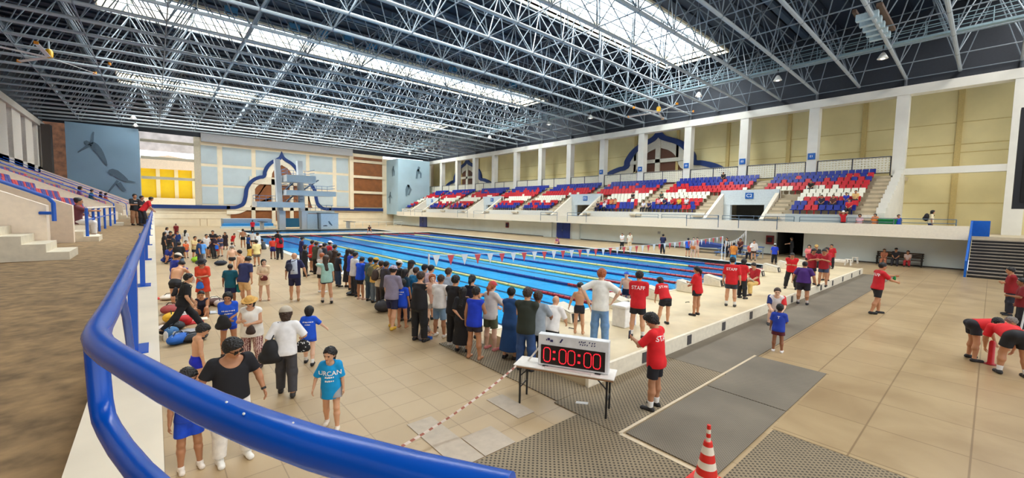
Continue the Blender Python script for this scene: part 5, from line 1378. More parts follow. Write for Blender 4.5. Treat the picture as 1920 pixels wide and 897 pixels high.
    if cap is not None:
        G = Sdf(); G.ell(hc+hz*.28*rh-hy*.08*rh, HX, np.array((.84, .98, .88))*rh+eh*(.7 if hs not in ('curly', 'bob', 'quiff', 'long') else 2.5), k=.02, cut=[(hc+hz*.3*rh, -hz)])
        G.ell(hc+hz*.34*rh+hy*.95*rh, HX, np.array((.62, .62, .09))*rh+.3*v, k=.02)
        sdf_obj('cap', G, min(v, .016), M(cap, .75), t)
    if hat is not None:
        G = Sdf(); G.ell(hc+hz*.5*rh, HX, np.array((1.55, 1.6, .1))*rh+.3*v, k=.02); G.ell(hc+hz*.62*rh, HX, np.array((.86, .96, .82))*rh+eh*.6, k=.02, cut=[(hc+hz*.5*rh, -hz)])
        o = sdf_obj('hat', G, min(v, .016), M(hat, .85, noise=.12, scale=30), t)
        G = Sdf(); G.ell(hc+hz*.68*rh, HX, np.array((.9, 1.0, .16))*rh+eh*.7, k=.01); sdf_obj('hat_band', G, min(v, .014), M((40,34,30), .8), o)
    # ---- face
    if v < .022 and abs(((rel+look+180) % 360)-180) > 55:
        EM = M((20,16,16), .2, noise=0); 
        m = MB()
        for q in (-1, 1):
            o = MB(); o.ball((0, 0, 0), (.13*rh, .07*rh, .085*rh), 10, 6); P = np.array(o.v)
            c_ = hc+hy*.8*rh+hx*q*.31*rh+hz*.1*rh; o.v = [tuple(c_+hx*p_[0]+hy*p_[1]+hz*p_[2]) for p_ in P]; o.build('eye', EM, t, local=True, smooth=True)
            o = MB().bar(hc+hy*.875*rh+hx*q*.14*rh+hz*.3*rh, hc+hy*.83*rh+hx*q*.48*rh+hz*.31*rh, .05*rh, .07*rh, up=tuple(hz)); o.build('eyebrow', hm_, t, local=True)
        o = MB(); o.ball((0, 0, 0), (.24*rh, .06*rh, .06*rh), 10, 6); P = np.array(o.v); c_ = hc+hy*.87*rh-hz*.5*rh
        o.v = [tuple(c_+hx*p_[0]+hy*p_[1]+hz*p_[2]) for p_ in P]; o.build('mouth', M((150,70,66), .5, noise=0), t, local=True, smooth=True)
    # ---- printed words
    for txt, sg in ((back, -1), (front, 1)):
        if txt and shirt is not None:
            bv = BVHTree.FromPolygons([vv.co for vv in shirt.data.vertices], [tuple(pp.vertices) for pp in shirt.data.polygons])
            lines = txt.split('|'); nml = f2*sg; rt = s2*(1 if sg < 0 else -1)
            VV, FF = [], []
            for li, tx in enumerate(lines):
                if tx[0] == '#': V_, F_ = marks(len(tx), h_)
                else: V_, F_ = text_mesh(tx, (.075 if li == 0 else .05)*h_*(1 if len(tx) < 6 else .72))
                cc = p0+u*((.235 if sg < 0 else .2)-.045*li)*h_; n0 = len(VV)
                for q in V_:
                    p_ = cc+rt*q[0]+u*q[1]; r_ = bv.ray_cast(Vector(p_+nml*.6), Vector(-nml))
                    VV.append(tuple(np.array(r_[0])+nml*max(.004, .15*v)) if r_[0] is not None else tuple(p_+nml*.08*h_))
                FF += [tuple(n0+q for q in q2) for q2 in F_]
            mb = MB(); mb.v = VV; mb.f = FF; mb.mi = [0]*len(FF); mb.build('lettering', M(txc, .7, noise=0), t, local=True)
    info = dict(t=t, H=H, v=v, hc=hc, rh=rh, p0=p0, sh=sh, u=u, f=f2, s=s2, arms=ar, legs=lg, hx=hx, hy=hy, hz=hz, g=g, heading=heading)
    if extra: extra(info)
    return info
# things people wear or carry
def glasses(i):
    m = MB()
    for q in (-1, 1):
        c = i['hc']+i['hy']*.93*i['rh']+i['hx']*q*.32*i['rh']+i['hz']*.1*i['rh']; m.obox(c, i['hx']*.24*i['rh'], i['hy']*.05*i['rh'], i['hz']*.17*i['rh'])
        m.tube(c+i['hx']*q*.22*i['rh'], i['hc']+i['hx']*q*.8*i['rh']+i['hz']*.08*i['rh'], .04*i['rh'], 5)
    m.build('glasses', BLACK, i['t'], local=True)
def watch(i):
    sj, ej, wj = i['arms'][0]; d = (wj-ej)/np.linalg.norm(wj-ej)
    MB().tube(wj-d*.02, wj+d*.012, .0195*i['H'], 12).build('watch', M((30,28,28), .3), i['t'], local=True)
def streak(i):
    o = MB().obox(i['hc']+i['hz']*1.02*i['rh']+i['hx']*.45*i['rh']+i['hy']*.1*i['rh'], i['hy']*.5*i['rh'], i['hx']*.05*i['rh'], i['hz']*.03*i['rh'])
def own(name, lab, cat, i, pos, sd, mat, grp=None):
    """a thing held or worn: top-level, placed on the person"""
    R_ = Matrix.Rotation(-i['heading'], 3, 'Z'); g = i['g']
    t = thing(name, tuple(g), lab, cat, grp, -i['heading'])
    return t
def held_bag(i, side, lab, col, r=(.1, .06, .13), drop=.2, name='handbag', cat='bag', strap=True, dots=False, at_=None):
    w = i['arms'][side][2]; t = own(name, lab, cat, i, None, None, None); c = (w+np.array((0, .02, -drop))) if at_ is None else np.array(at_)
    S = Sdf(); ax = np.eye(3); S.ell(c, ax, np.array(r), k=.02); S.cone(c-np.array((r[0]*.6, 0, r[2]*.5)), c+np.array((r[0]*.6, 0, -r[2]*.5)), r[1]*.9, r[1]*.9, k=.03)
    sdf_obj('body', S, max(.01, i['v']), M(col, .7, noise=.1, scale=9), t)
    if strap: MB().path([tuple(c+np.array((-r[0]*.5, 0, r[2]*.7))), tuple(w+np.array((-.01, 0, .0))), tuple(c+np.array((r[0]*.5, 0, r[2]*.7)))], .008, 6).build('strap', M([q*.7 for q in col], .7), t, local=True)
    return t, c
def backpack(i, lab, col, size=1., side=0.):
    t = own('backpack', lab, 'backpack', i, None, None, None); H = i['H']; c = i['p0']+i['u']*.19*H-i['f']*(.115+.02*size)*H+i['s']*side*H
    S = Sdf(); ax = np.array((i['s'], i['f'], i['u'])); S.ell(c, ax, np.array((.085, .062, .125))*H*size, k=.03); S.ell(c-i['u']*.05*H-i['f']*.045*H*size, ax, np.array((.06, .04, .06))*H*size, k=.03)
    sdf_obj('body', S, max(.011, i['v']), M(col, .75, noise=.1, scale=9), t)
    m = MB()
    for q in (-1, 1):
        m.path([tuple(c+i['u']*.1*H+i['s']*q*.045*H), tuple(i['sh']+i['u']*.05*H+i['s']*q*.06*H-i['f']*.02*H), tuple(i['sh']+i['s']*q*.065*H+i['f']*.068*H), tuple(i['p0']+i['u']*.14*H+i['s']*q*.092*H+i['f']*.03*H), tuple(c-i['u']*.08*H+i['s']*q*.07*H)], .013, 6)
    m.build('strap', M([q*.8 for q in col], .75), t, local=True)
def cloth(i, side, lab, col, name='towel', sz=(.07, .05, .16), drop=.1, at_=None):
    w = i['arms'][side][2]; t = own(name, lab, 'towel', i, None, None, None); c = (w+np.array((0, .03, -drop))) if at_ is None else np.array(at_)
    S = Sdf(); S.cone(c+np.array((0, 0, sz[2]*.8)), c-np.array((.02, 0, sz[2]*.6)), sz[1]*.7, sz[0], k=.03, f=np.array((0, 1., 0)), fs=.6); S.ell(c+np.array((.05, 0, -sz[2]*.3)), np.eye(3), np.array((sz[0]*.6, sz[1]*.6, sz[2]*.7)), k=.05)
    sdf_obj('cloth', S, max(.011, i['v']), M(col, .9, noise=.08, scale=12), t)
def phone(i, side, lab, name='phone'):
    sj, ej, wj = i['arms'][side]; d = (wj-ej)/np.linalg.norm(wj-ej); t = own(name, lab, 'phone', i, None, None, None); c = wj+d*.065*i['H']+np.array((0, 0, .03))
    MB().obox(c, (.037, 0, 0), (0, .0, .075), (0, .005, 0)).build('case', BLACK, t, local=True); MB().obox(c-np.array((0, .006, 0)), (.033, 0, 0), (0, 0, .068), (0, .0015, 0)).build('screen', M((60,80,110), .2), t, local=True)
def drape_towel(i, lab, col, side=0.):
    t = own('towel', lab, 'towel', i, None, None, None); H = i['H']; c = i['sh']+i['s']*side*H
    m = MB(); rows = []
    for (du, df, hw) in ((-.06, .075, .045), (.03, .06, .05), (.055, .0, .052), (.03, -.062, .055), (-.06, -.09, .06), (-.17, -.095, .065), (-.26, -.09, .07)):
        p = c+i['u']*du*H+i['f']*df*H; rows.append([tuple(p-i['s']*hw*H), tuple(p-i['f']*.006*H), tuple(p+i['s']*hw*H)])
    for r in rows: m.v += r
    for a in range(len(rows)-1):
        for b in range(2): m.f.append((a*3+b, a*3+b+1, a*3+b+4, a*3+b+3)); m.mi.append(0)
    o = m.build('cloth', M(col, .9, noise=.06, scale=12), t, local=True, smooth=True); o.modifiers.new('s', 'SOLIDIFY').thickness = .02
def paper(i, side, lab):
    w = i['arms'][side][2]; t = own('score_sheet', lab, 'paper', i, None, None, None); c = w+np.array((0, .07, .03))
    MB().obox(c, (.11, 0, 0), (0, .12, .09), (0, -.002, .003)).build('sheet', M((244,244,246), .6, noise=0), t, local=True)
RD = (212,22,32); BT = (24,72,196); NAVY = (22,28,56); BLK = (22,22,26); WHT = (238,234,228); DEN = (74,108,160); GRY = (150,150,156); TAN = (206,172,120)
P = person
def ex(*fs): return lambda i: [f(i) for f in fs]
# ---------------- foreground, left
P(437, 862, 634, 168, 'person in a tight black t-shirt and white trousers just behind the blue rail, looking down', 'stand2', skin='b', hs='quiff', tc=(20,20,28), bot='pants', bc=(238,232,224), shoes=(240,238,232), L=(.1,.05,-.27), R='out', nod=30, look=-28, b=1.2, hem=.02, sleeve=.36, scoop=.085, extra=ex(glasses, watch, streak))
P(357, 878, 693, 172, 'child with a black fringe, blue swimming shorts and white shoes against the parapet wall', 'stand', skin='b', hs='fringe', top_='tank', tc=(26,70,190), bc=(22,78,214), shoes=(238,228,216), L='down', R='down', nod=14, look=-16, kid=.75, hem=.01, botlen=.66)
P(372, 742, 610, 75, 'shirtless boy in bright blue swimming trunks behind the person in black', 'stand2', skin='a', hs='fringe', top_='none', bot='trunks', bc=(20,40,200), shoes=None, L='down', R='down', nod=34, kid=.7)
i = P(430, 668, 549, 176, 'person in a royal blue printed t-shirt holding a black bag, left of the straw hat', 'stand', skin='b', hs='bob', fem=True, tc=(20,84,214), bot='trunks', bc=(24,60,180), shoes=(40,36,36), L='belly', R='belly', nod=22, look=12, front='########|#####', hem=.05)
held_bag(i, 1, 'black soft bag held by the person in the royal blue t-shirt', (24,24,28), (.12,.1,.17), .12, at_=i['arms'][1][2]+np.array((.1, .06, -.03)))
i = P(474, 690, 557, 198, 'person in a straw hat, white sleeveless blouse and patterned trousers', 'stand2', skin='a', hs='bob', fem=True, b=1.12, top_='loose', tc=(244,240,232), sleeve=0, hem=.07, bot='pants', bc=stripes(), shoes=(60,44,44), L='front', R='phone', nod=18, hat=(222,172,92), extra=ex(glasses))
held_bag(i, 0, 'dark brown shoulder bag on the person in the straw hat', (62,46,40), (.08,.05,.1), .12)
i = P(538, 740, 580, 6, 'person in a beige cap and white t-shirt carrying a black duffel bag, seen from behind', 'step', skin='a', hs='curly', hair='n', tc=(240,238,238), bot='pants', bc=(62,60,64), shoes=(40,38,38), L='out', R=(.06,.14,-.18), cap=(190,178,160), hem=.05, sleeve=.5)
c_ = i['p0']+np.array((-.24, -.05, .02)); t_, c_ = held_bag(i, 0, 'large black duffel bag slung over the shoulder of the person in the white t-shirt', (28,28,32), (.15,.14,.22), 0, 'duffel_bag', 'bag', False, at_=c_)
MB().path([tuple(c_+np.array((0, 0, .18))), tuple(i['sh']+np.array((-.12, -.03, .05))), tuple(i['sh']+np.array((.02, .08, .0)))], .017, 6).build('strap', BLACK, t_, local=True)
t_, c_ = held_bag(i, 1, 'black bag with white polka dots hanging from a white-shirted person\'s arm', (22,22,26), (.12,.07,.12), .18, 'dotted_bag', 'bag')
dm = MB(); rr_ = random.Random(5)
for k in range(46):
    a_, b_ = rr_.uniform(0, 2*PI), rr_.uniform(-.8, .8); q_ = math.sqrt(1-b_*b_); dm.ball(c_+np.array((.122*q_*math.cos(a_), .072*q_*math.sin(a_), .122*b_-.01)), .012, 6, 4)
dm.build('dots', M((240,240,240), .6, noise=0), t_, local=True)
P(580, 683, 577, 14, 'black-haired person in a blue printed t-shirt walking away beside the dotted bag', 'step', skin='d', hs='bob', fem=True, kid=.35, tc=(20,84,214), bot='shorts', bc=(24,70,190), botlen=.4, shoes=(24,24,26), sock=(230,228,224), L=(.05,.02,-.28), R=(.16,.16,-.2), back='########|####', hem=.07)
P(622, 802, 650, 190, 'girl with a ponytail in a bright cyan t-shirt and grey shorts walking towards the rail', 'step', skin='a', hs='pony', fem=True, kid=.6, tc=(0,150,214), bot='shorts', bc=(160,158,160), botlen=.5, shoes=(232,222,208), L='down', R=(.1,.05,-.26), look=20, nod=14, front='URCAN|#####|#####', hem=.12, sleeve=.5)
i = P(346, 622, 503, 82, 'person in black t-shirt and black trousers striding to the right past the bags', 'stride', h=1.74, skin='a', hs='short', hair='k', tc=(20,20,24), bot='pants', bc=(26,26,32), shoes=(30,30,34), L='swingf', R=(.03,.08,-.27), nod=10, hem=.05)
backpack(i, 'small dark backpack on the person striding in black', (30,30,36), .55)
i = P(382, 577, 487, 196, 'person in a bright orange dress and dark hat near the bags on the left', 'stand', skin='b', hs='bob', fem=True, top_='dress', tc=(226,72,44), sleeve=.5, hem=.2, bot='none', shoes=(60,40,40), L='front', R='belly', nod=28, hat=(30,28,32))
held_bag(i, 1, 'bright blue bag held by the person in the orange dress', (30,110,210), (.1,.06,.13), .2)
P(381, 592, 557, 190, 'person in a dark swimsuit sitting on the deck hugging their knees', 'hug', h=1.62, skin='b', hs='short', fem=True, top_='swimsuit', tc=(26,28,52), bot='brief', bc=(26,28,52), shoes=None, L='knee', R='knee', nod=16)
i = P(330, 580, 490, 30, 'bare-backed person in black trunks bending beside the parapet wall', 'lean', h=1.74, lean=30, skin='a', hs='short', top_='none', bot='trunks', bc=BLK, shoes=None, L='hang', R='fwd', nod=30)
cloth(i, 1, 'white towel held by the bare-backed person in black trunks', (240,238,236), drop=.08)
P(332, 566, 476, 60, 'person in a blue long-sleeved top and grey trousers behind the bare-backed bather', 'stand', skin='b', top_='long', tc=(28,46,150), bot='pants', bc=(120,118,122), R='front', nod=20, cap=(226,214,196))
i = P(433, 572, 497, 18, 'person in a dark teal t-shirt seen from behind with a turquoise tote', 'stand', skin='c', hs='short', tc=(8,92,112), b=1.08, bot='shorts', bc=(24,34,80), botlen=.9, shoes=(40,40,44), hem=.1)
held_bag(i, 1, 'turquoise tote bag beside the person in the teal t-shirt', (20,140,150), (.11,.05,.17), .16, 'tote_bag')
P(458, 573, 481, 40, 'person in a navy t-shirt and tan shorts leaning forward, facing away', 'lean', skin='a', hs='short', tc=(44,50,96), bot='shorts', bc=(224,184,128), botlen=.85, shoes=(196,140,100), L='belly', R='down', nod=30, lean=14)
i = P(496, 563, 487, 184, 'person in a cream dress with a brown handbag, standing apart in the open deck', 'stand2', skin='d', hs='long', fem=True, top_='dress', tc=(240,214,178), sleeve=.55, hem=.16, bot='none', shoes=(206,160,130), L='belly', R='front', look=-20)
held_bag(i, 0, 'dark red-brown handbag on the person in the cream dress', (110,40,36), (.12,.05,.1), .06)
i = P(553, 563, 475, 4, 'bald person in a navy t-shirt and navy shorts with a white towel over the shoulder', 'step', skin='a', hs='bald', tc=(32,34,80), b=1.06, bot='shorts', bc=(26,28,66), botlen=.85, shoes=(190,150,110), L='down', R='out', hem=.06)
drape_towel(i, 'pale blue-white towel hanging down the back of the bald person in navy', (214,224,244)); backpack(i, 'dark backpack on the left shoulder of the bald person in navy', (40,40,60), .75, -.09)
# ---------------- upper left group
P(331, 446, 420, 200, 'person in a maroon t-shirt standing alone near the far left of the deck', 'stand', skin='c', tc=(120,18,28), bot='pants', bc=(110,24,30))
P(312, None, 427, 120, 'person with long dark hair and pale top, farthest of the group by the parapet', 'stand', h=1.65, skin='b', hs='long', fem=True, tc=(220,216,212), bot='pants', bc=BLK)
P(307, None, 436, 80, 'person in black closest to the parapet wall in the upper left group', 'stand', h=1.66, skin='b', hs='long', fem=True, tc=(34,34,40), bot='pants', bc=BLK)
P(319, None, 434, 170, 'dark-haired person in a dark printed top holding a white sheet in the upper left group', 'stand', h=1.68, skin='b', hs='bob', fem=True, tc=(44,36,44), bot='pants', bc=(30,40,36), L='front', R='front', nod=26)
P(316, 494, 466, 140, 'person in navy blue crouching over bags beside the parapet wall', 'squat', h=1.68, skin='b', tc=(24,44,130), bot='shorts', bc=(24,44,120), L='hang', R='hang', nod=30, loc=tuple(at(313, 494)))
P(324, None, 440, 100, 'person in dark grey behind the parapet group, turned to the right', 'stand', h=1.62, skin='b', tc=(40,42,48), bot='shorts', bc=(120,30,36))
P(333, None, 435, 190, 'small person in a blue hooded top between the parapet group and the black t-shirt', 'stand', h=1.3, kid=.6, skin='b', top_='long', tc=(30,64,140), bot='pants', bc=(26,40,90))
P(337, 512, 455, 15, 'person in a black t-shirt and faded jeans seen from behind in the upper left group', 'stand', skin='b', tc=(22,22,26), b=1.1, bot='pants', bc=(92,124,156), cap=(60,56,58))
P(347, None, 432, 20, 'person with long black hair and a white dress in the upper left group', 'stand', h=1.62, skin='a', hs='long', fem=True, top_='dress', tc=(238,234,230), hem=.38, bot='none')
P(349, 484, 452, 160, 'child in an orange top and purple shorts beside the black t-shirt', 'stand', skin='a', kid=.8, tc=(232,110,60), bot='shorts', bc=(70,60,160), R='front')
P(366, 490, 444, 140, 'person in a cream t-shirt and black shorts reaching to the left', 'stand', skin='b', tc=(222,196,140), bot='shorts', bc=BLK, L='reach', R='front')
P(372, None, 450, 90, 'person in a dark blue t-shirt partly hidden by the light blue shirt', 'stand', h=1.55, skin='b', tc=(24,60,110), bot='pants', bc=(30,32,50))
P(379, 498, 452, 10, 'person in a light blue t-shirt and grey trousers seen from behind', 'stand', skin='b', b=1.1, tc=(92,160,232), bot='pants', bc=(160,156,158), hem=.06)
P(391, 482, 444, 30, 'shirtless child in pale blue-grey shorts right of the light blue t-shirt', 'stand', skin='c', kid=.4, top_='none', bot='shorts', bc=(150,180,200), shoes=None)
P(386, None, 440, 150, 'person in a white t-shirt behind the shirtless child', 'stand', h=1.6, skin='b', tc=(232,226,222), bot='shorts', bc=BLK)
P(399, None, 433, 190, 'person in dark clothes with arms folded behind the blue and red child', 'stand', h=1.7, skin='b', tc=(30,26,36), bot='pants', bc=BLK, L='fold', R='fold')
P(397, None, 440, 110, 'person in a dark purple top leaning over the blue and red child', 'lean', h=1.64, skin='b', tc=(46,30,52), bot='pants', bc=BLK, L='front', R='front')
P(406, 482, 450, 150, 'child in a bright blue t-shirt and red shorts in the upper left group', 'stand', skin='b', kid=.7, tc=(30,110,230), bot='shorts', bc=(180,24,36))
P(414, 481, 442, 215, 'person in a slate blue t-shirt and pink shorts facing the child in red shorts', 'stand', skin='a', tc=(66,74,108), bot='shorts', bc=(220,170,160), L='front')
P(423, 468, 436, 200, 'person in a long dark dress with black hair right of the upper left group', 'stand', skin='b', hs='long', fem=True, top_='dress', tc=(44,30,36), hem=.34, bot='none')
P(436, 462, 438, 140, 'child in red bending by the white towel', 'lean', h=1.2, skin='b', kid=.7, tc=(206,26,36), bot='shorts', bc=(206,26,36))
P(435, 483, 456, 30, 'child wrapped in a white towel on the open deck', 'stand', skin='b', kid=.8, top_='dress', tc=(236,232,230), hem=.2, bot='none', shoes=None)
P(456, 465, 430, 8, 'shirtless person with orange-tanned back and black trunks in the far group', 'stand', skin='b', top_='none', bot='trunks', bc=BLK, shoes=None, b=1.05)
P(474, 437, 419, 5, 'person in bright red standing by the diving pool in front of the brown wall', 'stand', h=1.7, skin='b', tc=(204,16,40), bot='pants', bc=(30,30,34))
P(466, 472, 441, 60, 'person in a blue and white top left of the white t-shirt in the far group', 'stand', skin='b', tc=(40,80,150), bot='pants', bc=(26,30,46))
P(474, 466, 434, 20, 'person in a white t-shirt in the far group by the pool corner', 'stand', skin='b', tc=(240,236,232), bot='shorts', bc=(60,50,60))
P(484, None, 437, 300, 'person in a white top at the right of the far group', 'stand', h=1.65, skin='b', tc=(236,234,232), bot='shorts', bc=(200,196,190))
P(482, 500, 451, 340, 'boy in a pale yellow t-shirt and grey shorts seen from the side', 'stand', skin='b', kid=.3, tc=(232,214,150), bot='shorts', bc=(120,112,108))
P(468, 486, 460, 20, 'child in a mustard top crouching in front of the yellow t-shirt', 'squat', h=1.3, skin='b', kid=.5, tc=(206,160,60), bot='shorts', bc=(80,60,60), L='knee', R='knee')
P(495, 468, 452, 320, 'person in dark grey sitting on the deck near the pool edge', 'hug', h=1.66, skin='b', tc=(78,82,86), bot='shorts', bc=(60,60,66), L='knee', R='knee')
P(436, 512, 462, 12, 'pale shirtless person in black briefs seen from behind, left one of the bare-backed pair', 'stand', skin='d', hair='g', top_='none', bot='brief', bc=(24,22,26), shoes=None, b=1.1, R='front')
P(451, None, 470, 300, 'shirtless person with dark hair facing left, right one of the bare-backed pair', 'stand', h=1.6, skin='a', top_='none', bot='brief', bc=BLK, shoes=None, R='side', b=1.02)
P(512, 486, 446, 12, 'child with an orange-red towel round the shoulders and blue shorts by the pool corner', 'stand', skin='c', kid=.4, tc=(226,70,50), hem=-.06, sleeve=.3, bot='shorts', bc=(36,40,130), shoes=(50,40,36))
i = P(525, 487, 440, 340, 'person in a red t-shirt and black trousers with a backpack by the pool corner', 'stand', skin='b', hs='long', fem=True, tc=(206,16,36), bot='pants', bc=(28,28,34)); backpack(i, 'dark navy backpack on the red-shirted person by the pool corner', (22,26,44), .8)
P(520, None, 433, 60, 'person in a black t-shirt and black cap behind the red-shirted pair by the pool corner', 'stand', h=1.74, skin='b', tc=(26,24,26), bot='pants', bc=(30,28,30), cap=(22,24,22), L='side')
# ---------------- crowd along the pool edge, from the far end towards the clock
C = 'spectators lining the pool edge'
def W_(px, top, h, hd, lab, **k):
    py = k.pop('py', None); return P(px, py, top, 0, lab, k.pop('pose', 'stand'), h=(None if py else h), hd=hd, grp=None, **k)
W_(565, 445, 1.72, 85, 'person in navy with a black cap at the far end of the poolside crowd', skin='b', tc=(30,30,84), bot='pants', bc=(30,34,70), cap=(22,24,28))
W_(571, 460, 1.62, 120, 'person in black with a white scarf, second from the far end of the crowd', skin='b', hs='bob', fem=True, tc=(28,28,36), bot='pants', bc=(28,28,36), L='fold', R='fold')
W_(584, 452, 1.74, 80, 'person in a bright red t-shirt near the far end of the crowd', skin='b', tc=(214,18,28), bot='shorts', bc=(34,32,36))
W_(592, 454, 1.74, 70, 'person in an olive green t-shirt behind the red t-shirt in the crowd', skin='b', hs='short', hair='n', tc=(72,70,54), bot='pants', bc=(40,36,38), b=1.08)
W_(600, 459, 1.66, 95, 'person in a white and pink cap near the far end of the crowd', skin='a', cap=(228,200,206), tc=(150,146,150), bot='shorts', bc=NAVY)
W_(607, 457, 1.72, 80, 'person in a dark blue cap between the pink cap and the white cap', skin='a', cap=(34,40,58), tc=(48,52,64), bot='pants', bc=BLK)
W_(617, 453, 1.74, 85, 'person in a white cap and red t-shirt in the far part of the crowd', skin='b', cap=(238,236,236), tc=(190,26,40), bot='pants', bc=BLK)
i = W_(603, 476, 1.7, 62, 'person in a grey tank top and black shorts beside the aqua t-shirt', py=549, skin='d', hs='short', hair='o', top_='tank', tc=(214,206,200), bot='shorts', bc=(30,28,32), shoes=(238,236,234), L='belly', R='front'); held_bag(i, 0, 'black and white bag held by the person in the grey tank top', (40,38,42), (.1,.08,.14), .1)
P(613, 568, 480, 352, 'girl in a pale aqua t-shirt and navy shorts looking back over her shoulder', 'step', skin='a', hs='long', hair='n', fem=True, kid=.3, tc=(168,214,206), bot='shorts', bc=(24,30,66), botlen=.35, shoes=(30,30,34), sock=(220,210,205), hem=.08, L='face', look=50)
i = W_(626, 460, 1.75, 75, 'person in a brown vest with bare arms and a dark backpack in the crowd', skin='b', top_='tank', tc=(70,52,44), bot='pants', bc=(60,52,48), L='fold', R='fold'); backpack(i, 'dark brown backpack in the crowd behind the aqua t-shirt', (58,46,42), 1.1)
W_(634, 475, 1.74, 82, 'person in a black t-shirt and blue jeans right of the aqua t-shirt', py=538, skin='b', tc=(24,26,40), bot='pants', bc=(40,62,96))
W_(651, 468, 1.72, 78, 'person with long black hair in a black dress in the middle of the crowd', skin='b', hs='long', fem=True, top_='dress', tc=(28,26,34), hem=.38, bot='none')
W_(658, 470, 1.74, 80, 'person in a cobalt blue vest next to a white t-shirt in mid crowd', skin='b', tc=(28,60,180), bot='shorts', bc=(26,38,84))
W_(664, 474, 1.78, 84, 'person in a white t-shirt and dark jeans in the middle of the crowd', skin='b', tc=(226,222,220), bot='pants', bc=(34,36,46))
W_(676, 483, 1.6, 70, 'person in a royal blue t-shirt and black shorts reading a phone in the crowd', py=562, skin='b', tc=(20,80,220), bot='shorts', bc=(26,28,40), L='phone', R='phone', nod=28, shoes=(206,170,150))
i = W_(693, 484, 1.68, 70, 'person in a dark patterned top right of the royal blue t-shirt', skin='b', tc=(60,84,84), bot='pants', bc=(60,80,100)); held_bag(i, 0, 'white round helmet-like bag hanging beside the royal blue t-shirt', (236,226,206), (.11,.09,.12), .14, 'drawstring_bag')
i = W_(703, 485, 1.7, 68, 'person in a mustard yellow t-shirt with a yellow cap in the crowd', skin='b', cap=(226,180,60), tc=(222,176,90), bot='pants', bc=(110,124,140)); backpack(i, 'khaki patterned backpack behind the mustard t-shirt', (96,96,72), .95)
i = W_(713, 491, 1.68, 75, 'person with brown hair and a cream top in the crowd, left of the lavender cap', skin='b', hs='short', hair='n', tc=(226,206,176), bot='pants', bc=(70,60,60)); backpack(i, 'brown backpack in the crowd left of the lavender cap', (74,58,52), 1.0)
W_(722, 492, 1.7, 80, 'person with dark hair behind the lavender cap', skin='b', tc=(60,56,64), bot='pants', bc=(40,38,40))
i = P(735, 616, 500, 32, 'person in a lavender cap, grey-purple t-shirt and navy shorts with yellow shoes', 'step', skin='a', cap=(200,186,206), hs='short', tc=(146,138,160), bot='shorts', bc=(26,30,70), botlen=.8, shoes=(222,178,60), L=(.06,.1,-.28), R='front', b=1.02, hem=.05, sleeve=.5)
cloth(i, 0, 'cream cloth in the hand of the person in the lavender cap', (236,216,190), drop=.06)
W_(746, 490, 1.72, 85, 'person in a white cap and green shorts behind the lavender cap', skin='b', cap=(240,238,232), tc=(34,36,40), bot='pants', bc=(20,130,60), L='fold', R='fold')
P(754, 615, 526, 26, 'person in a blue printed t-shirt with short dark hair seen from behind in the crowd', 'stand', skin='b', hs='bob', fem=True, kid=.25, tc=(20,76,214), bot='trunks', bc=(24,60,180), shoes=None, back='######|####', hem=.07)
W_(757, 506, 1.66, 70, 'person in a dark teal hooded top behind the blue printed t-shirt', skin='b', hs='long', fem=True, tc=(20,60,84), bot='pants', bc=(30,30,50))
W_(769, 491, 1.76, 80, 'person in a black cap with brown hair in the crowd', skin='a', cap=(22,24,28), hs='long', hair='n', fem=True, tc=(226,216,204), bot='pants', bc=(40,40,46))
W_(778, 503, 1.7, 75, 'person in a light blue top behind the cream bag', skin='a', hair='n', tc=(40,130,180), bot='shorts', bc=NAVY)
i = P(786, 640, 512, 40, 'heavily built person in a black tank top and black trousers in the crowd', 'stand', skin='a', hs='short', hair='n', b=1.18, fem=True, top_='tank', tc=(26,24,28), bot='pants', bc=(26,26,30), R='fold', L='belly', hem=.05)
held_bag(i, 0, 'large cream tote bag on the arm of the person in the black tank top', (240,228,204), (.16,.08,.2), .04, 'tote_bag')
W_(794, 498, 1.72, 82, 'person in a black cap and grey t-shirt behind the black tank top', skin='a', cap=(26,26,30), tc=(160,150,146), bot='pants', bc=(60,60,64))
W_(806, 499, 1.74, 85, 'person in a pink t-shirt with black hair near the white pennant pole', skin='a', hs='short', tc=(232,196,196), bot='shorts', bc=(150,140,130), botlen=.9)
W_(810, 516, 1.6, 200, 'person with ginger hair turned towards the camera beside the white t-shirt', skin='d', hs='bob', hair='o', fem=True, tc=(214,170,150), bot='shorts', bc=(170,160,150))
P(824, 632, 518, 30, 'person in a white t-shirt and denim shorts in the middle of the crowd row', 'stand2', skin='b', hs='short', hair='n', tc=(240,236,234), bot='shorts', bc=(136,168,200), botlen=.95, shoes=(238,232,224), b=1.03, hem=.05, L='front', R='out')
W_(839, 505, 1.76, 75, 'person in a pale blue t-shirt with short brown hair behind the white t-shirt', skin='a', hair='n', tc=(184,200,220), bot='shorts', bc=NAVY)
P(851, 650, 519, 38, 'person in a black t-shirt and black trousers right of the white t-shirt', 'stand', skin='a', tc=(26,22,26), bot='pants', bc=(28,26,30), shoes=(226,220,214), b=1.05, L='fold', R='fold')
i = P(866, 660, 541, 20, 'person in a long black dress with a black bag in the crowd', 'stand', skin='a', hs='long', fem=True, top_='dress', tc=(22,20,24), hem=.40, sleeve=.7, bot='none', shoes=(30,28,30), L='behind', R='front')
held_bag(i, 1, 'black leather bag hanging from the person in the long black dress', (26,26,36), (.14,.08,.16), .3)
W_(884, 518, 1.74, 60, 'person with long black hair in a navy tank top behind the blue swim vest', skin='a', hs='pony', fem=True, top_='tank', tc=(26,26,48), bot='shorts', bc=(26,26,48), L='fold', R='front')
P(889, 674, 541, 28, 'barefoot person in a blue sleeveless vest and dark shorts seen from behind', 'stand2', skin='b', hs='short', top_='tank', tc=(20,56,196), bot='shorts', bc=(44,34,44), botlen=.5, shoes=None, hem=.06, L='down', R='front')
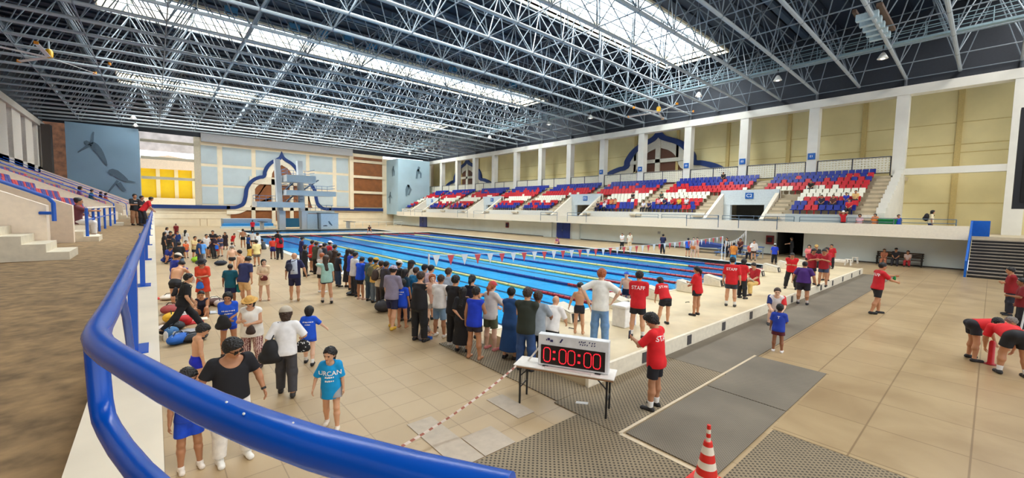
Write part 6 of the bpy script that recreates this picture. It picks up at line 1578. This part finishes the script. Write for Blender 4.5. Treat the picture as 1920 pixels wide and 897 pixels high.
P(919, 657, 530, 42, 'person with a red ponytail and olive shorts leaning on the rail', 'stand', skin='d', hs='pony', hair='o', fem=True, tc=(214,208,204), bot='shorts', bc=(86,92,66), botlen=.75, shoes=(216,130,130), R='rail', L='belly', cap=(196,60,70))
P(955, 674, 542, 24, 'person in a long blue pinafore dress over a white t-shirt', 'stand', skin='a', hs='bun', fem=True, top_='dress', tc=(28,70,124), hem=.40, sleeve=.0, bot='none', shoes=(40,36,40), L='front', R='belly')
P(985, 696, 543, 20, 'person in a dark green t-shirt and blue jeans with arms folded, left of the clock', 'stand', skin='a', hs='short', hair='n', tc=(42,48,38), b=1.06, bot='pants', bc=(52,84,138), shoes=(40,40,46), R='fold', L='fold')
W_(1008, 549, 1.76, 60, 'person in a grey t-shirt with short brown hair between the green and white shirts', skin='c', hair='n', tc=(150,160,170), bot='pants', bc=(30,30,40), L='rail', R='rail')
P(1032, 680, 556, 24, 'balding person in a white polo shirt leaning on the rail behind the clock', 'lean', skin='a', hs='bald', tc=(242,238,234), bot='pants', bc=(26,26,36), b=1.08, lean=20, R='rail', L='front', hem=.05, sleeve=.45)
P(792, 637, 596, 60, 'toddler in grey with blue leggings sitting on the deck at the feet of the crowd', 'hug', h=1.02, kid=1., skin='a', hs='short', hair='n', tc=(150,140,140), bot='pants', bc=(30,90,180), shoes=(190,60,60), L='reach', R='reach')
# ---------------- on the start platform
ZP = .34
def swimcap(col):
    def f_(i):
        G = Sdf(); HX = np.array((i['hx'], i['hy'], i['hz'])); G.ell(i['hc']+i['hz']*.22*i['rh']-i['hy']*.08*i['rh'], HX, np.array((.8, .95, .86))*i['rh']+.01, k=.02, cut=[(i['hc']+i['hz']*.12*i['rh'], i['hy']*.45-i['hz']*.9)])
        sdf_obj('swim_cap', G, min(i['v'], .014), M(col, .35), i['t'])
    return f_
P(1085, 626, 532, 10, 'shirtless boy in a dark swim cap and black trunks standing on the platform', 'stand', z=ZP, skin='a', hs='bald', kid=.55, top_='none', bot='trunks', bc=(24,26,40), shoes=None, L='out', R='out', extra=swimcap((30,28,30)))
P(1123, 650, 507, 14, 'tall person in a loose white t-shirt and light blue jeans with hand on hip', 'stand', z=ZP, skin='d', hs='short', hair='o', tc=(246,244,236), bot='pants', bc=(116,156,202), shoes=(210,190,160), L='hipback', R='hip', hem=.05, sleeve=.55)
ST = dict(skin='b', tc=RD, bot='shorts', bc=(22,22,30), shoes=(30,28,30), hem=.07, sleeve=.5)
P(1194, 634, 511, 8, 'staff member in a red STAFF t-shirt with arms in front, nearest the white box', 'stand2', z=ZP, back='STAFF', L='belly', R='belly', sock=(230,228,226), **{**ST, 'skin': 'a'})
P(1246, 610, 517, 330, 'staff member in a red t-shirt bending over a starting block', 'lean', z=ZP, hs='bob', fem=True, lean=34, back='STAFF', L='hang', R='hang', nod=26, botlen=.5, **{**ST, 'skin': 'a', 'hem': .02})
P(1262, 575, 508, 200, 'swimmer in a bright blue cap behind the bending staff member', 'stand', z=-.4, h=1.6, loc=(14.2, 9.4, -.9), skin='d', hs='bald', top_='none', bot='trunks', bc=NAVY, shoes=None, extra=swimcap((24,80,200)))
P(1305, 592, 501, 295, 'staff member with a long black ponytail standing side-on in a red t-shirt', 'stand', z=ZP, hs='pony', fem=True, L='front', R='belly', botlen=.45, **ST)
P(1369, 575, 484, 6, 'bearded staff member in a red STAFF t-shirt and grey shorts on the platform', 'stand', z=ZP, back='STAFF', sock=(236,234,230), **{**ST, 'skin': 'a', 'bc': (52,58,70), 'shoes': (70,70,66)})
P(1390, 560, 487, 40, 'staff member in red and black trousers right of the bearded one', 'stand', z=ZP, skin='b', hs='bob', fem=True, tc=RD, bot='pants', bc=(24,24,30), hem=.07, L='front', R='front')
i = P(1411, 553, 491, 220, 'staff member in red with tan trousers sitting on a starting block writing', 'sit', z=ZP, h=1.66, skin='a', tc=(178,24,34), bot='pants', bc=(222,186,112), shoes=(60,40,34), L='lap', R='lap', nod=30); paper(i, 0, 'white sheet on the lap of the sitting staff member')
P(1482, 542, 474, 185, 'staff member in red and black trousers with arms folded on the platform', 'wide', z=ZP, skin='b', tc=RD, bot='pants', bc=(26,24,28), L='fold', R='fold', b=1.1, nod=30)
P(1504, 571, 492, 10, 'heavily built person in a purple t-shirt seen from behind at the platform edge', 'stand', z=0.02, skin='b', hs='bun', fem=True, b=1.35, tc=(66,28,110), bot='shorts', bc=(24,20,36), botlen=.75, shoes=(30,30,40), sock=(210,200,196), hem=.02, L='out', R='out')
for px, py, tp, rel, lab, kw in ((1520,534,466,150,'staff member in dark red looking at papers, left one of the pair',dict(tc=(150,16,34), bc=(30,36,64), L='phone', R='phone', nod=30)), (1542,537,467,190,'staff member in dark red looking at papers, right one of the pair',dict(tc=(160,16,34), bc=(60,70,100), L='phone', R='phone', nod=30)),
    (1548,527,465,220,'staff member in red behind the pair reading papers',dict(tc=(196,24,34), bc=(110,90,80), L='front', R='front')), (1557,504,459,200,'staff member in red with black trousers farthest along the platform',dict(tc=(190,20,34), bot='pants', bc=BLK))):
    P(px, py, tp, rel, lab, 'stand', z=ZP, **{**ST, **kw})
P(1515, 505, 464, 190, 'person in a salmon pink t-shirt standing beyond the platform', 'stand', h=1.62, skin='a', hs='bob', fem=True, tc=(234,120,120), bot='shorts', bc=(40,30,40), R='front')
P(1531, None, 460, 180, 'person in black with a cap behind the red group on the platform', 'stand', h=1.76, skin='b', tc=(30,28,32), bot='pants', bc=BLK, cap=(200,160,90), L='front', R='front')
P(1509, None, 450, 260, 'person in a black sleeveless top at the dark tunnel mouth', 'stand', h=1.7, skin='a', hair='n', tc=(28,28,34), bot='pants', bc=BLK, loc=(41.6, 11.2, 0), L='reach', R='front')
# ---------------- right-hand deck
i = P(1452, 618, 544, 176, 'bearded person in a navy, white and red t-shirt kneeling behind the boy in blue', 'kneel', h=1.76, skin='d', hs='short', hair='n', tc=(228,222,222), bot='shorts', bc=(40,44,60), L='reach', R='reach', nod=10, loc=tuple(at(1453, 606)))
for sd_, cc in ((0, (24,44,110)), (1, (214,40,44))):
    sj, ej, wj = i['arms'][1-sd_]; d = (ej-sj)/np.linalg.norm(ej-sj); G = Sdf(); G.cone(sj-d*.01, sj+(ej-sj)*.85, .031*i['H']+.026, .024*i['H']+.032, k=.02, cut=[(sj+(ej-sj)*.85, d)]); sdf_obj('raglan_sleeve', G, i['v'], M(cc, .8), i['t'])
P(1457, 661, 573, 8, 'boy in a blue t-shirt and dark red shorts with white shoes, back to the camera', 'stand', skin='c', kid=.6, tc=(28,60,170), bot='shorts', bc=(90,26,44), botlen=.55, shoes=(240,236,234), L='down', R='front', back='T', hem=.06)
i = P(1226, 768, 591, 292, 'staff member in a red STAFF t-shirt looking at a phone, nearest the timing clock', 'stand', skin='b', hs='quiff', tc=(222,20,30), bot='shorts', bc=(22,20,28), botlen=.72, shoes=(28,26,26), sock=(238,236,232), L=(-.03,.22,-.09), R=(-.01,.16,-.18), nod=34, back='STAFF', hem=.07, sleeve=.5, extra=None)
phone(i, 0, 'dark phone held by the staff member nearest the clock')
i = P(1642, 589, 493, 62, 'staff member in red and black shorts holding a green cloth out to the right', 'step', skin='b', hs='short', tc=(196,20,34), bot='shorts', bc=(22,22,26), botlen=.75, shoes=(26,24,26), L='fwd', R='reach', nod=16, back='STAFF', hem=.04)
cloth(i, 0, 'small green cloth hanging from the hand of the staff member on the right deck', (40,150,80), sz=(.05,.04,.09), drop=.07)
P(1892, 592, 503, 262, 'staff member in dark red with a headband standing at the right edge', 'stand', skin='b', hs='short', tc=(140,16,26), bot='pants', bc=(24,26,40), shoes=(30,30,34), L='fold', R='fold', b=1.18, nod=14)
P(1912, 622, 524, 262, 'staff member in dark red half cut off by the right edge', 'stand', skin='c', tc=(120,16,24), bot='pants', bc=(22,22,30), L='front', R='hang', b=1.1)
i = P(1829, 676, 590, 60, 'staff member in red bending forward, left one of the pair at the right edge', 'bend', h=1.72, skin='b', hair='g', tc=RD, bot='shorts', bc=(26,24,34), shoes=(30,28,30), L='hang', R='hang', nod=10, back='STAFF', botlen=.55, hem=-.01)
i = P(1893, 703, 603, 335, 'staff member in red bending forward, right one of the pair at the right edge', 'bend', h=1.75, skin='b', tc=RD, bot='shorts', bc=(22,22,28), shoes=(40,38,38), sock=(230,228,226), L='hang', R='hang', nod=10, b=1.2, botlen=.6, hem=-.01)
q = at(1857, 684); tt = thing('red_stanchion', (q[0], q[1], 0), 'red post held between the two bending staff members', 'post')
MB().lathe((q[0], q[1], 0), [(.075, 0), (.075, .02), (.06, .05), (.055, .55), (.03, .6)], 14).build('post', M((206,26,34), .4), tt, smooth=True); MB().lathe((q[0], q[1], 0), [(.12, 0), (.12, .018)], 16).build('base', M((150,20,26), .5), tt)
# ---------------- far side of the pool
for px, py, tp, rel, lab, kw in ((1166,468,438,200,'person in white shirt and black trousers, left of a pair on the far deck',dict(tc=WHT, bot='pants', bc=BLK, L='belly', R='belly')), (1180,469,437,170,'person in cream clothes on the far deck, right one of a pair',dict(tc=(232,222,200), bot='pants', bc=(224,204,168))),
    (1242,476,440,10,'person in dark navy with black trousers standing alone on the far deck',dict(tc=(20,28,66), bot='pants', bc=(20,22,34), L='front', R='front')), (1289,482,447,10,'person in a blue t-shirt on the far pool edge',dict(tc=(30,90,200), bot='shorts', bc=(40,40,50))),
    (1299,484,446,180,'shirtless swimmer in orange trunks beside the blue t-shirt on the far deck',dict(top_='none', skin='d', bot='trunks', bc=(236,130,60), shoes=None)), (1306,483,446,190,'pale shirtless swimmer in white shorts on the far deck',dict(top_='none', skin='d', bot='trunks', bc=(232,210,190), shoes=None, R='fold', L='fold')),
    (1374,498,456,15,'person in an orange top and light blue trousers on the far deck',dict(tc=(236,140,50), bot='pants', bc=(90,180,220))), (1412,489,451,180,'person in a white long top and brown shorts on the far deck by the bleacher',dict(top_='long', tc=(236,228,222), bot='shorts', bc=(70,44,36), R='front')),
    (1451,495,458,5,'person in a blue top and black trousers with a white cap beside the hose box',dict(tc=(34,64,190), bot='pants', bc=(24,24,30), cap=(238,236,230)))):
    P(px, py, tp, rel, lab, 'stand', **{'skin': 'a', **kw})
bx, by = BLEACH
for k, (dy, row, c, lab) in enumerate(((.9, 1, (30,28,36), 'person in black sitting on the blue bleacher, left end'), (-.2, 1, (90,40,36), 'person in dark red sitting in the middle of the blue bleacher'), (-1.2, 0, (220,100,80), 'person in orange sitting on the lower plank of the blue bleacher'), (.3, 0, (40,40,52), 'person in dark clothes sitting low on the blue bleacher'))):
    P(0, 0, 0, 0, lab, 'sit', h=1.65, hd=-90, loc=(bx-.95+.6*row, by+dy, 0), z=.3*row+.0, skin='b', tc=c, bot='pants', bc=(30,30,40), L='lap', R='lap')
for k, (dy, c, bc_, lab, kid_) in enumerate(((.8, (180,110,80), (190,120,90), 'child in tan clothes sitting at the left end of the dark bench', .5), (.15, (34,32,36), (40,40,46), 'person in black with a cap sitting on the dark bench', 0), (-.5, (214,190,180), (170,40,46), 'child in a pale top and red trousers sitting on the dark bench', .6))):
    P(0, 0, 0, 0, lab, 'sit', h=1.66-.35*kid_, kid=kid_, hd=-90, loc=(BENCH[0]-.42, BENCH[1]+dy, 0), skin='b', tc=c, bot='pants', bc=bc_, L='lap', R='lap', cap=(24,24,26) if kid_ == 0 else None)
P(694, 438, 424, 200, 'person in dark clothes crouching at the far end of the pool', 'squat', h=1.7, loc=tuple(at(694, 436)), skin='b', tc=(60,30,40), bot='shorts', bc=BLK, L='knee', R='knee')
P(1024, 456, 448, 60, 'person with wet dark hair resting at the far pool edge', 'hug', h=1.6, loc=(33.9, 31.4, 0), hd=-90, skin='a', tc=(150,80,110), bot='shorts', bc=NAVY, L='knee', R='knee')
# ---------------- balcony and stand
ZB_ = 2.37
for px, tp, h_, rel, lab, kw in ((1580,395,1.66,180,'person in a red t-shirt and white cap filming from the right balcony',dict(tc=(196,24,34), cap=(240,238,236), L='eyes', R='eyes')), (1611,401,1.4,185,'child in a pink top on the right balcony',dict(tc=(240,190,200), kid=.5, hs='bob')),
    (1640,401,1.45,200,'person in an orange top against the stepped white wall on the balcony',dict(tc=(230,130,60), hs='bob', bc=BLK)), (1683,402,1.4,160,'child in a blue top leaning by the green bin on the balcony',dict(tc=(40,80,190), kid=.5, R='face')), ):
    q = atX(px, tp+20, 41.05); P(0, 0, 0, rel, lab, 'stand', h=h_, loc=(41.1, q[1], 0), z=ZB_, **{'skin': 'b', **kw})
q = atX(1746, 400, 41.1)
i = P(0, 0, 0, 84, 'person in a cream top with a large black backpack walking along the right balcony', 'step', h=1.74, loc=(41.1, q[1], 0), z=ZB_, skin='b', hs='curly', tc=(236,220,180), bot='shorts', bc=(34,44,90)); backpack(i, 'large black backpack on the person walking along the balcony', (24,22,28), 1.3)
rp = random.Random(21)
def seated(y, row, lab, **k):
    P(0, 0, 0, 0, lab, 'sit', h=k.pop('h', 1.62), hd=-90, loc=(R0+ROW*row+.46, y, 0), z=zr(row)+.012, **{'skin': 'b', 'L': 'lap', 'R': 'lap', 'bot': 'pants', 'bc': (30,32,44), **k})
for y, r_, lab, kw in ((11.2, 5, 'person in black sitting among the white seats of the nearest block', dict(tc=(24,22,24))), (9.6, 1, 'person in dark clothes low in the nearest block, left of the red seats', dict(tc=(40,40,56))), (8.8, 1, 'person in brown in the low rows of the nearest block', dict(tc=(90,50,40), skin='b')), (8.1, 2, 'child in a blue top sitting low in the nearest block', dict(tc=(40,60,180), h=1.4, kid=.4)), (7.5, 2, 'person in a yellow top at the aisle end of the nearest block', dict(tc=(236,190,120))), (7.6, 0, 'person in red in the front row of the nearest block', dict(tc=(206,40,50))),
    (20.4, 9, 'person in black in the top row above the C2 entrance', dict(tc=(24,24,28))), (26.0, 0, 'person in white and navy at the front left of the second block', dict(tc=(220,220,230))), (25.3, 0, 'person in navy in the front row of the second block', dict(tc=(34,40,90))), (24.6, 1, 'person in a pink top in the second block', dict(tc=(236,160,170))), (23.9, 1, 'person in dark blue in the second row of the second block', dict(tc=(30,36,80))), (23.0, 1, 'person in red in the second row of the second block', dict(tc=(200,40,50))), (22.2, 1, 'person in yellow in the second row of the second block', dict(tc=(226,200,70))), (21.4, 1, 'person in white in the second row of the second block', dict(tc=(226,226,226))), (25.2, 3, 'person in dark green by the aisle of the second block', dict(tc=(50,70,60))),
    (29.0, 3, 'person in black in the third block from the near end', dict(tc=(30,28,32))), (31.0, 1, 'person in orange in the low rows of the third block', dict(tc=(226,140,80))), (31.8, 1, 'person in pink in the low rows of the third block', dict(tc=(230,170,180))), (32.4, 0, 'person in navy in the front row of the third block', dict(tc=(30,34,70))), (31.4, 0, 'person in white in the front row of the third block', dict(tc=(230,228,226))), (30.4, 1, 'person in a tan top in the low rows of the third block', dict(tc=(206,160,110))), (62.5, 0, 'person in pink in the front row of a far block', dict(tc=(226,150,170)))):
    seated(y, r_, lab, **kw)
# ---------------- left stand and walkway
P(0, 0, 0, 0, 'dark-haired person in maroon and white sitting behind the blue guard railing', 'sit', h=1.68, hd=80, loc=(-1.95, 20.6, 0), z=2.42, skin='b', hs='bun', hair='k', fem=True, tc=(110,56,66), bot='pants', bc=(238,232,226), shoes=(236,232,228), L='rail', R='fwd')
for x, y, z_, c, lab in ((-3.42, 37.2, 3.345, (150,110,160), 'person in a lilac top, nearest of the four sitting along the left stand'), (-3.42, 43.6, 3.345, (40,110,130), 'person in teal sitting just beyond the lilac top on the left stand'), (-3.42, 50.6, 3.345, (70,34,44), 'person in dark red sitting on the left stand, left of the orange top'), (-3.42, 55.5, 3.345, (226,120,90), 'person in orange sitting farthest along the left stand')):
    P(0, 0, 0, 0, lab, 'sit', h=1.62, hd=75, loc=(x, y, 0), z=z_, skin='b', hs='bob' if c[0] > 60 else 'short', tc=c, bot='pants', bc=(34,40,60), L='lap', R='lap')
P(274, 424, 368, 150, 'person in a black printed t-shirt and tan trousers standing on the left walkway', 'stand', h=1.78, z=2.37, loc=(-.85, 32.5, 2.37), skin='b', tc=(26,26,30), bot='pants', bc=(170,120,84), front='#####', R='front')
P(280, 420, 376, 120, 'person in black standing between the tan trousers and the red t-shirt on the walkway', 'stand', h=1.68, z=2.37, loc=(-.55, 31.8, 2.37), skin='b', tc=(32,28,34), bot='pants', bc=(28,28,34), L='front', R='front')
P(290, 420, 378, 80, 'person in red leaning on the far end of the blue rail', 'lean', h=1.72, z=2.37, loc=(-.46, 31.0, 2.37), skin='b', tc=(206,24,34), bot='pants', bc=(28,28,36), L='rail', R='rail', lean=30)
# ---------------- swimmers in the water by the starting blocks
def swimmer(px, py, lab, hairc=(60,40,30), cap_=None):
    q = at(px, py, .1); t = thing('person', (q[0], max(q[1], PY0+.35), -.06), lab, 'person', 'swimmers at the starting end'); x, y = q[0], max(q[1], PY0+.35)
    S = Sdf(); e3 = np.eye(3); S.ell((0, 0, .17), e3, (.075, .09, .11), k=.02); S.cone((0, 0, .0), (0, 0, .1), .055, .05, k=.03); S.cone((-.17, 0, -.04), (.17, 0, -.04), .07, .07, k=.05); S.cone((0, 0, -.5), (0, 0, -.1), .12, .16, k=.06, f=(0, 1, 0), fs=.6)
    S.cone((0, .085, .17), (0, .1, .14), .012, .016, k=.02)
    for q2 in (-1, 1): S.cone((.19*q2, 0, -.06), (.26*q2, -.22, -.2), .045, .036, k=.03); S.cone((.26*q2, -.22, -.2), (.2*q2, -.36, .0), .036, .026, k=.02)
    sdf_obj('body', S, .016, M(SKIN['a'], .4), t)
    G = Sdf(); G.ell((0, -.01, .2), e3, (.083, .097, .105), k=.02, cut=[((0, .05, .2), (0, .8, -.6))]); sdf_obj('swim_cap' if cap_ else 'hair', G, .014, M(cap_ or hairc, .5), t)
swimmer(1172, 604, 'swimmer with brown hair in the water beside the white box'); swimmer(1208, 590, 'swimmer with dark hair in the water behind the nearest red staff member', (30,26,24)); swimmer(1330, 560, 'swimmer in a white cap at the wall between two starting blocks', cap_=(236,236,236)); swimmer(1465, 517, 'swimmer in a black cap at the far lanes', cap_=(30,30,34))
# ================================================================== LIGHT AND CAMERA
W = bpy.data.worlds.new('sky'); SC.world = W; W.use_nodes = True
bg = W.node_tree.nodes['Background']; bg.inputs[0].default_value = (.88, .94, 1, 1); bg.inputs[1].default_value = WORLD
def area(name, loc, rot, sx, sy, power, col=(1, .97, .92)):
    l = bpy.data.lights.new(name, 'AREA'); l.shape = 'RECTANGLE'; l.size = sx; l.size_y = sy; l.energy = power; l.color = col
    o = bpy.data.objects.new(name, l); COL.objects.link(o); o.location = loc; o.rotation_euler = rot; return o
for i, (a, b_) in enumerate(SKY+[FILL_OPENING]):  # last lamp is an added fill for the foreground, no skylight there
    area('daylight_and_fill', ((SX0+SX1)/2, (a+b_)/2, 22.9), (0, 0, 0), SX1-SX0-.4, b_-a-.4, SKYP[i], (1, .97, .91))
# daylight through the open near end of the hall
po = area('open_end_portal', (19, -14.05, 5.5), (math.radians(-90), 0, 0), 67, 11, 1)
po.data.cycles.is_portal = True          # only guides sampling of the sky through the open near end
cam = bpy.data.cameras.new('camera'); co_ = bpy.data.objects.new('camera', cam); COL.objects.link(co_)
cam.sensor_fit = 'HORIZONTAL'; cam.sensor_width = 36; cam.lens = 36*FPX/1920; cam.clip_start = .05; cam.clip_end = 400
R3 = Matrix([[float(v) for v in row] for row in MCW]); co_.matrix_world = Matrix.Translation((0, 0, EYE)) @ R3.to_4x4()
SC.camera = co_
vs = SC.view_settings; SC.display_settings.display_device = 'sRGB'; vs.view_transform = 'Standard'; vs.look = 'None'; vs.gamma = 1; vs.exposure = EXPO; vs.use_curve_mapping = False
cy = SC.cycles; cy.max_bounces = 5; cy.diffuse_bounces = 3; cy.glossy_bounces = 2; cy.transmission_bounces = 3; cy.transparent_max_bounces = 8; cy.caustics_reflective = False; cy.caustics_refractive = False
cy.use_denoising = True; cy.sample_clamp_indirect = 4
